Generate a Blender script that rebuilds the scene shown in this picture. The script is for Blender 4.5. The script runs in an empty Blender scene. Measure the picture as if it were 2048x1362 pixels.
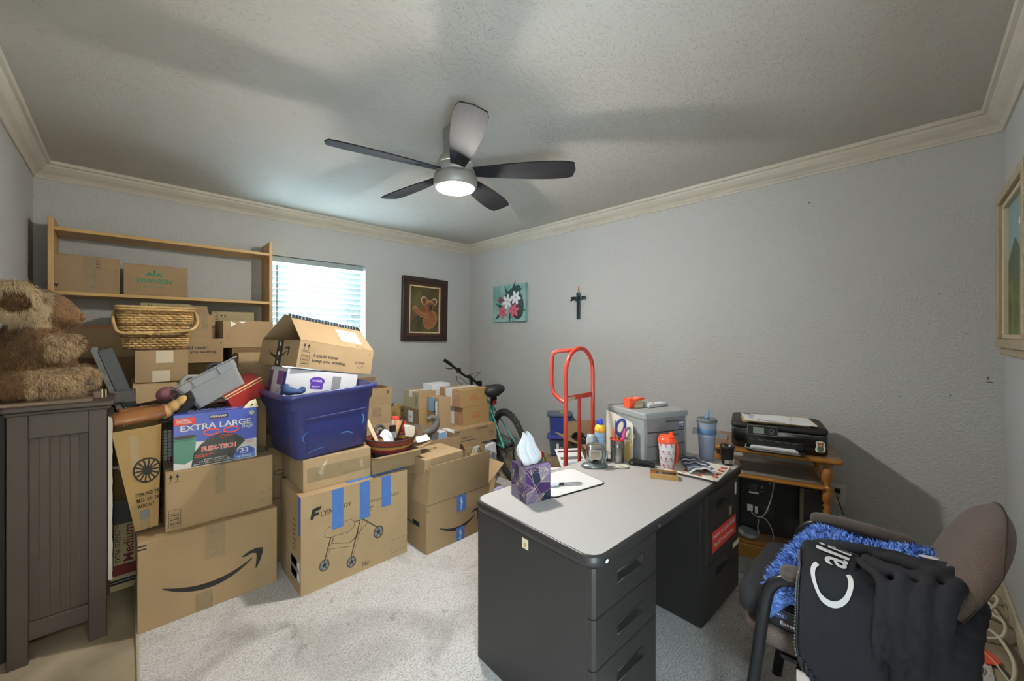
import bpy, bmesh, math, random
from math import sin, cos, pi, radians as R
from mathutils import Vector, Matrix, Euler, noise
from mathutils.geometry import tessellate_polygon
random.seed(7)
SC = bpy.context.scene
C = SC.collection
# ------------------------------------------------------------------ camera
cam = bpy.data.cameras.new('camera'); co = bpy.data.objects.new('camera', cam); C.objects.link(co)
SC.camera = co
cam.sensor_width = 36; cam.lens = 36 * 785 / 2048
cam.shift_y = -(681 - 669) / 2048
cam.clip_start = 0.02
co.location = (0, 0, 1.325)
co.rotation_euler = (R(90), 0, -R(44.4))
# ------------------------------------------------------------------ look
SC.view_settings.view_transform = 'Standard'
SC.view_settings.look = 'None'
SC.view_settings.gamma = 1
SC.view_settings.exposure = 1.02
try: SC.view_settings.use_curve_mapping = False
except Exception: pass
SC.cycles.max_bounces = 10; SC.cycles.diffuse_bounces = 6
SC.cycles.use_denoising = True
SC.cycles.sample_clamp_indirect = 6
# ------------------------------------------------------------------ world (overcast sky outside the window and the doorway)
w = bpy.data.worlds.new('sky'); SC.world = w; w.use_nodes = True
bg = w.node_tree.nodes['Background']; bg.inputs[0].default_value = (0.66, 0.86, 1.0, 1); bg.inputs[1].default_value = 54.0

def lamp(name, kind, loc, power, col, rot=(0, 0, 0), **k):
    l = bpy.data.lights.new(name, kind); l.energy = power; l.color = col
    for a, b in k.items(): setattr(l, a, b)
    o = bpy.data.objects.new(name, l); C.objects.link(o); o.location = loc; o.rotation_euler = rot
    return o
# the LED disc of the ceiling fan, and a warm fill added in the unseen hall
FX, FY = 1.31, 1.79
lamp('fan_lamp', 'AREA', (FX, FY, 2.125), 5, (1, .948, .875), shape='DISK', size=.17)
lamp('fan_lamp_bulb', 'POINT', (FX, FY, 2.105), 36, (1, .948, .875), shadow_soft_size=.035)
lamp('hall_fill', 'AREA', (.55, -1.55, 2.40), 42, (1, .90, .78), shape='DISK', size=.5)
pt = lamp('window_portal', 'AREA', (1.34, 4.20, 1.51), 1, (1, 1, 1), rot=(R(-90), 0, 0), shape='RECTANGLE', size=.9, size_y=1.08); pt.data.cycles.is_portal = True
pt2 = lamp('door_portal', 'AREA', (.05, -.50, 1.02), 1, (1, 1, 1), rot=(R(90), 0, 0), shape='RECTANGLE', size=.8, size_y=2.0); pt2.data.cycles.is_portal = True
# ------------------------------------------------------------------ materials
def lin(h):
    if not isinstance(h, str): return (h[0], h[1], h[2], 1)
    h = h.lstrip('#'); o = []
    for i in (0, 2, 4):
        c = int(h[i:i+2], 16) / 255
        o.append(c / 12.92 if c <= .04045 else ((c + .055) / 1.055) ** 2.4)
    return (*o, 1)
MC = {}
def mat(name, col, rough=.6, metal=0, var=0, vs=8, bump=0, bs=60, vcol=None, sheen=0, coat=0, alpha=1, trans=0, ior=1.45, emit=0, stretch=(1, 1, 1), detail=4, spec=None):
    if name in MC: return MC[name]
    m = bpy.data.materials.new(name); m.use_nodes = True; MC[name] = m
    nt = m.node_tree; N = nt.nodes; L = nt.links; b = N['Principled BSDF']
    c = lin(col)
    b.inputs['Base Color'].default_value = c
    b.inputs['Roughness'].default_value = rough; b.inputs['Metallic'].default_value = metal
    b.inputs['IOR'].default_value = ior
    if sheen: b.inputs['Sheen Weight'].default_value = sheen
    if coat: b.inputs['Coat Weight'].default_value = coat; b.inputs['Coat Roughness'].default_value = .15
    if trans: b.inputs['Transmission Weight'].default_value = trans
    if alpha < 1: b.inputs['Alpha'].default_value = alpha
    if spec is not None: b.inputs['Specular IOR Level'].default_value = spec
    if emit: b.inputs['Emission Color'].default_value = c; b.inputs['Emission Strength'].default_value = emit
    if var or bump:
        tc = N.new('ShaderNodeTexCoord'); mp = N.new('ShaderNodeMapping'); mp.inputs['Scale'].default_value = stretch
        L.new(tc.outputs['Object'], mp.inputs[0])
    if var:
        n = N.new('ShaderNodeTexNoise'); n.inputs['Scale'].default_value = vs; n.inputs['Detail'].default_value = detail
        L.new(mp.outputs[0], n.inputs['Vector'])
        r = N.new('ShaderNodeMapRange'); r.inputs[1].default_value = .3; r.inputs[2].default_value = .7
        L.new(n.outputs[0], r.inputs[0])
        mx = N.new('ShaderNodeMix'); mx.data_type = 'RGBA'
        v = lin(vcol) if vcol else (c[0] * (1 - var), c[1] * (1 - var), c[2] * (1 - var), 1)
        mx.inputs[6].default_value = c; mx.inputs[7].default_value = v
        L.new(r.outputs[0], mx.inputs[0]); L.new(mx.outputs[2], b.inputs['Base Color'])
    if bump:
        n2 = N.new('ShaderNodeTexNoise'); n2.inputs['Scale'].default_value = bs; n2.inputs['Detail'].default_value = 3
        L.new(mp.outputs[0], n2.inputs['Vector'])
        bp = N.new('ShaderNodeBump'); bp.inputs['Strength'].default_value = bump; bp.inputs['Distance'].default_value = .004
        L.new(n2.outputs[0], bp.inputs['Height']); L.new(bp.outputs[0], b.inputs['Normal'])
    return m
def wood(name, c1, c2, scale=14, rough=.45, ax=(1, .12, .12), coat=0):
    return mat(name, c1, rough, var=1, vcol=c2, vs=scale, stretch=ax, detail=6, coat=coat, bump=.05, bs=80)
def board(name, c):      # corrugated cardboard
    return mat(name, c, .82, var=.10, vs=7, bump=.10, bs=26, spec=.25)
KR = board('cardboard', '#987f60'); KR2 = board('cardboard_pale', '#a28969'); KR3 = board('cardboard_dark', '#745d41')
KR4 = board('cardboard_golden', '#9c7f54'); KR5 = board('cardboard_grey', '#a0906f'); KRW = mat('white_board', '#cfd0d6', .7, var=.05, vs=9)
KIN = board('cardboard_inside', '#a3845a')
SEAM = mat('seam', '#5d4a31', .8)
INK = mat('black_ink', '#22201d', .7); INKG = mat('green_ink', '#1f7d5b', .7); INKR = mat('red_ink', '#b0402c', .7); INKB = mat('brown_ink', '#4b3d2c', .7)
TAPE = mat('clear_tape', '#bfa985', .2, alpha=.5, var=.08, vs=30, bump=.15, bs=18)
TAPEW = mat('white_tape', '#d4d4d6', .25, bump=.3, bs=30)
BTAPE = mat('blue_painters_tape', '#466dab', .6, var=.1, vs=20, bump=.15, bs=25)
WHITE = mat('white_paper', '#dedfe1', .7); CREAM = mat('cream_paper', '#d8cdae', .7); BLACK = mat('black_plastic', '#171615', .38)
GREY = mat('grey_print', '#6f6f6f', .7); RED = mat('red_print', '#cf3a2c', .6); BLUE = mat('blue_print', '#2e49a2', .55)
CHROME = mat('chrome', '#c9cacb', .14, 1); NICK = mat('brushed_nickel', '#a09e98', .45, .45)
STEEL = mat('steel', '#b4b6b8', .3, 1)
# ------------------------------------------------------------------ mesh builder
class Fr:                                   # a plane with a u and a v axis, for things laid on a face
    def __init__(s, O, U, V):
        s.O = Vector(O); s.U = Vector(U).normalized(); s.V = Vector(V).normalized(); s.N = s.U.cross(s.V)
    def p(s, u, v, n=0): return s.O + s.U * u + s.V * v + s.N * n
_T = {}
def text_geo(t, bold):
    k = (t, bold)
    if k in _T: return _T[k]
    cu = bpy.data.curves.new('t', 'FONT'); cu.body = t; cu.size = 1; cu.offset = bold; cu.resolution_u = 3
    o = bpy.data.objects.new('t', cu); C.objects.link(o)
    bpy.context.view_layer.update()
    me = bpy.data.meshes.new_from_object(o.evaluated_get(bpy.context.evaluated_depsgraph_get()))
    V = [(v.co.x, v.co.y) for v in me.vertices]; Fc = [list(p.vertices) for p in me.polygons]
    bpy.data.objects.remove(o); bpy.data.curves.remove(cu); bpy.data.meshes.remove(me)
    x0 = min(v[0] for v in V); x1 = max(v[0] for v in V); y0 = min(v[1] for v in V); y1 = max(v[1] for v in V)
    _T[k] = ([((x - x0) / (x1 - x0), (y - y0) / (y1 - y0)) for x, y in V], Fc, (x1 - x0) / (y1 - y0))
    return _T[k]
class MB:
    def __init__(s): s.v = []; s.f = []; s.mi = []; s.sm = []; s.ms = []
    def _m(s, m):
        if m not in s.ms: s.ms.append(m)
        return s.ms.index(m)
    def add(s, vs, fs, m, smooth=False, M=None):
        b = len(s.v)
        for q in vs: s.v.append((M @ Vector(q)) if M else Vector(q))
        k = s._m(m)
        for q in fs: s.f.append([i + b for i in q]); s.mi.append(k); s.sm.append(smooth)
        return s
    def box(s, x0, x1, y0, y1, z0, z1, m, M=None):
        return s.add([(x, y, z) for z in (z0, z1) for y in (y0, y1) for x in (x0, x1)],
                     [(0, 2, 3, 1), (4, 5, 7, 6), (0, 1, 5, 4), (2, 6, 7, 3), (0, 4, 6, 2), (1, 3, 7, 5)], m, False, M)
    def rings(s, rs, m, smooth=True, cap=True, M=None, close=False):
        n = len(rs[0]); vs = [p for r in rs for p in r]; fs = []
        K = len(rs)
        for i in range(K if close else K - 1):
            a = i * n; b = ((i + 1) % K) * n
            for j in range(n): fs.append((a + j, a + (j + 1) % n, b + (j + 1) % n, b + j))
        if cap and not close: fs.append(tuple(range(n - 1, -1, -1))); fs.append(tuple((K - 1) * n + j for j in range(n)))
        return s.add(vs, fs, m, smooth, M)
    def lathe(s, pr, m, n=32, M=None, cap=True, smooth=True, sx=1, sy=1):
        return s.rings([[(r * cos(2*pi*j/n) * sx, r * sin(2*pi*j/n) * sy, z) for j in range(n)] for r, z in pr], m, smooth, cap, M)
    def tube(s, pts, r, m, n=8, close=False, M=None, cap=True, sx=1):
        P = [Vector(p) for p in pts]; rs = []; K = len(P); up = None
        for i, p in enumerate(P):
            t = (P[(i+1) % K] - P[i-1]) if close else (P[min(i+1, K-1)] - P[max(i-1, 0)])
            t.normalize()
            if up is None: up = Vector((0, 0, 1)) if abs(t.z) < .9 else Vector((1, 0, 0))
            a = t.cross(up); a.normalize(); up = a.cross(t); up.normalize()
            rr = r[i] if isinstance(r, (list, tuple)) else r
            rs.append([p + (a * cos(2*pi*j/n) * sx + up * sin(2*pi*j/n)) * rr for j in range(n)])
        return s.rings(rs, m, True, cap, M, close)
    def cyl(s, p0, p1, r, m, n=24, M=None, r1=None):
        P0 = Vector(p0); P1 = Vector(p1); t = (P1 - P0).normalized()
        up = Vector((0, 0, 1)) if abs(t.z) < .9 else Vector((1, 0, 0))
        a = t.cross(up).normalized(); b = a.cross(t); r1 = r if r1 is None else r1
        A = [P0 + (a * cos(2*pi*j/n) + b * sin(2*pi*j/n)) * r for j in range(n)]
        B = [P1 + (a * cos(2*pi*j/n) + b * sin(2*pi*j/n)) * r1 for j in range(n)]
        s.rings([A, B], m, True, False, M)
        s.add(A, [tuple(range(n-1, -1, -1))], m, False, M); s.add(B, [tuple(range(n))], m, False, M)
        return s
    def sph(s, c, r, m, n=20, k=12, M=None):
        if not isinstance(r, (tuple, list)): r = (r, r, r)
        rs = []
        for i in range(1, k):
            a = pi * i / k
            rs.append([(c[0] + r[0] * sin(a) * cos(2*pi*j/n), c[1] + r[1] * sin(a) * sin(2*pi*j/n), c[2] - r[2] * cos(a)) for j in range(n)])
        return s.rings(rs, m, True, True, M)
    def prism(s, pts, O, U, V, d, m, M=None):        # outline in the u-v plane, given thickness d along the normal
        f = Fr(O, U, V); n = len(pts)
        A = [f.p(u, v) for u, v in pts]; B = [f.p(u, v, d) for u, v in pts]
        tri = tessellate_polygon([[Vector((u, v, 0)) for u, v in pts]])
        s.add(A + B, [(i, (i+1) % n, n + (i+1) % n, n + i) for i in range(n)] + [tuple(t[::-1]) for t in tri] + [tuple(n + i for i in t) for t in tri], m, False, M)
        return s
    def poly(s, f, pts, m, off=.0007):
        tri = tessellate_polygon([[Vector((u, v, 0)) for u, v in pts]])
        return s.add([f.p(u, v, off) for u, v in pts], [tuple(t) for t in tri], m)
    def rect(s, f, u0, u1, v0, v1, m, off=.0007): return s.add([f.p(u0, v0, off), f.p(u1, v0, off), f.p(u1, v1, off), f.p(u0, v1, off)], [(0, 1, 2, 3)], m)
    def ell(s, f, u, v, a, b, m, off=.0007, rot=0, n=24):
        cr, sr = cos(rot), sin(rot)
        return s.poly(f, [(u + a*cos(t)*cr - b*sin(t)*sr, v + a*cos(t)*sr + b*sin(t)*cr) for t in [2*pi*i/n for i in range(n)]], m, off)
    def line(s, f, pts, w, m, off=.0008):
        for (a, b), (c, d) in zip(pts, pts[1:]):
            L = math.hypot(c-a, d-b) or 1; x = -(d-b)/L*w/2; y = (c-a)/L*w/2
            s.add([f.p(a+x, b+y, off), f.p(a-x, b-y, off), f.p(c-x, d-y, off), f.p(c+x, d+y, off)], [(0, 1, 2, 3)], m)
        return s
    def text(s, f, t, u, v, h, m, w=None, bold=.012, rot=0, off=.0009, italic=0):
        V, Fc, asp = text_geo(t, bold); w = w or h * asp; cr, sr = cos(rot), sin(rot)
        pts = []
        for x, y in V:
            a = x * w + y * h * italic; b = y * h
            pts.append(f.p(u + a*cr - b*sr, v + a*sr + b*cr, off))
        return s.add(pts, Fc, m)
    def sheet(s, fn, nu, nv, m, smooth=True, M=None, th=0):
        vs = [Vector(fn(i / nu, j / nv)) for j in range(nv + 1) for i in range(nu + 1)]
        fs = [(j*(nu+1)+i, j*(nu+1)+i+1, (j+1)*(nu+1)+i+1, (j+1)*(nu+1)+i) for j in range(nv) for i in range(nu)]
        return s.add(vs, fs, m, smooth, M)
    def build(s, name, parent=None, loc=None, rot=None, bevel=0, bseg=2, solid=0, sub=0):
        me = bpy.data.meshes.new(name); me.from_pydata([tuple(q) for q in s.v], [], s.f)
        for m in s.ms: me.materials.append(m)
        me.polygons.foreach_set('material_index', s.mi); me.polygons.foreach_set('use_smooth', s.sm); me.update()
        o = bpy.data.objects.new(name, me); C.objects.link(o)
        if parent: o.parent = parent
        if loc: o.location = loc
        if rot: o.rotation_euler = rot
        if solid: q = o.modifiers.new('solid', 'SOLIDIFY'); q.thickness = solid; q.offset = 0
        if bevel: q = o.modifiers.new('bevel', 'BEVEL'); q.width = bevel; q.segments = bseg; q.limit_method = 'ANGLE'; q.angle_limit = R(50)
        if sub: q = o.modifiers.new('sub', 'SUBSURF'); q.levels = sub; q.render_levels = sub
        return o
def tag(o, label, cat, group=None, kind=None):
    o['label'] = label; o['category'] = cat
    if group: o['group'] = group
    if kind: o['kind'] = kind
    return o
def thing(name, label, cat, loc=(0, 0, 0), rz=0, rot=None, group=None):
    o = bpy.data.objects.new(name, None); C.objects.link(o); o.empty_display_size = .05
    o.location = loc; o.rotation_euler = rot if rot else (0, 0, rz)
    return tag(o, label, cat, group)
def copy_tree(o, parent=None):
    c = o.copy(); C.objects.link(c)
    if parent: c.parent = parent
    for ch in list(o.children): copy_tree(ch, c)
    return c
def struct(mb, name, **k):
    o = mb.build(name, **k); o['kind'] = 'structure'; return o
def blob(ells, vox, m, name, parent=None, smooth_it=6, loc=None):
    """one continuous surface grown around ellipsoids (centre, radii, euler)"""
    b = MB()
    for e in ells:
        M = Matrix.Translation(e[0]) @ (Euler(e[2]).to_matrix().to_4x4() if len(e) > 2 else Matrix())
        b.sph((0, 0, 0), e[1], m, 20, 14, M)
    o = b.build('tmp')
    q = o.modifiers.new('r', 'REMESH'); q.mode = 'VOXEL'; q.voxel_size = vox
    q = o.modifiers.new('s', 'SMOOTH'); q.iterations = smooth_it; q.factor = .5
    bpy.context.view_layer.update()
    me = bpy.data.meshes.new_from_object(o.evaluated_get(bpy.context.evaluated_depsgraph_get()))
    bpy.data.objects.remove(o)
    for p in me.polygons: p.use_smooth = True
    me.name = name
    o = bpy.data.objects.new(name, me); C.objects.link(o)
    if not me.materials: me.materials.append(m)
    if parent: o.parent = parent
    if loc: o.location = loc
    return o
def strands(o, count, ln, wd, pick, flow=(0, 0, -.6), rnd=.4, up=.6):
    """short curved fur blades grown on a mesh; returns a builder in the same local space"""
    me = o.data; me.calc_loop_triangles(); T = me.loop_triangles
    A = [t.area for t in T]; tris = random.choices(range(len(T)), weights=A, k=count); b = MB(); fl = Vector(flow)
    for ti in tris:
        t = T[ti]; p = [me.vertices[i].co for i in t.vertices]
        r1, r2 = random.random(), random.random()
        if r1 + r2 > 1: r1, r2 = 1 - r1, 1 - r2
        q = p[0] + (p[1]-p[0])*r1 + (p[2]-p[0])*r2; n = t.normal
        m, k = pick(q, n)
        if m is None: continue
        cl = noise.noise_vector(q * 28) * .8
        d = (n * up + fl + cl + Vector((random.uniform(-rnd, rnd), random.uniform(-rnd, rnd), random.uniform(-rnd, rnd)))).normalized()
        if d.dot(n) < .15: d = (d + n * (.25 - d.dot(n))).normalized()
        L = ln * k * random.uniform(.6, 1.2); s_ = d.cross(n)
        if s_.length < .01: s_ = Vector((1, 0, 0))
        s_ = (s_.normalized() + Vector((random.uniform(-.5, .5), random.uniform(-.5, .5), random.uniform(-.5, .5)))).normalized() * wd
        a = q - n * .001; c = q + d * L * .55; e = q + (d + fl * .5 - n * .2).normalized() * L
        b.add([a - s_, a + s_, c - s_*.7, c + s_*.7, e], [(0, 1, 3, 2), (2, 3, 4)], m, True)
    return b
def smooth_pts(pts, n=6, close=False):       # Catmull-Rom
    P = [Vector(p) for p in pts]; K = len(P); out = []
    for i in range(K if close else K - 1):
        g = (lambda k: P[k % K]) if close else (lambda k: P[max(0, min(K-1, k))])
        a, b, c, d = g(i-1), g(i), g(i+1), g(i+2)
        for j in range(n):
            t = j / n
            out.append(.5 * ((2*b) + (c-a)*t + (2*a-5*b+4*c-d)*t*t + (3*b-a-3*c+d)*t**3))
    if not close: out.append(P[-1])
    return out
# ------------------------------------------------------------------ print marks
def smile(m, f, u, v, w, ink=None, off=.0009):
    ink = ink or INK; n = 22; top = []; bot = []
    for i in range(n + 1):
        t = i / n; x = t * .88
        yc = .205 - .62 * x + .64 * x * x + .09 * x ** 3
        th = .068 * (sin(pi * min(1, t * .93 + .03))) ** .7
        top.append((x, yc + th / 2)); bot.append((x, yc - th / 2))
    m.add([f.p(u + x*w, v + y*w, off) for x, y in top + bot], [(n+1+i, n+2+i, i+1, i) for i in range(n)], ink)
    m.poly(f, [(u + x*w, v + y*w) for x, y in [(.76, .27), (.84, .315), (.93, .33), (1.0, .31), (1.0, .25), (.975, .16), (.93, .07), (.915, .07), (.925, .15), (.93, .22), (.925, .262), (.88, .28), (.80, .262)]], ink, off)
def arrows(m, f, u, v, s, ink=None):
    ink = ink or INK
    for k in (0, .55):
        m.rect(f, u + (k+.14)*s, u + (k+.20)*s, v + .2*s, v + .6*s, ink)
        m.poly(f, [(u + k*s, v + .55*s), (u + (k+.34)*s, v + .55*s), (u + (k+.17)*s, v + .95*s)], ink)
    m.rect(f, u - .1*s, u + s, v + .05*s, v + .09*s, ink)
def barpanel(m, f, u, v, w, h, ink=None, bars=6):
    ink = ink or INKB; t = w * .05
    m.line(f, [(u, v), (u+w, v), (u+w, v+h), (u, v+h), (u, v)], t, ink)
    for i in range(bars):
        y = v + h * (.12 + .78 * i / bars)
        m.rect(f, u + w*.12, u + w*.88, y, y + h * (.03 if i % 2 else .07), ink)
def dashes(m, f, u, v, s, ink=None):
    for k in (0, .5): m.rect(f, u, u + s, v + k*s, v + (k + .22)*s, ink or INK)
def corners(m, f, u, v, w, h, ink=None):
    ink = ink or INKB; a = w * .25; t = w * .03
    for x, y, sx, sy in ((u, v, 1, 1), (u+w, v, -1, 1), (u, v+h, 1, -1), (u+w, v+h, -1, -1)):
        m.line(f, [(x + sx*a, y), (x, y), (x, y + sy*a)], t, ink)
# ------------------------------------------------------------------ cartons
def carton(label, x, y, z, w, d, h, rz=0, rot=None, name='cardboard_box', cat='box', m=None, deco=None, tape=None, top='closed', flaps=(), group=None, side_tape=None, inner=None, t=.004):
    """x, y, z: the lower corner at the left of the face towards the camera; w along x, d back into the stack"""
    m = m or KR
    E_ = Euler(rot) if rot else Euler((0, 0, rz)); q = E_.to_matrix() @ Vector((w/2, d/2, 0))
    o = thing(name, label, cat, (x + q.x, y + q.y, z + q.z), rot=tuple(E_), group=group)
    X, Y = w/2, d/2; b = MB(); inn = inner or KIN
    if top == 'closed':
        b.box(-X, X, -Y, Y, 0, h, m)
        b.rect(Fr((0, 0, h), (1, 0, 0), (0, 1, 0)), -X+.002, X-.002, -.001, .001, SEAM)
    else:
        b.box(-X, X, -Y, Y, 0, t, m); b.box(-X, X, -Y, -Y+t, t, h, m); b.box(-X, X, Y-t, Y, t, h, m)
        b.box(-X, -X+t, -Y+t, Y-t, t, h, m); b.box(X-t, X, -Y+t, Y-t, t, h, m)
        b.rect(Fr((0, 0, t), (1, 0, 0), (0, 1, 0)), -X+t, X-t, -Y+t, Y-t, inn)
    f = dict(F=Fr((-X, -Y, 0), (1, 0, 0), (0, 0, 1)), L=Fr((-X, Y, 0), (0, -1, 0), (0, 0, 1)), T=Fr((-X, -Y, h), (1, 0, 0), (0, 1, 0)), B=Fr((X, Y, 0), (-1, 0, 0), (0, 0, 1)))
    if deco: deco(b, f)
    b.build('body', o, bevel=.0025 if top == 'closed' else 0)
    if tape:                                          # a strip along the top seam that folds down the ends
        tw, dn, mt = tape; p = MB()
        p.box(-X-.0008, X+.0008, -tw/2, tw/2, h, h+.0008, mt)
        for s_ in (-1, 1): p.box(*sorted((s_*X, s_*(X+.0008))), -tw/2, tw/2, h-dn, h, mt)
        p.build('packing_tape', o)
    if side_tape:                                     # strips on the front face: (u0, u1, v0, v1, material)
        for u0, u1, v0, v1, mt in side_tape:
            p = MB(); p.box(-X+u0, -X+u1, -Y-.0012, -Y, v0, v1, mt); p.build('packing_tape', o)
    for sd, ang, ln in flaps:
        a = R(ang); p = MB()
        if sd in 'FB':
            s_ = -1 if sd == 'F' else 1; W_ = X - .001
            U, O_ = Vector((0, s_ * cos(a), sin(a))), Vector((0, s_ * Y, h)); ax = Vector((1, 0, 0))
        else:
            s_ = -1 if sd == 'L' else 1; W_ = Y - .001
            U, O_ = Vector((s_ * cos(a), 0, sin(a))), Vector((s_ * X, 0, h)); ax = Vector((0, 1, 0))
        n = U.cross(ax).normalized() * t / 2; tr = W_ * .96
        pts = [O_ - ax*W_, O_ + ax*W_, O_ + ax*tr + U*ln, O_ - ax*tr + U*ln]
        p.add([q_ - n for q_ in pts] + [q_ + n for q_ in pts], [(3, 2, 1, 0), (4, 5, 6, 7), (0, 1, 5, 4), (1, 2, 6, 5), (2, 3, 7, 6), (3, 0, 4, 7)], m)
        p.build('flap', o)
    return o
# ================================================================== THE ROOM
XL, XR, YF, YB, ZC = -.44, 3.16, -.325, 4.01, 2.46
def tex_wall(name, col, bump, bs, vor=False):
    m = bpy.data.materials.new(name); m.use_nodes = True; N = m.node_tree.nodes; L = m.node_tree.links; b = N['Principled BSDF']
    b.inputs['Roughness'].default_value = .75; b.inputs['Specular IOR Level'].default_value = .3
    tc = N.new('ShaderNodeTexCoord'); n = N.new('ShaderNodeTexNoise'); n.inputs['Scale'].default_value = bs; n.inputs['Detail'].default_value = 3
    L.new(tc.outputs['Object'], n.inputs['Vector'])
    h = n.outputs[0]
    if vor:                                     # skip-trowel plaster: smears with sharp torn edges
        mp = N.new('ShaderNodeMapping'); mp.inputs['Scale'].default_value = (1, 1.9, 1); mp.inputs['Rotation'].default_value = (0, 0, R(15)); L.new(tc.outputs['Object'], mp.inputs[0])
        n.inputs['Scale'].default_value = 17; n.inputs['Distortion'].default_value = 1.6; n.inputs['Detail'].default_value = 5; L.new(mp.outputs[0], n.inputs['Vector'])
        r = N.new('ShaderNodeValToRGB'); r.color_ramp.elements[0].position = .53; r.color_ramp.elements[1].position = .56
        L.new(n.outputs[0], r.inputs[0]); h = r.outputs[0]
        n3 = N.new('ShaderNodeTexNoise'); n3.inputs['Scale'].default_value = 60; L.new(tc.outputs['Object'], n3.inputs['Vector'])
        ad = N.new('ShaderNodeMath'); ad.operation = 'MULTIPLY_ADD'; ad.inputs[1].default_value = .35; L.new(n3.outputs[0], ad.inputs[0]); L.new(h, ad.inputs[2]); h = ad.outputs[0]
    n2 = N.new('ShaderNodeTexNoise'); n2.inputs['Scale'].default_value = 1.3; n2.inputs['Detail'].default_value = 4; L.new(tc.outputs['Object'], n2.inputs['Vector'])
    mx = N.new('ShaderNodeMix'); mx.data_type = 'RGBA'; c = lin(col); mx.inputs[6].default_value = c; mx.inputs[7].default_value = tuple(q * .93 for q in c[:3]) + (1,)
    L.new(n2.outputs[0], mx.inputs[0]); L.new(mx.outputs[2], b.inputs['Base Color'])
    bp = N.new('ShaderNodeBump'); bp.inputs['Strength'].default_value = bump; bp.inputs['Distance'].default_value = .008 if vor else .009
    L.new(h, bp.inputs['Height']); L.new(bp.outputs[0], b.inputs['Normal']); return m
WALLM = tex_wall('grey_wall_paint', '#b3b4b3', .55, 75)
CEILM = tex_wall('ceiling_plaster', '#b9b5ad', .5, 30, True)
TRIM = mat('cream_trim_paint', '#c0baac', .45, var=.12, vs=5, stretch=(1, 1, 4))
FLOORM = mat('worn_concrete', '#a89a82', .6, var=1, vcol='#6c6150', vs=3.2, detail=9, bump=.3, bs=9)
T_ = .15
WX0, WX1, WZ0, WZ1 = .872, 1.78, .98, 2.04
b = MB()
b.box(XL-T_, WX0, YB, YB+T_, 0, ZC, WALLM); b.box(WX1, XR+T_, YB, YB+T_, 0, ZC, WALLM)
b.box(WX0, WX1, YB, YB+T_, 0, WZ0, WALLM); b.box(WX0, WX1, YB, YB+T_, WZ1, ZC, WALLM)
struct(b, 'wall_back')
b = MB(); b.box(XR, XR+T_, YF-T_, YB, 0, ZC, WALLM)
f = Fr((XR, 0, 0), (0, -1, 0), (0, 0, 1)); f.N = Vector((-1, 0, 0))
DIRT = mat('scuff', '#5d5a57', .9)
for y, z, a, c_ in ((-.276, 1.08, .012, .003), (-.27, 1.10, .004, .008), (.47, 2.18, .007, .004), (-.1, 1.55, .006, .002), (-.14, 1.0, .004, .003), (.05, .97, .005, .002), (-.2, 1.33, .004, .002)):
    b.ell(f, -y, z, a, c_, DIRT, .0008)
struct(b, 'wall_right')
b = MB(); b.box(XL-T_, XL, YF-T_, YB, 0, ZC, WALLM); struct(b, 'wall_left')
DX0, DX1, DZ = -.36, .46, 2.05
b = MB(); b.box(XL, DX0, YF-T_, YF, 0, ZC, WALLM); b.box(DX1, XR, YF-T_, YF, 0, ZC, WALLM); b.box(DX0, DX1, YF-T_, YF, DZ, ZC, WALLM); struct(b, 'wall_front')
b = MB(); b.box(XL-T_, XR+T_, YF-T_-1.9, YB+T_, ZC, ZC+.1, CEILM)
for x, y, r in ((1.02, 3.9, .018), (1.06, 3.92, .012), (.99, 3.88, .01)):
    b.ell(Fr((0, 0, ZC), (1, 0, 0), (0, -1, 0)), x, -y, r, .003, DIRT, .001, rot=x*9)
struct(b, 'ceiling')
b = MB(); b.box(XL-T_, XR+T_, YF-T_-1.9, YB+T_, -.1, 0, FLOORM); struct(b, 'floor')
# the hall beyond the doorway the photographer stands in
b = MB(); HW = mat('hall_paint', '#c9c2b4', .8)
b.box(XL-T_-.4, 1.9, YF-T_-1.95, YF-T_-1.9, 0, ZC, HW); b.box(XL-T_-.45, XL-T_-.4, YF-T_-1.9, YF-T_, 0, ZC, HW); b.box(1.85, 1.9, YF-T_-1.9, YF-T_, 0, ZC, HW)
struct(b, 'wall_hall')
b = MB()
for x0, x1 in ((DX0, DX0+.02), (DX1-.02, DX1)): b.box(x0, x1, YF-T_, YF, 0, DZ, TRIM)
b.box(DX0, DX1, YF-T_, YF, DZ-.02, DZ, TRIM); struct(b, 'door_1')
# crown moulding, one run per wall
prof = [(0, 2.352), (.010, 2.352), (.014, 2.362), (.010, 2.372), (.020, 2.385), (.042, 2.402), (.060, 2.424), (.064, 2.436), (.078, 2.440), (.082, 2.460), (0, 2.460)]
def crown(name, fn):
    b = MB(); A = [fn(d, 0, z) for d, z in prof]; B = [fn(d, 1, z) for d, z in prof]; n = len(prof)
    b.add(A + B, [(i, (i+1) % n, n + (i+1) % n, n + i) for i in range(n)] + [tuple(range(n)), tuple(range(2*n-1, n-1, -1))], TRIM)
    struct(b, name)
crown('trim_1', lambda d, t, z: (XL + d if t == 0 else XR - d, YB - d, z))
crown('trim_2', lambda d, t, z: (XR - d, YF + d if t == 0 else YB - d, z))
crown('trim_3', lambda d, t, z: (XL + d, YF + d if t == 0 else YB - d, z))
crown('trim_4', lambda d, t, z: (XL + d if t == 0 else XR - d, YF + d, z))
BB = mat('baseboard_paint', '#bdb39b', .5, var=.25, vs=7)
def bbd(name, x0, x1, y0, y1):
    b = MB(); b.box(x0, x1, y0, y1, 0, .085, BB); struct(b, name, bevel=.004)
bbd('baseboard_right', XR-.014, XR, YF, YB); bbd('baseboard_back', XL, XR-.014, YB-.014, YB); bbd('baseboard_left', XL, XL+.014, YF, YB-.014); bbd('baseboard_front', DX1, XR-.014, YF, YF+.014)
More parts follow.
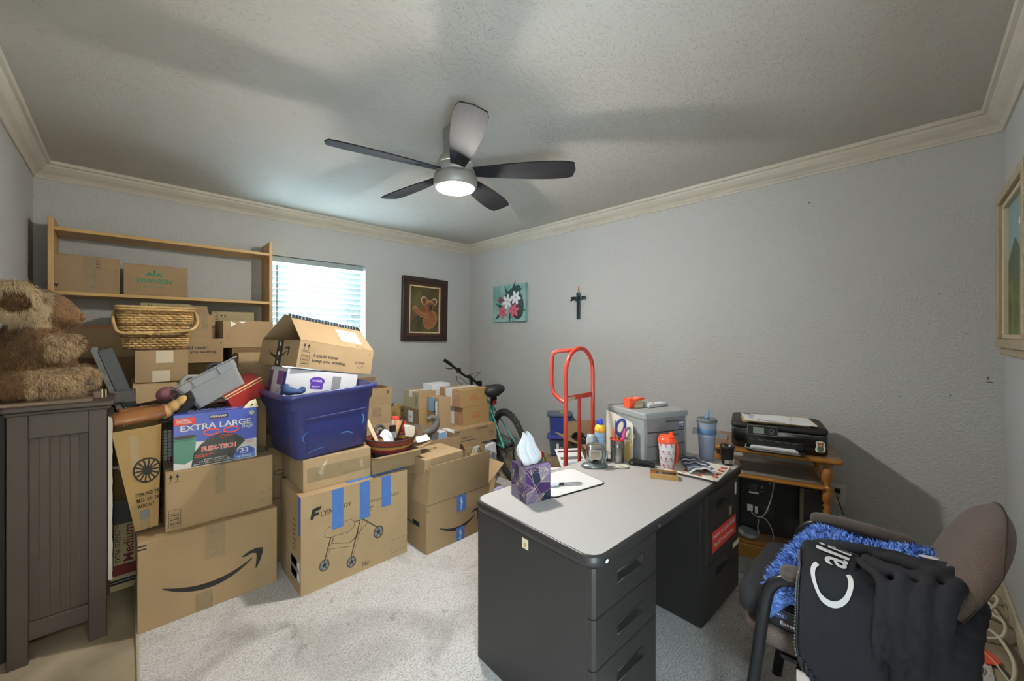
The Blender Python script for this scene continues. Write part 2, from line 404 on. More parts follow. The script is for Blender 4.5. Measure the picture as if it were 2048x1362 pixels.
# window
root = bpy.data.objects.new('window_1', None); C.objects.link(root); root.location = ((WX0+WX1)/2, YB+.1, WZ0); root['kind'] = 'structure'
b = MB(); VN = mat('white_vinyl', '#d7dcdc', .4); W2 = (WX1-WX0)/2; H2 = WZ1-WZ0
b.box(-W2, -W2+.035, 0, .045, 0, H2, VN); b.box(W2-.035, W2, 0, .045, 0, H2, VN); b.box(-W2, W2, 0, .045, 0, .035, VN); b.box(-W2, W2, 0, .045, H2-.035, H2, VN); b.box(-W2, W2, .005, .04, H2/2-.02, H2/2+.02, VN)
b.build('window_frame', root)
b = MB(); b.box(-W2+.03, W2-.03, .02, .024, .03, H2-.03, mat('window_glass', '#f4fbfb', .02, trans=1, ior=1.02)); b.build('pane', root)
# blinds
def slatmat():
    m = bpy.data.materials.new('blind_slat'); m.use_nodes = True; N = m.node_tree.nodes; L = m.node_tree.links
    o = N['Material Output']; d = N['Principled BSDF']; d.inputs['Base Color'].default_value = lin('#dfe7e8'); d.inputs['Roughness'].default_value = .4
    t = N.new('ShaderNodeBsdfTranslucent'); t.inputs[0].default_value = (.72, .92, 1, 1); mx = N.new('ShaderNodeMixShader'); mx.inputs[0].default_value = .10
    L.new(d.outputs[0], mx.inputs[1]); L.new(t.outputs[0], mx.inputs[2]); L.new(mx.outputs[0], o.inputs[0]); return m
SL = slatmat()
bl = thing('window_blind', 'white horizontal slat blind drawn down over the window, slats tilted nearly shut', 'blind', ((WX0+WX1)/2, YB+.05, WZ0+.02))
b = MB(); b.box(-W2+.012, W2-.02, -.03, .03, H2-.075, H2-.025, mat('blind_rail', '#8f9a9b', .5)); b.build('head_rail', bl, bevel=.003)
z = H2 - .125; k = 0
while z > .04:
    b = MB()
    def fn(u, v, z=z):
        q = (v - .5) * .051; a = R(64); cz = .0035 * (1 - (2*v-1)**2)
        return ((-W2+.015) + u*(2*W2-.045), q*cos(a) + cz*sin(a), z - q*sin(a) + cz*cos(a))
    b.sheet(fn, 1, 6, SL); b.build('slat', bl, solid=.0022); z -= .0535
b = MB()
for x in (-W2+.13, 0, W2-.15):
    b.box(x-.0012, x+.0012, -.034, -.031, .03, H2-.07, VN)
b.build('ladder_cord', bl)
b = MB(); b.cyl((-W2+.09, -.05, H2-.08), (-W2+.088, -.052, .25), .0045, mat('wand', '#62676a', .3), 8); b.build('tilt_wand', bl)
# rug
def rugmat():
    m = bpy.data.materials.new('grey_carpet'); m.use_nodes = True; N = m.node_tree.nodes; L = m.node_tree.links; b = N['Principled BSDF']
    b.inputs['Roughness'].default_value = .95; b.inputs['Specular IOR Level'].default_value = .1
    tc = N.new('ShaderNodeTexCoord')
    def nz(s, d=4, dist=0):
        n = N.new('ShaderNodeTexNoise'); n.inputs['Scale'].default_value = s; n.inputs['Detail'].default_value = d; n.inputs['Distortion'].default_value = dist; L.new(tc.outputs['Object'], n.inputs['Vector']); return n
    def mapr(o, a, c_, d=0, e=1):
        r = N.new('ShaderNodeMapRange'); r.inputs[1].default_value = a; r.inputs[2].default_value = c_; r.inputs[3].default_value = d; r.inputs[4].default_value = e; L.new(o, r.inputs[0]); return r.outputs[0]
    # woven bars: brick pattern, short bars in two directions
    br = N.new('ShaderNodeTexBrick'); br.inputs['Scale'].default_value = 26; br.inputs['Mortar Size'].default_value = .12; br.inputs['Brick Width'].default_value = .9; br.inputs['Row Height'].default_value = .3
    br.inputs['Color1'].default_value = (.8, .8, .8, 1); br.inputs['Color2'].default_value = (.45, .45, .45, 1); br.inputs['Mortar'].default_value = (.2, .2, .2, 1)
    wv = nz(14, 2, 1); mp = N.new('ShaderNodeMix'); mp.data_type = 'VECTOR'; mp.inputs[0].default_value = .03
    L.new(tc.outputs['Object'], mp.inputs[4]); L.new(wv.outputs[1], mp.inputs[5]); L.new(mp.outputs[1], br.inputs['Vector'])
    f1 = nz(150, 2); mx = N.new('ShaderNodeMix'); mx.data_type = 'RGBA'; mx.inputs[6].default_value = lin('#b4b1ae'); mx.inputs[7].default_value = lin('#dcd9d7'); L.new(br.outputs[0], mx.inputs[0])
    m2 = N.new('ShaderNodeMix'); m2.data_type = 'RGBA'; m2.blend_type = 'MULTIPLY'; L.new(mx.outputs[2], m2.inputs[6]); m2.inputs[7].default_value = lin('#b0aaa6'); L.new(mapr(f1.outputs[0], .45, .8), m2.inputs[0])
    # trodden-in dirt blotches
    st = nz(2.6, 7, .6); m3 = N.new('ShaderNodeMix'); m3.data_type = 'RGBA'; L.new(m2.outputs[2], m3.inputs[6]); m3.inputs[7].default_value = lin('#6d6660'); L.new(mapr(st.outputs[0], .50, .80, 0, .8), m3.inputs[0])
    s2 = nz(11, 5, .4); m4 = N.new('ShaderNodeMix'); m4.data_type = 'RGBA'; L.new(m3.outputs[2], m4.inputs[6]); m4.inputs[7].default_value = lin('#544c45'); L.new(mapr(s2.outputs[0], .62, .76, 0, .6), m4.inputs[0])
    L.new(m4.outputs[2], b.inputs['Base Color'])
    ad = N.new('ShaderNodeMath'); L.new(br.outputs[0], ad.inputs[0]); L.new(f1.outputs[0], ad.inputs[1])
    bp = N.new('ShaderNodeBump'); bp.inputs['Strength'].default_value = .5; bp.inputs['Distance'].default_value = .004; L.new(ad.outputs[0], bp.inputs['Height']); L.new(bp.outputs[0], b.inputs['Normal'])
    return m
rug = thing('rug', 'large pale grey textured carpet remnant, dirty in patches, spread under the boxes and desk', 'rug', (1.3, 1.4, 0))
b = MB(); b.box(-1.27, 1.16, -1.62, 1.62, 0, .008, rugmat()); b.build('pile', rug, bevel=.003)
b = MB(); BIND = mat('rug_binding', '#a69a88', .9, bump=.5, bs=200)
b.tube([(-1.27, -1.62 + .1*i, .006 + .002*sin(i)) for i in range(33)], .007, BIND, 6); b.build('bound_edge', rug)
# ceiling fan
FB = mat('fan_blade', '#2b2b2d', .75, var=.2, vs=3, stretch=(1, 14, 1), spec=.12)
fan = thing('ceiling_fan', 'five blade dark grey ceiling fan with brushed nickel housing and a lit round lamp', 'ceiling fan', (FX, FY, 2.46))
b = MB(); b.lathe([(.068, 0), (.070, -.005), (.066, -.055), (.064, -.085), (.066, -.09), (.067, -.115), (.072, -.135), (.086, -.155), (.098, -.175), (.104, -.195)], NICK, 48); b.build('motor_housing', fan)
b = MB(); b.lathe([(.104, -.197), (.108, -.20), (.110, -.235), (.108, -.238), (.108, -.247), (.118, -.252), (.121, -.262), (.121, -.302), (.112, -.318), (.104, -.320), (.104, -.312)], NICK, 48, cap=False); b.build('light_ring', fan)
LENS = mat('lit_lens', '#fffaf0', .3, emit=34)
b = MB(); b.lathe([(.103, -.316), (.101, -.324), (.075, -.3285), (.03, -.3305), (.001, -.331)], LENS, 40, cap=False); b.build('light_lens', fan)
def blade_mesh():
    b = MB(); n = 16; L0, L1 = .085, .655; top = []; rows = []
    for i in range(n + 1):
        t = i / n; x = L0 + (L1 - L0) * t
        w_ = .036 + .040 * sin(min(1, t * 1.25) * pi / 2) - .012 * max(0, (t - .8) / .2) ** 2
        if t > .97: w_ *= .93
        cv = .02 * t * t
        rows.append([(x, -w_, 0), (x + .012*(t > .95), 0, .001), (x, w_, 0)])
    for z in (0, .006):
        vs = [(p[0], p[1], p[2] + z) for r in rows for p in r]
        b.add(vs, [(3*i, 3*i+3, 3*i+4, 3*i+1) for i in range(n)] + [(3*i+1, 3*i+4, 3*i+5, 3*i+2) for i in range(n)], FB)
    out = [r[0] for r in rows] + [rows[-1][1]] + [r[2] for r in rows[::-1]]
    K = len(out); b.add([p for p in out] + [(p[0], p[1], p[2] + .006) for p in out], [(i, (i+1) % K, K + (i+1) % K, K + i) for i in range(K)], FB)
    return b
proto = blade_mesh().build('blade', fan)
for k in range(5):
    o = proto if k == 0 else proto.copy()
    if k: C.objects.link(o); o.parent = fan
    o.location = (0, 0, -.232); o.rotation_euler = Euler((R(-13), 0, 0)).to_matrix().to_4x4().to_euler()
    o.rotation_euler = (Matrix.Rotation(R(168 - 72*k), 3, 'Z') @ Matrix.Rotation(R(-13), 3, 'X')).to_euler()
# pine shelf unit standing against the back wall
PINE = wood('pine', '#c9a468', '#b08a50', 9, ax=(.1, 1, 1))
PINEV = wood('pine_upright', '#c49f66', '#a98250', 9, ax=(1, 1, .1))
sh = thing('shelf_unit', 'tall open pine shelf frame with narrow boards, standing left of the window', 'shelf', (.26, 3.86, 0))
for n_, x, z1 in (('a', -.60, 2.055), ('b', .588, 2.09)):
    b = MB(); b.box(x-.012, x+.012, -.14, .13, 0, z1, PINEV); b.build('upright', sh, bevel=.002)
for z in (1.985, 1.585, 1.05, .5, .08):
    b = MB(); b.box(-.588, .576, -.14, .13, z-.01, z+.012, PINE); b.build('shelf_board', sh, bevel=.002)
# wall things -------------------------------------------------------
def frame_picture(root, w, h, fw, m_out, steps, depth):
    for (a, b_, d0, d1, mm, nm) in steps:
        b = MB()
        for x0, x1, z0, z1 in ((-w/2+a, w/2-a, -h/2+a, -h/2+b_), (-w/2+a, w/2-a, h/2-b_, h/2-a), (-w/2+a, -w/2+b_, -h/2+b_, h/2-b_), (w/2-b_, w/2-a, -h/2+b_, h/2-b_)):
            b.box(x0, x1, -d1, -d0, z0, z1, mm)
        b.build(nm, root, bevel=.004)
DW = mat('dark_mahogany', '#33231d', .35, var=.3, vs=20); DWG = mat('mahogany_bead', '#42281f', .4); LIN_ = mat('linen_liner', '#c8b48c', .8, bump=.2, bs=300)
pk = thing('framed_painting', 'koala painting in a wide dark frame on the back wall right of the window', 'picture', (2.485, YB-.001, 1.615), rot=(0, R(1.2), 0))
PW, PH = .60, .735
frame_picture(pk, PW, PH, .1, DW, [(0, .055, 0, .045, DW, 'frame'), (.055, .092, 0, .03, DWG, 'inner_frame'), (.092, .108, 0, .022, LIN_, 'liner')], .05)
b = MB(); f = Fr((0, -.012, 0), (1, 0, 0), (0, 0, 1)); pc = lambda n, c_: mat('paint_' + n, c_, .55)
b.add([f.p(-.2, -.265), f.p(.2, -.265), f.p(.2, .265), f.p(-.2, .265)], [(0, 1, 2, 3)], mat('koala_backdrop', '#5d5230', .55, var=1, vcol='#2e2817', vs=5))
br1, br2, br3, tan, cr, dk = pc('brown', '#75482a'), pc('rust', '#875632'), pc('umber', '#5e3c26'), pc('tan', '#9c7048'), pc('cream', '#bda986'), pc('black', '#1c1512')
b.ell(f, -.1, .06, .05, .16, pc('olive', '#5c5431'), .0003, rot=-.2)
b.ell(f, .075, -.115, .09, .115, tan, .001, rot=-.5); b.ell(f, .07, -.115, .08, .10, br2, .0013, rot=-.5)
b.ell(f, .02, -.02, .075, .10, br1, .0016, rot=.5); b.ell(f, .045, -.09, .05, .08, br2, .0019, rot=.3)
b.poly(f, [(-.17, .0), (-.13, .05), (-.05, -.03), (.04, -.055), (.03, -.10), (-.06, -.085), (-.13, -.03)], tan, .0022)
b.poly(f, [(-.16, -.01), (-.12, .02), (-.05, -.045), (.03, -.065), (.02, -.09), (-.06, -.075), (-.12, -.03)], br2, .0025)
b.poly(f, [(-.19, -.11), (-.05, .02), (-.04, -.0), (-.17, -.14)], br3, .0014)
b.ell(f, -.01, .105, .042, .052, cr, .0026, rot=.4); b.ell(f, -.006, .10, .034, .043, br3, .0029, rot=.4)
b.ell(f, .125, .10, .038, .045, cr, .0026, rot=-.5); b.ell(f, .12, .095, .030, .037, br3, .0029, rot=-.5)
b.ell(f, .06, .055, .062, .072, br2, .0032); b.ell(f, .06, .085, .05, .035, tan, .0034); b.ell(f, .07, .045, .05, .045, br1, .0036)
b.ell(f, .078, .032, .018, .030, dk, .004, rot=.15); b.ell(f, .045, .058, .007, .006, dk, .004); b.ell(f, .10, .062, .007, .006, dk, .004)
b.ell(f, .07, -.0, .03, .02, br3, .0038)
b.build('canvas', pk)
cv = thing('canvas_painting', 'small unframed canvas of white and pink lilies on the right wall near the corner', 'picture', (XR-.002, 3.245, 1.685), rot=(0, 0, -R(90)))
b = MB(); cw, ch = .535, .425; TEAL = mat('teal_backdrop', '#4f8480', .6, var=1, vcol='#9bb8b4', vs=4)
b.box(-cw/2, cw/2, -.035, 0, -ch/2, ch/2, TEAL); f = Fr((0, -.036, 0), (1, 0, 0), (0, 0, 1))
gr, dg, pk1, pk2, wh = pc('leaf', '#23473d'), pc('shade', '#2b3a3a'), pc('pink', '#c05a6a'), pc('deep_pink', '#8e3448'), pc('petal', '#dfdfe2')
b.ell(f, .13, -.02, .11, .17, dg, .0002, rot=.2); b.ell(f, .05, .1, .16, .06, gr, .0003, rot=.5)
for u, v, a in ((-.18, -.15, .7), (.02, -.16, 1.5), (-.03, .13, 2.1), (.08, .17, 1.2), (.16, .12, .6), (.2, -.08, -.2), (-.14, -.03, 2.8)):
    b.poly(f, [(u + .09*cos(a), v + .09*sin(a)), (u + .018*sin(a), v - .018*cos(a)), (u - .06*cos(a), v - .06*sin(a)), (u - .018*sin(a), v + .018*cos(a))], gr, .0005)
def lily(u, v, r, c1, c2, n=6, a0=0):
    for k in range(n):
        a = a0 + 2*pi*k/n; cu, cv_ = u + r*.55*cos(a), v + r*.55*sin(a)
        b.ell(f, cu, cv_, r*.52, r*.27, c2, .0007 + k*.0001, rot=a); b.ell(f, cu, cv_, r*.46, r*.21, c1, .001 + k*.0001, rot=a)
    b.ell(f, u, v, r*.16, r*.16, c2, .0019)
lily(-.19+.06, .04, .045, pk2, dg); lily(-.02, .02, .085, wh, pc('grey_petal', '#9a9aa6'), 6, .3); lily(.115, .055, .08, wh, pc('grey_petal', '#9a9aa6'), 6, .9)
lily(-.10, -.10, .075, pk1, pk2, 6, .5); lily(.085, -.085, .085, pk1, pk2, 6, .2)
b.build('canvas', cv)
cs = thing('wall_cross', 'small dark teal metal cross with raised letters on the right wall', 'cross', (XR-.004, 2.288, 1.62), rot=(0, 0, -R(90)))
TC = mat('verdigris_metal', '#2f474c', .5, .3, var=.3, vs=40)
b = MB()
b.cyl((-.012, -.008, -.145), (-.012, -.008, .105), .0085, TC, 12); b.cyl((.012, -.008, -.145), (.012, -.008, .10), .0085, TC, 12)
b.cyl((-.04, -.010, .05), (.02, -.010, -.0), .008, TC, 10); b.box(-.022, .022, -.014, 0, .08, .115, TC)
f = Fr((0, -.006, 0), (1, 0, 0), (0, 0, 1))
b.build('cross_bar', cs, bevel=.002)
b = MB(); V_, F_, _a = text_geo('JESUS', .02)
n = len(V_)
pts = [(-.092 + x*.184, 0, .035 + y*.042) for x, y in V_]
b.add([(x, -.022, z) for x, _, z in pts] + [(x, -.006, z) for x, _, z in pts], [tuple(q) for q in F_] + [tuple(n + i for i in q[::-1]) for q in F_], TC)
ed = {}
for q in F_:
    for i in range(len(q)):
        e = (q[i], q[(i+1) % len(q)]); k = tuple(sorted(e)); ed.setdefault(k, []).append(e)
b.add([(x, -.022, z) for x, _, z in pts] + [(x, -.006, z) for x, _, z in pts], [(e[0][1], e[0][0], n + e[0][0], n + e[0][1]) for e in ed.values() if len(e) == 1], TC)
b.build('raised_letters', cs)
b = MB(); b.tube([(-.008, -.006, .11), (-.006, -.004, .15), (0, -.004, .178), (.006, -.004, .15), (.008, -.006, .11)], .0025, mat('orange_cord', '#c4664a', .8), 6); b.build('hanging_cord', cs)
# framed picture on the wall at the right edge
PF = mat('whitewashed_frame', '#a6967c', .5, var=.25, vs=18, stretch=(1, 1, 6)); PF2 = mat('frame_liner', '#b9ab90', .5)
pr = thing('framed_landscape', 'landscape print in a wide whitewashed wood frame, on the front wall at the right edge', 'picture', (2.66, YF+.001, 1.62), rot=(0, 0, pi))
frame_picture(pr, .72, .78, .1, PF, [(0, .035, 0, .028, PF, 'frame'), (.035, .075, 0, .045, PF, 'frame_moulding'), (.075, .095, 0, .03, PF2, 'liner')], .05)
b = MB(); f = Fr((0, -.012, 0), (1, 0, 0), (0, 0, 1))
b.add([f.p(-.27, -.3), f.p(.27, -.3), f.p(.27, .3), f.p(-.27, .3)], [(0, 1, 2, 3)], pc('sky', '#7f9a9c'))
b.rect(f, -.27, .27, -.3, -.02, mat('meadow', '#6b7a3c', .6, var=1, vcol='#4a4630', vs=8), .0006)
b.poly(f, [(-.27, .04), (-.1, .13), (.05, .05), (.15, .12), (.27, .02), (.27, -.05), (-.27, -.05)], pc('hills', '#4d5a48'), .0008)
b.ell(f, .19, .03, .03, .09, gr, .001); b.ell(f, .235, .05, .025, .1, dg, .0012); b.ell(f, .1, .2, .12, .02, wh, .0009, rot=.2)
b.rect(f, .12, .27, -.3, -.16, pc('path', '#8f7c62'), .0011)
b.build('print', pr)
# outlet
ol = thing('wall_outlet', 'white double outlet on the right wall behind the cart', 'outlet', (XR-.001, .325, .335), rot=(0, 0, -R(90)))
b = MB(); OW = mat('outlet_plastic', '#c9c6bd', .4); b.box(-.037, .037, -.005, 0, -.06, .06, OW); b.box(-.017, .017, -.008, -.005, -.042, -.006, OW); b.box(-.017, .017, -.008, -.005, .006, .042, OW)
f = Fr((0, -.0085, 0), (1, 0, 0), (0, 0, 1))
b.rect(f, -.008, -.005, -.025, -.013, BLACK); b.rect(f, .005, .008, -.025, -.013, BLACK); b.ell(f, 0, -.034, .003, .003, BLACK)
b.build('cover_plate', ol, bevel=.0015)
pl = MB(); pl.box(-.014, .014, -.035, -.008, .012, .036, BLACK); pl.tube(smooth_pts([(0, -.035, .02), (.0, -.05, .0), (.02, -.04, -.08), (.06, -.03, -.2)], 6), .003, BLACK, 6)
tag(pl.build('power_plug', loc=(XR-.001, .325, .335), rot=(0, 0, -R(90)), bevel=.002), 'black power plug with cord pushed into the top socket of the wall outlet', 'plug')
b = MB(); b.sheet(lambda u, v: (-.01 + u*.075 + v*.02, -.02 - .01*sin(v*4), -.07 - u*.035 - v*.045), 5, 5, CREAM); f = Fr((-.0, -.031, -.09), (1, 0, -.5), (0.5, 0, 1))
tag(b.build('paper_tag', loc=(XR-.02, .31, .30), rot=(0, 0, -R(90)), solid=.0008), 'cream paper tag hanging from the cord below the wall outlet', 'tag')
# ================================================================== THE PILE ON THE LEFT
def d_(m, f):
    smile(m, f['F'], .082, .085, .392); F_ = f['F']
    dashes(m, f['F'], .0, .365, .03)
carton('largest brown carton with a black curved arrow, front left on the rug', .03, 2.375, .008, .54, .44, .397, deco=d_,
       side_tape=[(.235, .315, .235, .397, TAPE), (.20, .265, .0, .085, TAPE)], tape=(.08, .02, TAPE))
def d_(m, f):
    F_ = f['F']; arrows(m, F_, .012, .225, .042); barpanel(m, F_, .012, .02, .042, .078); corners(m, F_, .385, .035, .045, .055)
    L_ = f['L']; m.rect(L_, .22, .25, .14, .15, INK); m.rect(L_, .22, .25, .05, .09, INK)
carton('brown carton with two up arrows, on top of the largest arrow carton', .125, 2.42, .405, .435, .235, .272, deco=d_, m=KR, side_tape=[(.185, .228, .13, .272, TAPE)], tape=(.05, .12, TAPE))
# bin bag box
tb = thing('bin_bag_box', 'blue and grey retail box of extra large bin bags, on the plain brown carton', 'box', (.325, 2.535, .677), rz=R(-1.5))
b = MB(); BBX = mat('bag_box_blue', '#3a4aa0', .42, coat=.3); PALE = mat('bag_box_pale', '#c7c8c6', .5); GRN = mat('bin_green', '#4c7a68', .5); BAGK = mat('bag_black', '#2b2a2a', .4); ORG = mat('drawstring', '#e0492c', .5)
Wk, Dk, Hk = .335, .17, .262
b.box(-Wk/2, Wk/2, -Dk/2, Dk/2, 0, Hk, BBX)
f = Fr((-Wk/2, -Dk/2, 0), (1, 0, 0), (0, 0, 1)); O = .0005
b.poly(f, [(0, 0), (Wk, 0), (Wk, .10), (.23, .098), (.2, .115), (0, .13)], PALE, O)
b.poly(f, [(0, .035), (.001, .15), (.085, .15), (.078, .04), (.04, .022)], GRN, O*1.6); b.ell(f, .043, .152, .043, .010, BAGK, O*2); b.rect(f, .002, .083, .135, .14, mat('green_lip', '#3b6355', .5), O*2)
b.poly(f, [(.065, .004), (.075, .07), (.10, .105), (.135, .135), (.165, .148), (.20, .15), (.235, .14), (.265, .12), (.285, .095), (.25, .06), (.24, .004)], BAGK, O*2.4)
for k in range(9):
    x = .1 + k*.018; b.line(f, [(x, .05 + .03*sin(k*2)), (x*.7 + .055, .135)], .0012, mat('bag_sheen', '#66645f', .4), O*2.8)
for cx in (.145, .225):
    pts = [(cx + .032*cos(a) , .163 + .014*sin(a)) for a in [pi*i/14*1.9 + .4 for i in range(15)]]
    b.line(f, pts, .006, ORG, O*3.2)
b.text(f, 'EXTRA LARGE', .025, .180, .029, PALE, w=.285, bold=.02, off=O*3)
b.text(f, 'Bags', .272, .158, .021, PALE, w=.048, off=O*3); b.text(f, 'DRAWSTRING', .272, .178, .005, PALE, w=.048, off=O*3)
b.rect(f, .135, .212, .226, .246, BLACK, O*2); b.text(f, 'KIRKLAND', .14, .233, .010, PALE, w=.066, bold=.03, off=O*3); b.text(f, 'Signature', .15, .2275, .004, ORG, w=.04, off=O*3)
b.rect(f, .002, .082, .212, .245, RED, O*2)
for k, wd in enumerate((.045, .062, .055, .058)): b.rect(f, .010, .010 + wd, .237 - k*.006, .2395 - k*.006, PALE, O*3)
b.ell(f, .313, .237, .012, .011, mat('leaf_badge', '#a9b77c', .5), O*2); b.text(f, 'BAGS', .305, .235, .005, GRN, w=.016, off=O*3)
b.text(f, 'FLEX-TECH', .105, .071, .024, PALE, w=.140, bold=.06, off=O*3.4); b.text(f, 'FLEX-TECH', .107, .073, .021, ORG, w=.135, bold=.02, off=O*4)
b.poly(f, [(.235, .004), (.235, .03), (.262, .058), (.30, .062), (.326, .045), (.328, .004)], mat('badge_blue', '#5878c0', .5), O*3)
b.poly(f, [(.238, .030), (.262, .062), (.302, .064), (.326, .045), (.318, .025), (.25, .022)], BBX, O*3.4)
b.text(f, '33', .262, .038, .020, WHITE, w=.036, bold=.02, off=O*4); b.text(f, 'GALLON', .264, .029, .006, WHITE, w=.034, off=O*4); b.text(f, '90 BAGS', .248, .010, .011, WHITE, w=.064, off=O*4)
b.text(f, 'FLEXIBLE', .288, .088, .005, ORG, w=.034, off=O*3); b.text(f, 'STRENGTH', .288, .080, .005, ORG, w=.038, off=O*3)
b.ell(f, .19, .132, .011, .009, ORG, O*3); b.ell(f, .19, .132, .0095, .0075, BAGK, O*3.4); b.text(f, 'ULTRA', .204, .132, .007, ORG, w=.03, off=O*3)
b.text(f, 'TEAR RESISTANT', .078, .052, .006, ORG, w=.075, off=O*3.4); b.text(f, 'FLEXIBLE', .078, .044, .006, ORG, w=.05, off=O*3.4)
for k, t_ in enumerate(('90 BAGS  33 GALLON', '2 FT 9 IN x 3 FT 3 IN x 1.1 MIL', '83.8 cm x 99 cm x 27.9 um (90 BAGS)')): b.text(f, t_, .115 - k*.02, .027 - k*.0095, .0062, PALE, w=.09 + k*.035, off=O*3.4)
f = Fr((-Wk/2, -Dk/2, Hk), (1, 0, 0), (0, 1, 0)); b.text(f, 'EXTRA LARGE', .035, .085, .045, PALE, w=.27, bold=.02, off=O*2); b.text(f, 'Drawstring Bags', .06, .03, .028, PALE, w=.2, off=O*2)
b.build('body', tb, bevel=.0015)
# rollator carton
def d_(m, f):
    F_ = f['F']
    m.poly(F_, [(.045, .385), (.052, .42), (.06, .425), (.098, .43), (.093, .412), (.07, .408), (.068, .40), (.088, .402), (.085, .388), (.062, .385), (.060, .372), (.045, .37)], INK)
    m.text(F_, 'LYING', .095, .372, .030, INK, w=.085, rot=.02); m.text(F_, 'JOY', .2, .377, .030, INK, w=.054)
    m.text(F_, 'Aluminium Rollator', .315, .365, .022, INKB, w=.225, rot=.0, bold=.0); m.text(F_, 'No:', .315, .025, .026, INKB, w=.04)
    m.line(F_, [(.49, .03), (.585, .035), (.585, .105), (.495, .105), (.49, .03)], .0015, INKB)
    I = INKB; t = .0022
    # the printed drawing of a wheeled walker
    m.line(F_, [(.115, .29), (.13, .305), (.25, .31), (.27, .29), (.268, .265), (.24, .245), (.135, .25), (.112, .262), (.115, .29)], t, I)
    m.line(F_, [(.27, .29), (.30, .288), (.315, .30), (.33, .34), (.36, .355)], t*1.8, I); m.line(F_, [(.33, .34), (.352, .335), (.375, .345)], t*2.5, I); m.line(F_, [(.335, .325), (.365, .322), (.37, .335)], t, I)
    m.line(F_, [(.31, .295), (.40, .215)], t*3, I); m.line(F_, [(.303, .295), (.25, .10)], t*3, I); m.line(F_, [(.32, .285), (.262, .105)], t, I)
    m.line(F_, [(.145, .25), (.115, .145)], t*3, I); m.line(F_, [(.158, .25), (.125, .145)], t, I); m.line(F_, [(.16, .24), (.15, .215), (.24, .185), (.285, .20), (.29, .23)], t*1.5, I)
    m.line(F_, [(.13, .19), (.26, .16)], t, I); m.line(F_, [(.35, .265), (.25, .185)], t*1.5, I)
    for u, v, r in ((.112, .115, .031), (.253, .075, .031), (.408, .185, .036)):
        m.ell(F_, u, v, r*.85, r, INKB, .0010, n=22); m.ell(F_, u, v, r*.66, r*.8, GREY, .0012, n=22); m.ell(F_, u, v, r*.25, r*.3, INK, .0014)
        for k in range(5): a = k*2*pi/5 + .3; m.line(F_, [(u, v), (u + r*.66*cos(a), v + r*.8*sin(a))], t*1.6, INK, .0015)
    L_ = f['L']; m.rect(L_, .09, .30, .02, .2, KR5); m.rect(L_, .2, .34, .06, .16, WHITE); m.rect(L_, .21, .33, .1, .12, GREY, .001)
    for k in range(7): m.rect(L_, .23, .27 + .01*(k % 3), .2 + k*.025, .207 + k*.025, INKB)
fj = carton('tall rollator carton with a printed walker drawing and blue tape strips', .62, 2.145, .008, .59, .36, .497, m=KR2, deco=d_,
       side_tape=[(.152, .21, .285, .495, BTAPE), (.30, .357, .29, .495, BTAPE), (.428, .483, .32, .495, BTAPE)], tape=None)
p = MB(); p.box(-.296, -.2952, -.178, -.14, .30, .497, BTAPE); p.build('packing_tape', fj); p = MB(); p.box(-.05, .295, -.150, -.115, .4972, .4985, BTAPE); p.build('packing_tape', fj)
def d_(m, f):
    F_ = f['F']; m.poly(F_, [(.07, .09), (.125, .155), (.10, .10), (.10, .06)], mat('torn_label', '#bcb6aa', .5)); m.line(F_, [(.062, .10), (.062, .05), (.10, .05)], .002, INKB)
    m.rect(F_, .30, .315, .06, .11, CREAM)
carton('low brown carton with a torn paper scrap, between rollator carton and blue tote', .648, 2.205, .505, .362, .35, .168, m=KR2, deco=d_, side_tape=[(.02, .36, .045, .12, TAPE)])
# boxes glimpsed in the gap behind
def d_(m, f): smile(m, f['F'], .12, .12, .3)
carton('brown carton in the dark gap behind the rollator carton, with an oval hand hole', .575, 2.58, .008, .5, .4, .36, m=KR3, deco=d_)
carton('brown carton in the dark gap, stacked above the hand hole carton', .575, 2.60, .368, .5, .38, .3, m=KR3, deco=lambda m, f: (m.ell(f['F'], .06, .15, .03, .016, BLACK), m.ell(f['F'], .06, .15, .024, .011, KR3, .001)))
# blue tote
TOTE = mat('tote_blue', '#2d3268', .36, var=.12, vs=5, coat=.25); SCUFF = mat('tote_scuff', '#4a76a6', .35)
tt = thing('storage_tote', 'large dark blue open plastic tote with scuffs, on top of the low brown carton', 'storage tote', (.805, 2.42, .676), rot=(0, R(-3), R(4)))
def rr(w, d, r, z, n=6):
    o = []
    for cx, cy, a0 in ((w-r, d-r, 0), (-w+r, d-r, 90), (-w+r, -d+r, 180), (w-r, -d+r, 270)):
        for i in range(n + 1): a = R(a0 + 90*i/n); o.append((cx + r*cos(a), cy + r*sin(a), z))
    return o
b = MB()
outer = [rr(.185, .185, .05, 0), rr(.20, .20, .055, .012), rr(.214, .212, .055, .16), rr(.222, .22, .055, .26), rr(.224, .222, .055, .262), rr(.232, .23, .055, .275), rr(.238, .236, .055, .325), rr(.258, .254, .06, .33), rr(.258, .254, .06, .352), rr(.25, .247, .055, .356)]
inner = [rr(.228, .226, .05, .35), rr(.222, .22, .05, .27), rr(.20, .196, .05, .02)]
b.rings(outer + inner, TOTE, True)
b.build('tub', tt)
b = MB()
for z0, z1, dy in ((.205, .222, 0),):
    b.add([(-.15, -.2155, z0), (.17, -.2155, z0), (.17, -.225, z1-.004), (-.15, -.225, z1-.004), (.17, -.219, z1), (-.15, -.219, z1)], [(0, 1, 2, 3), (3, 2, 4, 5)], TOTE)
b.add([(-.15, -.2095, .03), (-.146, -.2095, .03), (-.146, -.222, .20), (-.15, -.222, .20)], [(0, 1, 2, 3)], TOTE)
b.build('ribs', tt)
b = MB(); fs = Fr((0, -.2045, .02), (1, 0, 0), (0, -.07, 1)); fs.N = Vector((0, -1, -.07)).normalized()
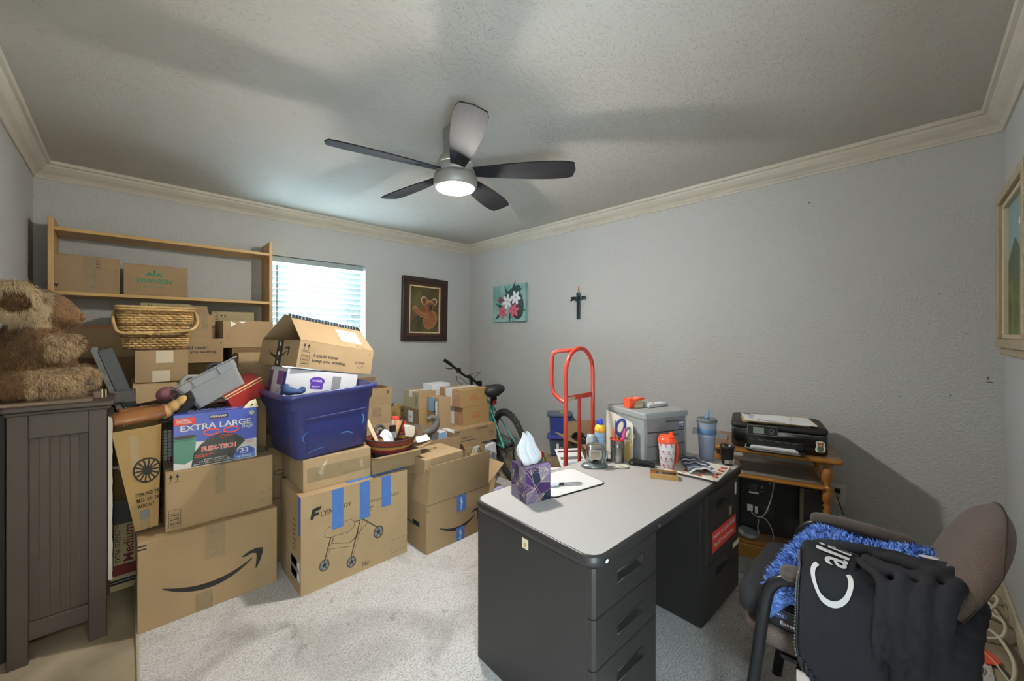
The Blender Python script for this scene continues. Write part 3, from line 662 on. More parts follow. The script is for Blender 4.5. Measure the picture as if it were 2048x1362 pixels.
def arc(u, v, r, a0, a1, wd, sx=1):
    P_ = [(u + sx*r*cos(a0 + (a1-a0)*i/10), v + r*sin(a0 + (a1-a0)*i/10), wd*sin(pi*(i+.5)/11)) for i in range(11)]
    for (x, y, w0), (x2, y2, w1) in zip(P_, P_[1:]): b.line(fs, [(x, y), (x2, y2)], max(w0, w1), SCUFF, .0012)
arc(-.14, .10, .03, 1.4, 4.2, .004); arc(.14, .14, .035, -1.2, 1.0, .008, .6); arc(.05, .045, .04, .6, 2.0, .007, 1.3); arc(-.09, -.02, .05, 1.2, 2.4, .004, 1.6)
for u in (-.05, -.01, .03, .1): b.ell(fs, u, .012 + u*.05, .003, .003, BLACK, .0012)
b.build('scuffs', tt)
# things in the tote
def d_(m, f):
    F_ = f['F']; m.rect(F_, .0, .05, 0, .24, mat('purple_print', '#7d4a80', .5)); m.rect(F_, .06, .12, .0, .235, WHITE, .001); m.rect(F_, .13, .21, .10, .24, mat('purple_print', '#7d4a80', .5)); m.rect(F_, .12, .2, .0, .13, WHITE, .001)
    m.rect(F_, .215, .255, .0, .24, mat('navy_print', '#2f3f80', .5), .001); m.text(F_, 'OXO', .245, .12, .022, WHITE, w=.07, rot=pi/2)
    for k in range(4): m.rect(F_, .135, .19, .03 + k*.02, .034 + k*.02, GREY, .0014)
    barpanel(m, F_, .065, .02, .04, .05, GREY)
def d2(m, f):
    F_ = f['F']; PUR = mat('purple_emblem', '#5a35a0', .5)
    m.ell(F_, .165, .125, .042, .024, PUR); m.rect(F_, .13, .2, .08, .11, PUR, .0009); m.text(F_, 'ANGEL', .135, .121, .012, WHITE, w=.06); m.text(F_, 'SOFT', .14, .088, .010, WHITE, w=.045, off=.0012)
    m.rect(F_, .25, .30, .04, .16, mat('grey_band', '#85868a', .5)); m.line(F_, [(.0, .095), (.04, .095)], .002, GREY)
    for k in range(3): m.rect(F_, .33, .36 + k*.01, .08 - k*.01, .082 - k*.01, GREY)
carton('white carton with a purple emblem lying in the blue tote, purple print on its end', .592, 2.37, .962, .40, .26, .182, rot=(0, R(9.5), R(4)), m=KRW, deco=d2, name='retail_box')
bx_ = [o for o in bpy.data.objects if o.get('label', '').startswith('white carton with a purple emblem')][0]
b = MB(); d_(b, dict(F=Fr((-.2003, .14, 0), (0, -1, 0), (0, 0, 1)))); b.v = [Vector((q.x, .13 - (.14 - q.y)*1.0, q.z*.68)) for q in b.v]; b.build('printed_label', bx_)
bcl = blob([((.60, 2.26, 1.03), (.035, .03, .022)), ((.632, 2.25, 1.025), (.04, .025, .014)), ((.585, 2.27, 1.05), (.018, .018, .022)), ((.66, 2.25, 1.035), (.015, .02, .018))], .006, mat('blue_fabric', '#36507c', .9, var=.3, vs=40, bump=.4, bs=60), 'blue_cloth', smooth_it=2); tag(bcl, 'crumpled blue cloth poking over the rim of the blue tote', 'cloth')
# prime carton
def d_(m, f):
    F_ = f['F']; arrows(m, F_, .02, .095, .045); barpanel(m, F_, .018, .012, .045, .078)
    m.text(F_, 'I could never', .088, .066, .020, INK, w=.155, bold=.016); m.text(F_, 'keep you waiting.', .084, .034, .022, INK, w=.208, bold=.016)
    m.text(F_, 'prime', .355, .052, .022, INK, w=.062, bold=.004); smile(m, F_, .365, .030, .045)
    dashes(m, F_, .443, .12, .008)
    L_ = f['L']; smile(m, L_, .11, .035, .24); dashes(m, L_, .0, .13, .01)
pb = carton('open brown carton printed with a waiting slogan, tipped across the top of the blue tote', .655, 2.35, 1.147, .475, .45, .15, rot=(R(0), R(9.5), R(11)), deco=d_, top='open', m=KR2, flaps=[('F', 142, .25), ('B', 142, .25), ('R', 172, .12)])
BT = mat('black_packing_tape', '#23272b', .3)
b = MB(); b.box(-.2392, -.2378, -.045, .02, 0, .15, BT)
for z, t_ in ((.125, .012), (.07, .012), (.02, .010)): b.ell(Fr((-.2393, -.012, z), (0, -1, 0), (0, 0, 1)), 0, 0, t_*.7, t_, WHITE, .0006); 
for k in range(5): b.rect(Fr((-.2393, -.0, 0), (0, -1, 0), (0, 0, 1)), -.01, .03, .04 + k*.022, .0425 + k*.022, GREY, .0007)
b.build('packing_tape', pb)
a_ = R(142); b = MB(); ff = Fr((-.2375, -.225, .15), (1, 0, 0), (0, -cos(a_), sin(a_)))
b.rect(ff, .002, .47, .21, .25, BT, .003)
random.seed(3)
for k in range(22):
    u = .01 + k*.02; b.line(ff, [(u, .213), (u + .012, .247)], random.uniform(.002, .006), mat('tape_print', '#7d97a6', .4) if k % 3 else WHITE, .0036)
b.build('packing_tape', pb)
b = MB(); b.rect(ff, .27, .41, .05, .175, WHITE, .003); b.text(ff, 'PS US', .3, .145, .014, INK, w=.06, off=.0036)
for k in range(5): b.rect(ff, .285, .36 + .01*(k % 3), .07 + k*.012, .074 + k*.012, GREY, .0036)
b.build('shipping_label', pb)
# open smile carton at the right of the pile
def d_(m, f):
    F_ = f['F']; m.rect(F_, .002, .488, .287, .2905, SEAM); smile(m, F_, .095, .062, .32); dashes(m, F_, .003, .255, .012)
    dashes(m, F_, .46, .06, .012)
    L_ = f['L']; m.rect(L_, .22, .30, .14, .17, INK); m.text(L_, 'pack', .15, .13, .03, INK, w=.1)
ob = carton('big open brown carton with a curved arrow and blue tape labels on its front', 1.272, 2.03, .008, .49, .375, .292, deco=d_, top='open', flaps=[('F', 84, .24), ('L', 100, .20), ('R', 35, .19)],
       side_tape=[(.225, .297, .185, .287, BTAPE), (.222, .285, .0, .085, BTAPE)])
b = MB(); F_ = Fr((-.245, -.1888, 0), (1, 0, 0), (0, 0, 1)); b.text(F_, 'Fragile', .27, .195, .02, WHITE, w=.08, rot=pi/2, off=.001); b.text(F_, 'Fragile', .262, .01, .02, WHITE, w=.06, rot=pi/2, off=.001); b.build('handwriting', ob)
carton('pale carton with black lettering inside the big open carton', 1.30, 2.09, .014, .30, .26, .54, m=KR2, deco=lambda m, f: m.text(f['T'], 'DEPACK', .06, .16, .035, INKB, w=.16), rz=R(2))
carton('brown carton with a blue tape strip and torn side, behind the big open carton', 1.76, 2.41, .008, .42, .18, .342, m=KR, deco=lambda m, f: m.poly(f['F'], [(.33, .0), (.38, .02), (.41, .12), (.38, .17), (.34, .16), (.35, .1)], mat('torn_card', '#c9ab7c', .9)), side_tape=[(.37, .395, .235, .35, BTAPE)], tape=(.03, .1, BTAPE))
# small open carton with the coiled basket
so = carton('small open brown carton on the rollator carton, holding the coiled basket', 1.015, 2.20, .505, .32, .26, .095, m=KR, top='open', flaps=[('F', 12, .075), ('B', 75, .13), ('R', 15, .10)], rz=R(0))
CB = MB(); cols = [mat('coil_' + c, c, .85, var=.5, vs=160, bump=.6, bs=300) for c in ('#8f3a2a', '#4a3a34', '#b5893c', '#8f1f33', '#7a2a30', '#3a4650', '#a98a46', '#574038')]
cb = thing('coiled_basket', 'shallow oval coiled basket striped red, mustard and black, filled with household bits', 'basket', (1.19, 2.305, .562), rz=R(15))
seq = [6, 6, 5, 5, 7, 3, 3, 4, 2, 2, 1, 0, 0, 0, 1]
for i, c in enumerate(seq):
    t = i / (len(seq)-1); r = .085 + .072 * t ** .8; CB.tube([(r*1.08*cos(a), r*sin(a)*.88, .005 + t*.112 + .014*t*cos(a)**2) for a in [2*pi*k/40 for k in range(40)]], .0056, cols[c], 8, close=True)
CB.lathe([(.001, .003), (.09, .003), (.1, .006)], cols[1], 30, sx=1.12, sy=.92); CB.build('coils', cb)
BK = (1.19, 2.30, .640)
def inb(name, mb, label, cat, dx, dy, dz, rot, bevel=0): tag(mb.build(name, loc=(BK[0]+dx, BK[1]+dy, BK[2]+dz), rot=rot, bevel=bevel), label, cat)
b = MB(); b.lathe([(.022, 0), (.024, .004), (.024, .075), (.0235, .08)], WHITE, 24); b.lathe([(.0255, .08), (.026, .082), (.026, .094), (.024, .096)], RED, 24); b.rect(Fr((-.01, -.0245, .02), (1, 0, 0), (0, 0, 1)), 0, .02, 0, .04, RED); inb('pill_bottle', b, 'white plastic bottle with a red cap standing in the coiled basket', 'bottle', .045, .06, .055, (0, R(6), 0))
b = MB(); TUBEB = mat('kraft_tube', '#a5744a', .6, var=.2, vs=20); b.lathe([(.022, 0), (.026, .12), (.024, .12), (.02, .01)], TUBEB, 24, cap=False); inb('cardboard_tube', b, 'open brown cardboard tube leaning in the coiled basket', 'tube', .03, .02, .015, (R(6), R(10), 0))
b = MB(); b.lathe([(.0, 0), (.012, .0), (.018, .03), (.019, .05), (.016, .07), (.008, .075), (.007, .09), (.001, .091)], mat('red_plastic', '#b52a22', .4), 20); b.cyl((0, 0, .076), (0, 0, .098), .009, BLACK, 14); inb('red_squeeze_bottle', b, 'small red bottle with black cap in the coiled basket, behind the tube', 'bottle', .085, .03, .05, (0, R(12), 0))
b = MB(); b.box(-.011, .011, -.0015, .0015, 0, .17, mat('emery_board', '#d9c9a0', .8)); inb('wooden_paint_stick', b, 'flat pale wooden stick standing at the left of the coiled basket', 'stick', -.10, -.03, .015, (R(-8), R(-22), R(10)))
b = MB(); b.box(-.02, .02, -.006, .006, 0, .09, BLACK); b.box(-.016, .016, -.007, -.006, .01, .05, GREY); inb('remote_control', b, 'dark grey remote control propped in the middle of the coiled basket', 'remote', -.01, -.045, .03, (R(-15), R(5), R(8)), .003)
b = MB(); b.box(-.006, .006, -.004, .004, 0, .16, BLACK); b.box(-.0065, -.005, -.005, .005, .02, .15, STEEL); inb('black_ruler', b, 'long narrow black tool leaning right across the coiled basket', 'tool', .0, -.05, .02, (R(-10), R(30), 0), .001)
b = MB()
for k in range(9): b.add([(-.035, -.03 + k*.002, .0), (.035, -.03 + k*.002, .004), (.035 + .003*(k % 2), -.0 + k*.004, .065), (-.033, -.0 + k*.004, .06)], [(0, 1, 2, 3)], WHITE if k % 2 else mat('old_paper', '#b9b3a2', .8))
inb('folded_papers', b, 'bundle of folded white papers at the right side of the coiled basket', 'papers', .105, -.01, .03, (R(10), R(20), R(15)))
b = MB(); b.sheet(lambda u, v: (u*.07 - .035, v*.05 - .02 + .01*sin(u*4), .05*v + .012*sin(u*6 + v*4)), 8, 6, WHITE); inb('receipt', b, 'curled white receipt near the front left of the coiled basket', 'paper', -.06, -.05, .035, (R(20), R(-10), R(20)))
b = MB(); b.tube(smooth_pts([(-.04, 0, .02), (-.045, .01, .06), (-.02, .02, .085), (.01, .02, .08), (.02, 0, .05), (.0, -.01, .02)], 6), .009, mat('dark_strap', '#34363a', .6), 8); b.box(-.025, .01, -.02, .0, .03, .07, mat('dark_strap', '#34363a', .6)); inb('coiled_black_strap', b, 'coiled dark strap at the back of the coiled basket', 'strap', -.04, .045, .02, (0, 0, 0))
b = MB(); b.cyl((0, 0, 0), (0, 0, .11), .0045, mat('purple_pen', '#5d3a78', .4), 10); inb('purple_pen', b, 'purple pen leaning at the left back of the coiled basket', 'pen', -.07, .02, .02, (0, R(-25), 0))
b = MB(); b.sheet(lambda u, v: (u*.09, v*.075, .012*u*u + .01*v), 4, 4, WHITE); tag(b.build('paper_note', loc=(1.335, 2.235, .628), rot=(R(8), R(3), R(-10)), solid=.0006), 'white paper note sticking out to the right of the coiled basket', 'paper')
# ---- the rest of the stack behind and left
WK = thing('wicker_basket', 'oblong wicker basket with bent cane handles hanging down, on a small taped carton', 'basket', (.118, 3.02, 1.238), rz=R(-2))
CANE = mat('cane', '#d0ab70', .5, var=.5, vs=25); CANE2 = mat('cane_dark', '#8f6a3c', .55, var=.5, vs=30)
b = MB(); rows = 17
def rect_ring(w, d, z, n=64, r=.04):
    out = []
    per = 2*(w+d)*2
    pts = rr(w, d, r, z, 4); K = len(pts); 
    seg = [((Vector(pts[(i+1) % K]) - Vector(pts[i])).length) for i in range(K)]; tot = sum(seg)
    for k in range(n):
        s_ = tot*k/n; i = 0
        while s_ > seg[i]: s_ -= seg[i]; i += 1
        a = Vector(pts[i]).lerp(Vector(pts[(i+1) % K]), s_/seg[i]); out.append(a)
    return out
for i in range(rows):
    t = i/(rows-1); z = .012 + t*.205; n = 168; ring = rect_ring(.128 + .028*t, .085 + .02*t, z, n)
    P_ = []
    for k, q in enumerate(ring):
        nrm = Vector((q.x, q.y*1.4, 0)).normalized(); s_ = sin(2*pi*k/n*28 + (i % 2)*pi)
        P_.append(q + nrm*.0045*s_ + Vector((0, 0, .001*sin(k*1.7+i))))
    b.tube(P_, .0058, CANE if (i*7) % 5 else CANE2, 5, close=True)
for k in range(56):
    B0 = rect_ring(.128, .085, .006, 56)[k]; B1 = rect_ring(.156, .105, .22, 56)[k]; b.cyl(B0, B1, .0035, CANE2, 6)
b.box(-.12, .12, -.078, .078, .002, .010, CANE2)
b.build('weave', WK)
b = MB()
for r_, z in ((.0075, .222), (.0075, .236)): b.tube(rect_ring(.163, .112, z, 60), r_, CANE, 8, close=True)
b.build('rim', WK)
for s_ in (-1, 1):
    b = MB(); b.tube(smooth_pts([(-.168, .0, .215), (-.172, s_*.05, .19), (-.165, s_*.115, .14), (-.135, s_*.135, .095), (0, s_*.132, .098), (.135, s_*.135, .11), (.175, s_*.10, .15), (.176, s_*.05, .19), (.17, 0, .215)], 6), .0075, CANE, 8); b.build('handle', WK)
PL = mat('paper_patch', '#c2b49c', .6)
carton('small brown carton with two paper patches, directly under the wicker basket', .027, 2.93, 1.062, .222, .22, .176, m=KR, deco=lambda m, f: (m.rect(f['F'], .085, .158, .105, .172, PL), m.rect(f['F'], .07, .145, .0, .062, PL)), rz=R(-1.5))
carton('wide open brown carton supporting the small patched carton, one flap folded out', .015, 2.95, .62, .50, .42, .442, m=KR, side_tape=[], deco=lambda m, f: None)
b = MB(); b.add([(.02, 2.945, 1.06), (.20, 2.945, 1.06), (.215, 2.86, .985), (.022, 2.87, .955)], [(0, 3, 2, 1)], KR2); tag(b.build('cardboard_flap', solid=.004), 'folded out cardboard flap below the small patched carton', 'flap')
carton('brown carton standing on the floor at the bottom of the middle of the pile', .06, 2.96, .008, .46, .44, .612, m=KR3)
def d_(m, f): m.text(f['F'], 'I could never', .03, .085, .022, INK, w=.15, bold=.014); m.text(f['F'], 'keep you waiting.', .03, .055, .024, INK, w=.2, bold=.014); dashes(m, f['F'], .245, .12, .012)
carton('brown carton with a printed waiting slogan, just right of the wicker basket', .19, 3.20, 1.145, .262, .3, .153, m=KR, deco=d_)
carton('brown carton under the slogan carton right of the wicker basket', .17, 3.40, .9, .29, .3, .245, m=KR4)
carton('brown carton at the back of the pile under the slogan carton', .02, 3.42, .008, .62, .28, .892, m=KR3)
carton('open topped brown carton behind the wicker basket handle', .13, 3.28, 1.298, .29, .27, .16, m=KR, top='open', flaps=[('B', 60, .08)], side_tape=[(.22, .25, .06, .16, TAPE)])
carton('low carton behind the wicker basket with a line of black print', .06, 3.56, 1.298, .26, .15, .238, m=KR5, deco=lambda m, f: m.text(f['F'], 'Always a pleasure', .03, .205, .022, INK, w=.2))
carton('brown carton with two white tape triangles, right of the slogan carton', .452, 3.20, 1.235, .30, .36, .183, m=KR, rz=R(6), deco=lambda m, f: (m.poly(f['F'], [(.04, .18), (.045, .14), (.075, .165)], WHITE), m.poly(f['F'], [(.09, .178), (.13, .178), (.11, .165)], WHITE), m.line(f['F'], [(.03, .09), (.03, .065), (.045, .065)], .002, INKB)))
carton('dark brown carton under the carton with white tape triangles', .50, 3.19, .93, .30, .30, .305, m=KR3)
carton('tall brown carton low in the pile, behind the clear bin', .53, 3.05, .008, .38, .36, .922, m=KR3)
carton('flat carton with arrows and a bar panel standing behind, under the shelf', .44, 3.62, 1.0, .27, .08, .497, m=KR5, deco=lambda m, f: (barpanel(m, f['F'], .005, .40, .035, .09), arrows(m, f['F'], .055, .44, .04)))
carton('plain brown carton just right of the clear bin, below the prime slogan carton', .50, 2.98, .95, .24, .2, .255, m=KR, rz=R(-4))
carton('brown carton with a blue strip and black lettering, behind the plush bear', -.36, 3.30, 1.19, .40, .38, .188, m=KR, deco=lambda m, f: (m.rect(f['T'], .0, .4, .03, .09, BTAPE), m.text(f['F'], 'DEPACK', .17, .168, .012, INKR, w=.12)))
carton('plain dark brown carton under the blue striped carton, behind the plush bear', -.38, 3.30, .80, .42, .38, .39, m=KR3)
carton('large brown carton on the floor under the plain dark carton, in the left corner', -.40, 3.30, .0, .42, .38, .80, m=KR3)
# boxes on the shelf
carton('plain brown carton with a printed bar panel on the left of the pine shelf', -.328, 3.73, 1.597, .29, .24, .235, m=KR, rz=0, side_tape=[(.125, .18, 0, .235, TAPE)], deco=lambda m, f: (barpanel(m, f['F'], .165, .155, .038, .072), corners(m, f['F'], .225, .15, .05, .07), m.poly(f['F'], [(.0, .045), (.022, .045), (.010, .02)], INK)))
def d_(m, f):
    F_ = f['F']; m.text(F_, 'SWANSON', .065, .085, .032, INKG, w=.18, bold=.014); m.rect(F_, .10, .205, .06, .063, INKG); 
    for a, l in ((90, 1), (45, 1.05), (135, 1.05), (12, 1.1), (168, 1.1)):
        A = R(a); m.ell(F_, .155 + cos(A)*.030*l, .137 + sin(A)*.020*l, .013, .0055, INKG, rot=A)
    m.ell(F_, .155, .172, .006, .006, INKG); m.line(F_, [(.14, .15), (.155, .128), (.17, .15)], .004, INKG)
carton('brown carton with green leaf logo lettering on the right of the pine shelf', -.02, 3.72, 1.597, .335, .22, .212, m=KR, deco=d_)
# clear bin, shoe box, boots, purse
CLR = mat('cloudy_clear_plastic', '#aeb4b8', .25, trans=.3, alpha=.62, ior=1.3)
cbn = thing('clear_plastic_bin', 'cloudy clear plastic bin tipped on its side edge, dark shoes inside', 'bin', (.365, 2.62, .985), rot=(R(-14), R(-30), R(2))); cbn.scale = (1.1, 1, 1)
b = MB(); o_ = [rr(.105, .085, .02, 0, 4), rr(.118, .098, .02, .10, 4), rr(.123, .103, .02, .102, 4), rr(.128, .108, .02, .140, 4), rr(.145, .125, .025, .142, 4), rr(.145, .125, .025, .148, 4)]
i_ = [rr(.125, .105, .02, .146, 4), rr(.120, .100, .02, .10, 4), rr(.102, .082, .02, .004, 4)]
b.rings(o_ + i_, CLR, False); 
for x in (-.06, .05): b.box(x-.003, x+.003, -.112, -.102, .10, .142, CLR)
b.build('tub', cbn, bevel=.0015)
sm_ = mat('dark_shoe', '#2d2b2b', .5); sm2 = mat('grey_strap', '#8d8d88', .5)
for k, (x, z, m_) in enumerate(((-.07, .10, sm2), (.05, .10, sm_))):
    M_ = Matrix.Translation((.365, 2.62, .985)) @ Euler((R(-14), R(-30), R(2))).to_matrix().to_4x4()
    b = MB(); b.tube(smooth_pts([(-.05, 0, 0), (-.04, 0, .05), (0, 0, .075), (.04, 0, .05), (.05, 0, 0)], 5), [.014]*21, m_, 8, sx=2.2)
    b.sph((0, 0, -.01), (.05, .05, .03), m_)
    o = b.build('sandal'); o.matrix_world = M_ @ Matrix.Translation((x, 0, z)); tag(o, ('grey strapped' if k == 0 else 'dark') + ' sandal poking out of the ' + ('left' if k == 0 else 'right') + ' end of the clear bin', 'shoe')
REDB = mat('shoebox_red', '#9c2a24', .5, var=.15, vs=9); CRD = mat('shoebox_edge', '#cdb486', .7)
sb = thing('red_shoe_box', 'red shoe box with cream edges, tipped open between the clear bin and the tote', 'box', (.475, 2.60, .965), rot=(R(6), R(-28), R(8)))
b = MB(); b.box(-.09, .09, -.06, .10, 0, .075, REDB); b.build('body', sb, bevel=.001)
b = MB(); b.box(-.094, .098, -.064, .104, .078, .098, REDB); b.box(-.094, .098, -.0655, -.064, .092, .099, CRD); b.box(-.0955, -.094, -.064, .10, .078, .099, CRD); b.box(-.094, .098, -.0655, -.064, .078, .082, CRD); b.build('lid', sb)
b = MB(); b.add([(.43, 2.452, .938), (.50, 2.452, .938), (.488, 2.455, .982), (.458, 2.455, .972)], [(0, 1, 2, 3)], CREAM); b.add([(.462, 2.4515, .945), (.478, 2.4515, .95), (.474, 2.4515, .962)], [(0, 1, 2)], INK); tag(b.build('paper_card', solid=.001), 'small cream card leaning against the red shoe box behind the bin bag box', 'card')
PUR_ = mat('mauve_leather', '#7d5058', .28, var=.35, vs=9, bump=.25, bs=22)
pz = blob([((0, 0, .045), (.075, .06, .05)), ((-.03, -.02, .06), (.05, .045, .045)), ((.04, -.02, .03), (.045, .05, .05)), ((.0, .02, .07), (.06, .04, .025))], .008, PUR_, 'leather_body')
pu = thing('leather_handbag', 'slouched mauve leather handbag behind the bin bag box', 'handbag', (.178, 2.70, .955)); pz.parent = pu
b = MB(); b.box(-.005, .006, -.07, -.055, .03, .10, mat('dark_zip', '#35262a', .5)); b.tube([(-.02, -.066, .05), (0, -.074, .07), (.02, -.068, .05), (0, -.076, .03)], .003, STEEL, 6, close=True); b.tube([(-.008, -.07, .085), (.012, -.073, .09)], .004, STEEL, 6); b.build('buckle', pu)
b = MB(); b.sheet(lambda u, v: (.26 + u*.17, 2.56 + v*.16, .955 + .02*sin(u*3) + .012*sin(v*5)), 10, 6, mat('mauve_suede', '#5f4648', .8)); tag(b.build('mauve_garment', solid=.015), 'flat dark mauve garment lying between the handbag and the bin bag box', 'garment')
carton('hidden brown carton behind the bin bag box, carrying the handbag and shoe box', .205, 2.665, .405, .38, .27, .54, m=KR3)
# boot lying on its side
BT1 = mat('tan_boot_leather', '#8a5a30', .38, var=1, vcol='#6e4526', vs=9, bump=.15, bs=30); BT2 = mat('pale_boot_leather', '#c29a62', .42, var=.2, vs=14); SOLE = mat('boot_sole', '#2e2a28', .7)
def boot(name, loc, rot, label, m1, m2):
    r_ = thing(name, label, 'boot', loc, rot=rot)
    # shaft along -x, foot turned up to the right; lies on its side
    P_ = smooth_pts([(-.23, 0, .0), (-.15, 0, .002), (-.06, 0, .0), (-.01, .0, -.003), (.035, .0, .008)], 4)
    b = MB(); rs = []
    for i, q in enumerate(P_):
        t = i/(len(P_)-1); ry = .046 + .012*sin(t*pi*1.1) if t < .8 else .052; rz = .034 + .008*t
        rs.append([(q.x, q.y + ry*cos(a), q.z + rz*sin(a)) for a in [2*pi*k/20 for k in range(20)]])
    b.rings(rs, m1, True)
    rnd = random.Random(5)
    for k in range(26):
        a = rnd.uniform(3.4, 5.6); x = rnd.uniform(-.22, -.03); b.sph((x, .053*cos(a), .040*sin(a)), .0022, CREAM, 6, 4)
    b.build('shaft', r_)
    ft = blob([((.03, 0, .0), (.055, .05, .045)), ((.085, .0, .03), (.05, .04, .036), (0, -.6, 0)), ((.13, 0, .065), (.04, .036, .028), (0, -.6, 0))], .006, m2, 'foot', r_)
    b = MB(); pts = [(.045, -.068), (.088, -.060), (.140, -.018), (.188, .040), (.202, .080), (.190, .105), (.168, .098), (.12, .035), (.08, -.012), (.045, -.040)]
    b.prism(pts, (0, .045, 0), (1, 0, 0), (0, 0, 1), .09, SOLE); b.build('sole', r_, bevel=.004)
    b = MB(); b.box(.0, .045, -.038, .038, -.065, -.045, SOLE); b.build('heel', r_, bevel=.004); r_.scale = (.68, .74, .74); return r_
boot('cowboy_boot', (.105, 2.53, .950), (R(25), R(-5), R(4)), 'tan leather boot with white studding, lying on its side over the wire crate', BT1, BT2)
bt2 = boot('cowboy_boot', (.12, 2.64, .945), (R(200), R(0), R(10)), 'second tan boot lying behind the studded one, its dark heel upward', BT1, BT1)
# tapered leaning carton, wire crate, strength box
def d_(m, f):
    F_ = f['F']; u, v = .105, .27
    m.ell(F_, u, v, .062, .058, INK, .0008, n=36); m.ell(F_, u, v, .054, .050, KR4, .0011, n=36)
    for k in range(14): a = 2*pi*k/14; m.line(F_, [(u + .015*cos(a), v + .014*sin(a)), (u + .056*cos(a), v + .052*sin(a))], .008, INK, .0014)
    m.ell(F_, u, v, .024, .022, INK, .0016)
    m.text(F_, 'ITEM NO: TR3', .04, .155, .016, INK, w=.13); m.text(F_, 'M.D.: 08 / 24', .04, .128, .016, INK, w=.12); m.text(F_, 'MADE IN T', .04, .101, .016, INK, w=.095)
    m.rect(F_, .045, .105, .045, .088, GREY)
tc_ = thing('cardboard_box', 'tall narrow brown carton printed with a spoked wheel, leaning left beside the wire crate', 'box', (.064, 2.51, .425), rot=(0, R(-4), 0))
b = MB(); W0, W1, HH = .038, .082, .47
DG = .11
vs = [(-W0, -.02, 0), (W0, -.02, 0), (W0, DG, 0), (-W0, DG, 0), (-W1, -.02, HH), (W1, -.02, HH), (W1, DG, HH), (-W1, DG, HH)]
b.add(vs, [(0, 1, 5, 4), (1, 2, 6, 5), (2, 3, 7, 6), (3, 0, 4, 7), (3, 2, 1, 0)], KR4); 
tmp = MB(); d_(tmp, dict(F=Fr((-.085, -.0205, 0), (1, 0, 0), (0, 0, 1))))
b.add([(q.x*(.47 + .53*q.z/.47)*1.0 + .004, q.y, q.z) for q in tmp.v], tmp.f, INK); base_k = len(b.mi) - len(tmp.f)
for i, mi in enumerate(tmp.mi): b.mi[base_k + i] = b._m(tmp.ms[mi])
b.build('body', tc_, solid=.004)
b = MB(); b.box(-.03, .0, -.0218, -.021, .26, .44, TAPE); b.box(-.02, .012, -.0218, -.021, .0, .08, TAPE); b.build('packing_tape', tc_)
b = MB(); b.add([(-W1, DG, HH), (W1, DG, HH), (W1-.01, DG-.02, HH+.07), (-W1+.01, DG-.02, HH+.07)], [(0, 1, 2, 3)], KR4); b.build('flap', tc_, solid=.004)
wc = thing('wire_crate', 'black wire grid crate standing between the wheel carton and the plain brown carton', 'crate', (.150, 2.82, .406), rot=(0, R(0), 0))
b = MB(); WM = mat('black_wire', '#1c1b1a', .5, .3)
def grid(b, O, U, V, nu, nv, s_):
    f = Fr(O, U, V)
    for i in range(nu + 1): b.cyl(f.p(i*s_, 0), f.p(i*s_, nv*s_), .0011, WM, 5)
    for j in range(nv + 1): b.cyl(f.p(0, j*s_), f.p(nu*s_, j*s_), .0011, WM, 5)
grid(b, (-.035, -.15, .02), (1, 0, 0), (0, 0, 1), 5, 29, .0158); grid(b, (-.035, -.15, .02), (0, 1, 0), (0, 0, 1), 14, 29, .0158)
for p_ in ((-.035, -.15), (.045, -.15), (-.035, .07)): b.cyl((p_[0], p_[1], 0), (p_[0], p_[1], .485), .003, WM, 6)
b.tube([(-.035, -.15, .485), (.045, -.15, .485), (.045, .07, .485), (-.035, .07, .485)], .003, WM, 6, close=True)
b.build('wire_grid', wc)
b = MB(); b.box(-.02, .04, -.10, -.09, .03, .42, WHITE); b.box(.01, .03, -.102, -.10, .22, .28, RED); b.build('white_sheet'); o = bpy.data.objects['white_sheet']; o.location = (.150, 2.82, .406); tag(o, 'white printed sheet standing inside the black wire crate', 'sheet')
def d_(m, f):
    F_ = f['F']; DKR = mat('dark_red_print', '#6d1f20', .6); m.rect(F_, 0, .16, .34, .46, BLACK); m.rect(F_, 0, .16, .075, .13, DKR); m.rect(F_, 0, .16, .03, .055, BLACK)
    m.text(F_, 'EXTRA STRENGTH', .045, .145, .020, BLACK, w=.19, rot=pi/2); m.text(F_, 'Medium', .095, .14, .040, DKR, w=.19, rot=pi/2)
    m.rect(F_, .01, .14, .04, .046, GREY, .001)
carton('tan, black and dark red moving box with vertical lettering, right of the cabinet', -.072, 2.88, .0, .16, .25, .46, m=KR5, deco=d_)
carton('dark brown carton above the moving box, half hidden behind the wheel carton', -.07, 2.92, .46, .14, .22, .26, m=KR3)
# black board leaning
bd = thing('black_board', 'narrow black board with a scuffed grey edge, leaning left between bear and basket', 'board', (.02, 2.78, .90), rot=(0, R(-17), 0))
b = MB(); b.box(-.02, .035, -.01, .01, 0, .37, BLACK); b.build('panel', bd, bevel=.003)
b = MB(); EDG = mat('scuffed_edge', '#6c6d6c', .5, var=.5, vs=30); b.prism([(-.042, 0), (-.02, 0), (-.02, .355), (-.012, .385), (-.03, .392), (-.04, .38)], (0, -.014, 0), (1, 0, 0), (0, 0, 1), -.02, EDG); b.build('grey_edge', bd, bevel=.002)
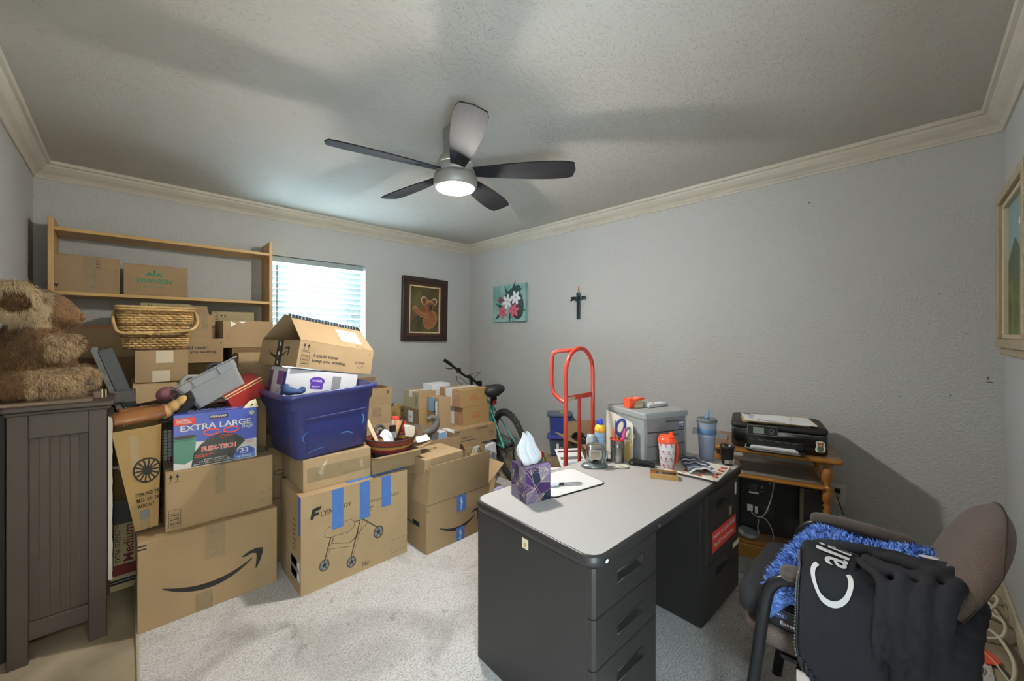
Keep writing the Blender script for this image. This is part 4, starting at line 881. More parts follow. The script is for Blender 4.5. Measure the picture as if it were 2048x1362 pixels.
# ================================================================== RIGHT PART OF THE PILE
carton('tall pale brown carton with two tape patches, right behind the blue tote', 1.17, 2.90, .0, .328, .3, .772, m=KR2, side_tape=[(.17, .245, .69, .765, TAPE), (.175, .235, .55, .60, TAPE)])
carton('open topped carton on the tall pale carton, just right of the blue tote', 1.17, 2.90, .772, .33, .3, .135, m=KR, top='open', flaps=[('B', 115, .07)], deco=lambda m, f: m.poly(f['F'], [(.285, .10), (.297, .115), (.309, .10), (.297, .085)], INKB))
carton('golden carton with a dark bar panel, against the back wall behind the basket', 1.66, 3.32, .0, .23, .25, .655, m=KR4, deco=lambda m, f: (barpanel(m, f['F'], .06, .58, .04, .035), m.poly(f['F'], [(.155, .63), (.175, .63), (.165, .60)], INK), m.text(f['F'], 'HANDLE', .09, .545, .012, INKB, w=.08)))
b = MB(); b.sheet(lambda u, v: (1.68 + u*.11, 3.40 + v*.09, .662 + .02*abs(sin(u*5 + v*3)) + .01*sin(v*11)), 14, 10, mat('glove_blue', '#4f76ae', .8)); tag(b.build('blue_glove', solid=.006), 'crumpled blue glove on top of the golden carton against the back wall', 'glove')
carton('grey faced carton with a black bar panel, upper of the stacked pair near the corner', 1.757, 2.92, .69, .17, .26, .145, m=KR, tape=(.05, .05, TAPEW), deco=lambda m, f: (m.rect(f['L'], 0, .26, 0, .145, KR5, .0005), barpanel(m, f['L'], .20, .02, .035, .10, INK, 8), m.ell(f['F'], .12, .05, .012, .02, INK)))
carton('brown carton with a white label, lower of the stacked pair near the corner', 1.757, 2.92, .53, .17, .26, .16, m=KR4, deco=lambda m, f: (m.rect(f['L'], 0, .26, 0, .16, KR3, .0005), m.rect(f['L'], .09, .165, .035, .135, WHITE, .001), m.rect(f['L'], .115, .14, .075, .09, GREY, .0014)))
carton('grey printed carton on the floor under the labelled stacked pair', 1.72, 2.90, .0, .24, .32, .53, m=KR5)
carton('narrow carton standing on end with blue and white packaging, left of the lettered cartons', 1.835, 2.74, .53, .125, .17, .265, m=KR, deco=lambda m, f: (m.rect(f['L'], .02, .12, .15, .26, mat('pale_blue_wrap', '#7f9fbd', .4)), m.rect(f['L'], .11, .15, .02, .24, WHITE), *[m.rect(f['L'], .09, .125, .03 + k*.022, .045 + k*.022, INKB, .001) for k in range(6)]))
carton('brown carton under the narrow standing carton', 1.80, 2.72, .0, .12, .18, .53, m=KR3)
carton('small white printed carton at the back behind the upper lettered carton', 2.02, 3.12, .60, .20, .16, .26, m=KRW, deco=lambda m, f: (m.rect(f['F'], .03, .1, .2, .205, GREY), m.rect(f['F'], .05, .1, .18, .185, RED)))
carton('orange brown carton under the small white printed carton at the back', 2.0, 3.10, .0, .24, .2, .60, m=KR4)
def soda(t):
    def d_(m, f):
        F_ = f['F']; m.text(F_, t, .10, .055, .026, INKR, w=.075, bold=.0); m.line(F_, [(.10, .095), (.135, .10), (.17, .094)], .003, INKR)
        for k in range(5): a = R(40 + k*25); m.line(F_, [(.135 + .012*cos(a), .092 + .008*sin(a)), (.135 + .024*cos(a), .094 + .016*sin(a))], .002, INKR)
        L_ = f['L']; m.rect(L_, .0, .09, .004, .15, mat('speckled_print', '#96664c', .8, var=1, vcol='#b08c68', vs=90)); m.rect(L_, .18, .315, .004, .15, mat('speckled_print', '#96664c', .8))
    return d_
for z, dx, t_, lb in ((.53, .01, 'Soda', 'carton with red lettering and white taped side, lower of the lettered pair'), (.687, -.015, 'SODA', 'carton with red lettering and red edged white tape, upper of the lettered pair')):
    o = carton('golden ' + lb, 2.07 + dx, 2.73, z, .30, .32, .155, m=KR4, deco=soda(t_))
    b = MB(); b.box(-.1515, -.150, -.03, .07, 0, .156, TAPEW); b.box(-.1515, .15, -.03, .07, .155, .1562, TAPEW)
    if z > .6: b.box(-.1522, -.1514, .055, .068, 0, .09, RED)
    b.build('packing_tape', o)
def d_(m, f):
    F_ = f['F']; arrows(m, F_, .008, .11, .03); barpanel(m, F_, .008, .008, .034, .095, INKB, 8)
    m.text(F_, 'Without you,', .058, .062, .018, INK, w=.115, bold=.012); m.text(F_, "I'm empty inside.", .055, .033, .020, INK, w=.155, bold=.012)
    m.text(F_, 'prime', .36, .068, .018, INKB, w=.05); smile(m, F_, .365, .048, .04)
    m.text(F_, 'OZ/PAD', .20, .118, .020, INK, w=.15, rot=.0, bold=0)
carton('long low carton with an empty inside slogan, under the two red lettered cartons', 1.93, 2.63, .385, .45, .36, .145, m=KR, deco=d_)
carton('brown carton on the floor under the long slogan carton', 2.06, 2.70, .0, .30, .27, .385, m=KR3)
wb = carton('white carton lying tilted under the right end of the long slogan carton', 2.12, 2.60, .22, .24, .09, .11, rot=(0, R(-8), 0), m=KRW)
carton('brown carton on the floor beneath the tilted white carton', 2.14, 2.61, .0, .22, .08, .22, m=KR3)
def d_(m, f): m.poly(f['F'], [(.11, .02), (.13, .07), (.17, .02)], INK); m.line(f['F'], [(.14, .12), (.17, .075)], .006, INK)
carton('brown carton holding crumpled clear packaging, under the long slogan carton', 1.86, 2.415, .352, .20, .16, .09, m=KR, top='open', flaps=[('L', 60, .05)], deco=lambda m, f: (m.line(f['F'], [(.14, .07), (.17, .03)], .006, INK), m.line(f['F'], [(.02, .06), (.05, .02)], .005, INK)))
b = MB(); b.sheet(lambda u, v: (1.925 + u*.055 + .008*sin(v*7), 2.405 - .012*abs(sin(u*7 + v*4)), .33 + v*.12), 10, 12, mat('crumpled_wrap', '#b9b5a6', .25)); tag(b.build('crumpled_wrap', solid=.001), 'crumpled clear plastic wrap hanging out of the carton below the long slogan carton', 'packaging')
carton('brown open carton in the middle holding grey curved horns, one flap raised at its left', 1.50, 2.47, .0, .34, .30, .545, m=KR, top='open', flaps=[('L', 105, .10), ('B', 95, .06)], rz=R(-3))
b = MB(); b.add([(1.70, 2.452, .50), (1.80, 2.40, .45), (1.70, 2.44, .43)], [(0, 1, 2)], KR3); tag(b.build('torn_flap', solid=.004), 'torn dark flap of card at the front of the carton with the horns', 'flap')
HORN = mat('grey_horn', '#69645f', .55, var=.5, vs=12, bump=.3, bs=30)
hn = thing('driftwood_horns', 'grey curved horn shaped piece lying on the open carton in the middle of the pile', 'ornament', (1.64, 2.62, .55))
b = MB(); b.tube(smooth_pts([(-.10, 0, .06), (-.04, -.02, .035), (.02, -.02, .03), (.08, 0, .05), (.10, .01, .10), (.06, .01, .13), (.02, .01, .115)], 6), [.012 + .018*sin(pi*i/36) for i in range(37)], HORN, 10); b.build('curved_horn', hn)
b = MB(); b.tube(smooth_pts([(-.02, -.02, .03), (-.06, -.01, .07), (-.11, .0, .085), (-.13, .02, .06)], 6), [.026 - .0011*i for i in range(19)], HORN, 10); b.sph((-.01, -.02, .03), (.05, .035, .03), HORN); b.build('side_horn', hn)
carton('white and blue packaging box in the middle, between the horns and the long slogan carton', 1.78, 2.64, .38, .14, .14, .16, m=KRW, deco=lambda m, f: (m.rect(f['F'], .0, .06, 0, .16, mat('pale_blue_wrap', '#7f9fbd', .4)), m.ell(f['F'], .1, .05, .02, .025, INK)))
carton('brown carton on the floor under the white and blue packaging box', 1.85, 2.66, .0, .08, .06, .38, m=KR3)
# ---------------------------------------------------------------- bicycle
TEAL_ = mat('bicycle_teal', '#3f9c94', .35, coat=.4); RUB = mat('tyre_rubber', '#2b2a29', .85, bump=.6, bs=120); RIM = mat('wheel_rim', '#4f4f4d', .4, .6)
bk = thing('bicycle', 'teal mountain bicycle with a black saddle, leaning by the right wall behind the cartons', 'bicycle', (2.49, 2.52, 0), rot=(R(-7), 0, R(73)))
def wheel(x, nm):
    r0 = .305
    w_ = MB(); w_.tube([(x + r0*cos(a), 0, .33 + r0*sin(a)) for a in [2*pi*i/56 for i in range(56)]], .026, RUB, 10, close=True)
    for i in range(84):
        a = 2*pi*i/84
        for y, dr in ((-.014, .022), (.014, .022), (0, .0265)):
            c = Vector((x + (r0+dr)*cos(a), y, .33 + (r0+dr)*sin(a))); M = Matrix.Translation(c) @ Matrix.Rotation(-a, 4, 'Y')
            if (i + (y == 0)) % 2 == 0: w_.box(-.004, .004, -.006, .006, -.008, .008, RUB, M)
    t = w_.build('tyre', bk)
    w_ = MB(); w_.tube([(x + .278*cos(a), 0, .33 + .278*sin(a)) for a in [2*pi*i/48 for i in range(48)]], .010, RIM, 8, close=True); w_.build('rim', t)
    w_ = MB()
    for i in range(28):
        a = 2*pi*i/28; s_ = 1 if i % 2 else -1; w_.cyl((x + .02*cos(a+s_*.9), s_*.028, .33 + .02*sin(a+s_*.9)), (x + .27*cos(a), 0, .33 + .27*sin(a)), .0011, STEEL, 4)
    w_.build('spokes', t)
    w_ = MB(); w_.cyl((x, -.05, .33), (x, .05, .33), .016, BLACK, 12); w_.build('hub', t)
wheel(0, 'rear'); wheel(1.03, 'front')
b = MB(); t = lambda a, c, r=.014: b.cyl(a, c, r, TEAL_, 12)
BBr = (.43, 0, .29); ST = (.30, 0, .66); HT = (.80, 0, .75); HB = (.83, 0, .64)
t(BBr, ST, .016); t(ST, HT, .017); t(BBr, HB, .02); t(HT, HB, .02)
for s_ in (-1, 1):
    t((0, s_*.06, .33), (.40, s_*.03, .29), .009); t((0, s_*.06, .33), (.30, s_*.02, .62), .008)
b.build('frame', bk)
b = MB()
for s_ in (-1, 1): b.cyl((.85, s_*.05, .62), (1.03, s_*.055, .33), .014, BLACK, 12)
b.box(.82, .88, -.065, .065, .61, .645, BLACK); b.build('fork', bk)
b = MB(); b.cyl(ST, (.265, 0, .76), .013, BLACK, 12); b.build('seat_post', bk)
sd = blob([((.19, .02, .81), (.09, .095, .06)), ((.28, .01, .81), (.10, .055, .045)), ((.37, 0, .805), (.07, .028, .028)), ((.16, .02, .82), (.06, .11, .055))], .009, mat('saddle_black', '#202124', .5), 'saddle', bk)
b = MB(); b.cyl((.20, .02, .70), (.185, .02, .70), .022, mat('red_reflector', '#8c1f22', .2), 14); b.box(.19, .215, -.01, .045, .72, .75, BLACK); b.build('rear_reflector', bk)
b = MB(); b.cyl(HT, (.765, 0, .86), .014, BLACK, 12); b.cyl((.765, 0, .86), (.84, 0, .885), .018, BLACK, 12); b.build('stem', bk)
b = MB(); b.tube(smooth_pts([(.80, .26, 1.10), (.83, .16, 1.01), (.845, .05, .90), (.845, -.04, .84), (.83, -.12, .74), (.80, -.19, .64)], 5), .013, BLACK, 10); b.build('handlebar', bk)
for s_ in (-1, 1):
    b = MB(); b.cyl((.80, s_*(.26 if s_ > 0 else .19), (1.10 if s_ > 0 else .64)), (.817, s_*(.19 if s_ > 0 else .14), (1.04 if s_ > 0 else .70)), .018, BLACK, 12); b.build('grip', bk)
    b = MB(); b.tube([(.83, s_*.15, .87 + s_*.13), (.86, s_*.19, .85 + s_*.14), (.86, s_*.24, .84 + s_*.17)], .006, BLACK, 6); b.box(.81, .86, s_*.11-.02, s_*.11+.02, .85 + s_*.09, .90 + s_*.09, BLACK); b.build('brake_lever', bk)
b = MB()
for k in range(4): b.tube(smooth_pts([(.84, (-1)**k*.14, .90), (.90, (-1)**k*(.10-.02*k), .82 + .02*k), (.86, .0, .76), (.81, .0, .70)], 6), .0028, BLACK, 5)
b.tube(smooth_pts([(.30, .02, .62), (.15, .03, .5), (.04, .05, .36)], 6), .003, BLACK, 5); b.tube(smooth_pts([(.02, .06, .33), (-.06, .07, .30), (-.03, .06, .25)], 6), .003, BLACK, 5); b.build('cables', bk)
b = MB(); b.cyl((.43, -.055, .29), (.43, -.045, .29), .075, RIM, 28); b.cyl((.43, -.06, .29), (.43, .06, .29), .02, BLACK, 12); b.box(.41, .60, -.075, -.065, .275, .30, BLACK, Matrix.Translation((0, 0, 0))); b.box(.26, .45, .065, .075, .275, .30, BLACK); b.build('crankset', bk)
b = MB()
for k, r in enumerate((.045, .038, .031, .024)): b.cyl((0, -.030 - k*.004, .33), (0, -.033 - k*.004, .33), r, RIM, 24)
b.tube([(0, -.04, .29), (.03, -.04, .23), (.02, -.04, .19)], .009, BLACK, 8); b.cyl((.02, -.045, .19), (.02, -.035, .19), .018, BLACK, 12); b.build('rear_gears', bk)
b = MB()
for z0, z1 in ((.36, .365), (.19, .215)): b.cyl((.0, -.04, z0 + .01), (.43, -.05, z1), .0035, BLACK, 5)
b.build('chain', bk)
# ---------------------------------------------------------------- clutter by the right wall
def bmb(h, m1, m2, lab, z, label):
    o = thing('lidded_bin', label, 'storage bin', (2.95, 2.36, z), rz=R(-47))
    b = MB(); b.rings([rr(.088, .075, .015, 0, 3), rr(.098, .085, .015, h-.03, 3), rr(.105, .092, .015, h-.028, 3), rr(.105, .092, .015, h-.012, 3)], m1, False); b.build('tub', o, bevel=.002)
    b = MB(); b.rings([rr(.112, .098, .015, h-.020, 3), rr(.112, .098, .015, h-.004, 3), rr(.095, .08, .015, h+.002, 3)], m2, False); b.box(-.12, -.108, -.03, .03, h-.04, h, m2); b.box(.108, .12, -.03, .03, h-.04, h, m2); b.build('lid', o, bevel=.002)
    lab(o, h)
BINB = mat('bin_blue', '#34488f', .4); GLID = mat('bin_grey_lid', '#596272', .4); CLB = mat('smoky_bin', '#56657c', .25, trans=.25, alpha=.95)
def l1(o, h): b = MB(); b.rect(Fr((0, 0, h+.002), (1, 0, 0), (0, 1, 0)), .0, .06, -.03, .02, mat('lime_label', '#a9bd5a', .5)); b.build('label', o)
def l2(o, h): b = MB(); b.rect(Fr((0, -.083, .02), (1, 0, 0), (0, 0, 1)), -.04, -.015, .02, .09, WHITE, .004); b.rect(Fr((0, -.083, .02), (1, 0, 0), (0, 0, 1)), -.01, .02, .02, .06, mat('pale_print', '#9aa2ac', .5), .004); b.build('contents', o)
bmb(.175, CLB, mat('violet_lid', '#4f4fa0', .4), l2, .195, 'smoky clear bin with a violet blue lid, under the blue bin by the right wall')
bmb(.21, BINB, GLID, l1, .372, 'blue bin with a grey lid and lime label, upper of two by the right wall')
BAG = mat('tan_paper_bag', '#8f8168', .85, var=.4, vs=7, bump=.9, bs=12)
bg1 = blob([((2.72, 2.20, .07), (.18, .12, .09)), ((2.92, 2.36, .09), (.22, .17, .10)), ((2.60, 2.16, .05), (.14, .12, .06))], .016, BAG, 'crumpled_bag'); tag(bg1, 'crumpled tan bag lying on the floor under the two blue bins', 'bag')
tg = MB(); tg.sph((0, 0, .02), (.035, .03, .02), mat('lime_green_toy', '#9fb83f', .5)); tg.sph((.03, 0, .03), (.012, .012, .012), mat('lime_green_toy', '#9fb83f', .5)); tg.sph((-.015, -.02, .035), .006, BLACK, 8, 6); tg.sph((.015, -.022, .035), .006, BLACK, 8, 6)
tag(tg.build('green_toy', loc=(2.70, 2.37, .16)), 'small lime green soft toy under the red one, left of the blue bins', 'toy')
tg = MB(); RT = mat('red_toy', '#c23a2a', .6)
tg.sph((0, 0, .03), (.032, .03, .028), RT)
for k in range(7): a = k*pi/3.5; tg.sph((.034*cos(a), .02*sin(a), .03 + .022*sin(a)), .013, RT, 10, 6)
tag(tg.build('red_toy', loc=(2.70, 2.385, .20)), 'small red soft toy sitting left of the blue bins', 'toy')
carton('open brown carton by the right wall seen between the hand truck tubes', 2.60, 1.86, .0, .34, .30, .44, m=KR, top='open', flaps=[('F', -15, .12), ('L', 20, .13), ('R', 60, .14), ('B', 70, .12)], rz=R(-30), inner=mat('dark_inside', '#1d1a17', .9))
b = MB(); b.lathe([(.001, 0), (.075, 0), (.085, .04), (.08, .04), (.07, .006)], BLACK, 28, cap=False); b.cyl((-.06, -.08, .03), (-.12, -.17, .07), .009, BLACK); tag(b.build('black_pan', loc=(2.78, 2.0, .40), rot=(R(25), R(-10), 0)), 'black pan inside the open carton by the right wall', 'pan')
b = MB(); b.sheet(lambda u, v: (2.62 + .1*sin(u*3), 1.95 - u*.05 + v*.16, .12 + u*.30 + .015*sin(v*14 + u*5)), 14, 14, mat('clear_crinkle', '#8a8378', .3)); tag(b.build('plastic_sack', solid=.004), 'crinkled plastic sack between the blue bins and the open carton', 'sack')
carton('brown carton lying open behind the desk under the printed leaflets', 2.02, 1.66, .0, .46, .30, .30, m=KR3)
def leaflet(nm, label, loc, rz, tilt, w, h, base, bars):
    b = MB(); b.box(-w/2, w/2, -h/2, h/2, 0, .006, base); f = Fr((-w/2, -h/2, .006), (1, 0, 0), (0, 1, 0))
    for v0, v1, m_ in bars: b.rect(f, w*.08, w*.92, v0*h, v1*h, m_)
    tag(b.build(nm, loc=loc, rot=(tilt, 0, rz)), label, 'magazine')
NAVY = mat('navy_print', '#2f3f80', .5); YEL = mat('yellow_print', '#dba53c', .5); PUP = mat('dark_red_stripe', '#5e2740', .5)
leaflet('printed_leaflet', 'white leaflet with a dark red stripe, leaning under the open carton by the right wall', (2.33, 1.74, .385), R(-35), R(24), .20, .30, WHITE, [(.86, .93, PUP), (.1, .5, mat('pale_blue_picture', '#9fb6c8', .5)), (.6, .7, GREY)])
leaflet('printed_book', 'yellow and black printed book, right of the leaflets behind the desk', (2.10, 1.46, .375), R(-40), R(30), .16, .22, YEL, [(.1, .22, BLACK), (.4, .5, BLACK), (.62, .9, mat('brown_print', '#6d4a2a', .5))])
leaflet('printed_magazine', 'white magazine with navy and ochre stripes, behind the desk at the hand truck', (1.94, 1.58, .37), R(-40), R(28), .22, .28, WHITE, [(.55, .62, NAVY), (.68, .78, mat('ochre_print', '#b98345', .5)), (.84, .92, GREY), (.1, .15, mat('lilac_print', '#9f8fb0', .5)), (.3, .36, mat('lilac_print', '#9f8fb0', .5))])
b = MB(); b.sheet(lambda u, v: (1.60 + u*.30, 1.62 + v*.20, .33 + .02*sin(u*9) + .02*sin(v*7+u*3)), 14, 10, mat('lilac_cloth', '#8f93b5', .9, var=.3, vs=30)); tag(b.build('folded_cloth', solid=.012), 'pale lilac cloth in a heap behind the tissue box end of the desk', 'cloth')
carton('plain brown carton on the floor behind the desk under the lilac cloth', 1.60, 1.62, .0, .30, .20, .325, m=KR3)
# hand truck
HT_ = thing('hand_truck', 'tall orange red tube hand truck standing behind the desk', 'hand truck', (1.885, 1.36, 0))
OR = mat('orange_red_enamel', '#b83a2a', .32, coat=.4); OR2 = mat('orange_red_bar', '#b03a30', .4)
b = MB(); hw = .133; zt = 1.245; za = 1.10
P_ = [(-hw, 0, .02), (-hw, 0, .5), (-hw, 0, za)] + [(-hw*cos(a), 0, za + (zt-za)*sin(a)) for a in [pi*i/16 for i in range(1, 16)]] + [(hw, 0, za), (hw, 0, .5), (hw, 0, .02)]
b.tube(P_, .0125, OR, 12); b.build('main_tube', HT_)
b = MB(); b.tube(smooth_pts([(-.02, .0, zt-.008), (-.07, .03, zt-.012), (-.115, .078, zt-.018), (-.131, .098, zt-.045), (-.133, .10, zt-.12), (-.133, .10, zt-.21), (-.133, .085, zt-.255), (-.133, .04, zt-.288), (-.133, .005, zt-.30)], 6), .0115, OR, 12); b.build('loop_handle', HT_)
b = MB()
for z in (.965, .56, .2): b.box(-hw, hw, -.004, .004, z-.014, z+.014, OR2)
b.box(-.016, .0, -.010, .004, .2, .96, OR2); b.rect(Fr((0, -.005, 0), (1, 0, 0), (0, 0, 1)), -.12, -.05, .953, .972, mat('worn_label', '#a89a86', .6)); b.build('cross_bars', HT_, bevel=.001)
b = MB(); b.box(-.18, .18, -.09, .0, .004, .010, OR2); b.build('toe_plate', HT_)
for s_ in (-1, 1):
    b = MB(); b.cyl((s_*.16, .15, .13), (s_*.205, .15, .13), .125, RUB, 32); b.cyl((s_*.155, .15, .13), (s_*.21, .15, .13), .06, STEEL, 20); b.build('wheel', HT_, bevel=.01)
# newspaper etc. on the floor by the cart
NP = mat('newsprint', '#8f8c84', .9, var=.2, vs=12)
b = MB()
for k in range(3):
    M = Matrix.Translation((2.62 + k*.03, .62 - k*.05, .012 + k*.004)) @ Matrix.Rotation(R(20 + k*14), 4, 'Z')
    b.box(-.17, .17, -.14, .14, 0, .003, NP, M)
f = Fr((2.51, .40, .0235), (1, .6, 0), (-.6, 1, 0))
for k in range(11): b.line(f, [(.02, .02 + k*.022), (.13 + .02*(k % 2), .02 + k*.022)], .003, GREY); 
for k in range(9): b.line(f, [(.17, .02 + k*.022), (.28, .02 + k*.022)], .003, GREY)
tag(b.build('newspapers'), 'spread grey newspapers on the floor in front of the wooden cart', 'newspaper')
# ================================================================== THE DESK
DM = mat('desk_charcoal', '#2f2d2c', .42, .1, bump=.03, bs=200); DL = mat('desk_laminate', '#a9a5a3', .5, var=.04, vs=60); DE = mat('desk_edge', '#2d2b2a', .35)
DT = .657
dk = thing('desk', 'charcoal steel double pedestal desk with a pale grey top and rounded black edge', 'desk', (1.0, .67, .008), rz=R(-2.2))
DZ_ = DT - .008; DWd, DDp = 1.245, .575
def rrect(x0, x1, y0, y1, r, z, n=6):
    o = []
    for cx, cy, a0 in ((x1-r, y1-r, 0), (x0+r, y1-r, 90), (x0+r, y0+r, 180), (x1-r, y0+r, 270)):
        for i in range(n + 1): a = R(a0 + 90*i/n); o.append((cx + r*cos(a), cy + r*sin(a), z))
    return o
b = MB(); ov = .014
b.rings([rrect(-ov, DWd+ov, -ov, DDp+ov, .055, DZ_-.036), rrect(-ov-.004, DWd+ov+.004, -ov-.004, DDp+ov+.004, .057, DZ_-.028), rrect(-ov-.004, DWd+ov+.004, -ov-.004, DDp+ov+.004, .057, DZ_-.008), rrect(-ov, DWd+ov, -ov, DDp+ov, .055, DZ_-.001), rrect(-ov+.006, DWd+ov-.006, -ov+.006, DDp+ov-.006, .05, DZ_)], DE, True)
b.build('edge_trim', dk)
b = MB(); b.rings([rrect(-ov+.007, DWd+ov-.007, -ov+.007, DDp+ov-.007, .05, DZ_-.004), rrect(-ov+.007, DWd+ov-.007, -ov+.007, DDp+ov-.007, .05, DZ_+.0006)], DL, False); b.build('desk_top', dk)
for x0, x1 in ((0, .385), (.83, 1.235)):
    b = MB(); b.box(x0, x1, .022, DDp, .0, DZ_-.037, DM); b.build('pedestal', dk, bevel=.004)
b = MB(); b.box(.385, .83, DDp-.02, DDp-.01, .12, DZ_-.037, DM); b.build('modesty_panel', dk)
def drawer(x0, x1, z0, z1, hx0, hx1, hz0, hz1):
    b = MB(); y0, y1 = 0.0, .0215
    b.add([(x, y, z) for z in (z0, z1) for x, y in ((x0+.0, y1), (x0+.0, y0+.008), (x0+.010, y0), (x1-.006, y0), (x1, y0+.006), (x1, y1))], [(0, 1, 7, 6), (1, 2, 8, 7), (3, 4, 10, 9), (4, 5, 11, 10), (5, 4, 3, 2, 1, 0), (6, 7, 8, 9, 10, 11)], DM)
    X = [x0+.010, hx0, hx1, x1-.006]; Z = [z0, hz0, hz1, z1]
    for i in range(3):
        for j in range(3):
            if i == 1 and j == 1: continue
            b.add([(X[i], y0, Z[j]), (X[i+1], y0, Z[j]), (X[i+1], y0, Z[j+1]), (X[i], y0, Z[j+1])], [(0, 1, 2, 3)], DM)
    o = b.build('drawer', dk)
    b = MB(); i_ = .008
    A = [(hx0, y0, hz0), (hx1, y0, hz0), (hx1, y0, hz1), (hx0, y0, hz1)]; B = [(hx0+i_, .020, hz0+i_*.6), (hx1-i_, .020, hz0+i_*.6), (hx1-i_, .020, hz1-.002), (hx0+i_, .020, hz1-.002)]
    b.add(A + B, [(0, 1, 5, 4), (1, 2, 6, 5), (2, 3, 7, 6), (3, 0, 4, 7), (4, 5, 6, 7)], DE); b.tube([(p[0], p[1]-.0005, p[2]) for p in A], .0016, DE, 6, close=True)
    b.build('handle', o); return o
zt = DZ_ - .04
for z0, z1, h in ((.456, zt, .537), (.299, .452, .370), (.045, .295, .215)): drawer(.0, .382, z0, z1, .125, .285, h-.018, h+.018)
d1 = drawer(.832, 1.233, .285, zt, .935, 1.10, .515, .55); d2 = drawer(.832, 1.233, .04, .281, .935, 1.10, .205, .24)
b = MB(); b.box(-.002, .0, .28, .31, .555, .59, CREAM); b.rect(Fr((-.0021, .31, .555), (0, -1, 0), (0, 0, 1)), .010, .020, .006, .022, mat('tan_tag', '#b0905a', .6)); b.build('asset_label', dk)
b = MB(); b.box(1.175, 1.195, -.0015, 0, .515, .575, WHITE); b.build('white_label', d1)
b = MB(); b.box(1.10, 1.13, -.0015, 0, .435, .475, mat('tan_tag2', '#a08c68', .6)); b.build('tan_label', d1)
b = MB(); b.box(1.15, 1.228, -.0015, 0, .255, .279, CREAM); b.build('cream_label', d2)
b = MB(); f = Fr((.885, -.0012, .325), (1, .0, .0), (0, 0, 1)); b.rect(f, 0, .30, 0, .095, RED); b.text(f, 'I want to be just like BARBIE', .01, .055, .026, WHITE, w=.28, off=.0016); b.text(f, 'That BITCH Has Everything', .02, .015, .024, WHITE, w=.24, off=.0016); b.build('bumper_sticker', d1)
b = MB(); b.cyl((.365, -.018, DZ_-.018), (.365, -.022, DZ_-.018), .006, STEEL, 14); b.build('lock', dk)
b = MB(); b.ell(Fr((.04, -.019, DZ_-.02), (1, 0, 0), (0, 0, 1)), 0, 0, .008, .006, WHITE); b.build('paint_chip', dk)
T = DT + .0012
# tissue box
tx = thing('tissue_box', 'square tissue box printed with purple panels and gold lines, white tissue standing up', 'tissue box', (1.185, 1.10, T), rz=R(-38+24))
PA = mat('tissue_purple', '#3a2354', .3); PB_ = mat('tissue_lilac', '#6a6076', .3); PC_ = mat('tissue_navy', '#1c2438', .3); GLD = mat('gold_line', '#c4ad9c', .4); s_ = .058; H_ = .14
b = MB(); b.box(-s_, s_, -s_, s_, 0, H_, PA)
rnd = random.Random(11)
for f in (Fr((-s_, -s_, 0), (1, 0, 0), (0, 0, 1)), Fr((-s_, s_, 0), (0, -1, 0), (0, 0, 1)), Fr((s_, -s_, 0), (0, 1, 0), (0, 0, 1))):
    W_ = 2*s_
    for pts, m_ in (([(0, 0), (.6*W_, 0), (.35*W_, .4*H_), (0, .3*H_)], PB_), ([(W_, H_), (.5*W_, H_), (.6*W_, .55*H_), (W_, .5*H_)], PB_), ([(.35*W_, .4*H_), (.6*W_, .55*H_), (.5*W_, H_), (.15*W_, .8*H_)], PC_), ([(W_, 0), (W_, .3*H_), (.6*W_, .2*H_), (.6*W_, 0)], PC_)): b.poly(f, pts, m_, .0004)
    C_ = [(.35*W_, .4*H_), (.65*W_, .6*H_), (.2*W_, .8*H_), (.75*W_, .2*H_), (.9*W_, .85*H_)]
    for cx, cy in C_:
        a0 = rnd.random()*6
        for k in range(9):
            a = a0 + k*.16; L = rnd.uniform(.4, .6)*W_; x = min(W_, max(0, cx + L*cos(a))); y = min(H_, max(0, cy + L*sin(a))); b.line(f, [(cx, cy), (x, y)], .0008, GLD)
    for a_, c_ in (((0, .3*H_), (.35*W_, .4*H_)), ((.35*W_, .4*H_), (.6*W_, 0)), ((.35*W_, .4*H_), (.15*W_, H_)), ((.6*W_, .55*H_), (W_, .5*H_)), ((.6*W_, .55*H_), (.5*W_, H_)), ((.35*W_, .4*H_), (W_, .9*H_)), ((0, .9*H_), (.6*W_, .2*H_)), ((.6*W_, .2*H_), (W_, .3*H_))): b.line(f, [a_, c_], .0012, GLD)
f = Fr((-s_, -s_, H_), (1, 0, 0), (0, 1, 0)); b.rect(f, .0, 2*s_, 0, .02, mat('tissue_light_purple', '#7a5aa0', .3)); b.ell(f, s_, s_, .045, .03, BLACK)
for k in range(7): b.line(f, [(.0, k*.017), (2*s_, k*.017 + .012)], .001, GLD)
b.build('carton', tx, bevel=.0012)
TS = mat('tissue_paper', '#cfd0d4', .9, sheen=.2)
b = MB(); n = 30
def tf(u, v):
    a = u*2*pi; base = .036*(1-v)**.35; r = [.034, .043, .046, .040, .031, .021, .010][min(6, int(v*6))] ; q = v*6 - int(v*6); r2 = [.034, .043, .046, .040, .031, .021, .010, .006][min(7, int(v*6)+1)]; r = r + (r2-r)*q
    r *= 1 + .20*sin(a*2 + v*2.5) + .13*sin(a*5 + 1 + v) + .06*sin(a*11)
    return (r*cos(a)*1.0 - .022*v + .006*sin(v*9), r*sin(a)*.62 + .012*v, -.012 + .132*v + .008*sin(a*2 + 1)*v)
b.sheet(tf, 60, 24, TS); o = b.build('tissue', tx, loc=(0, 0, H_), solid=.0008)
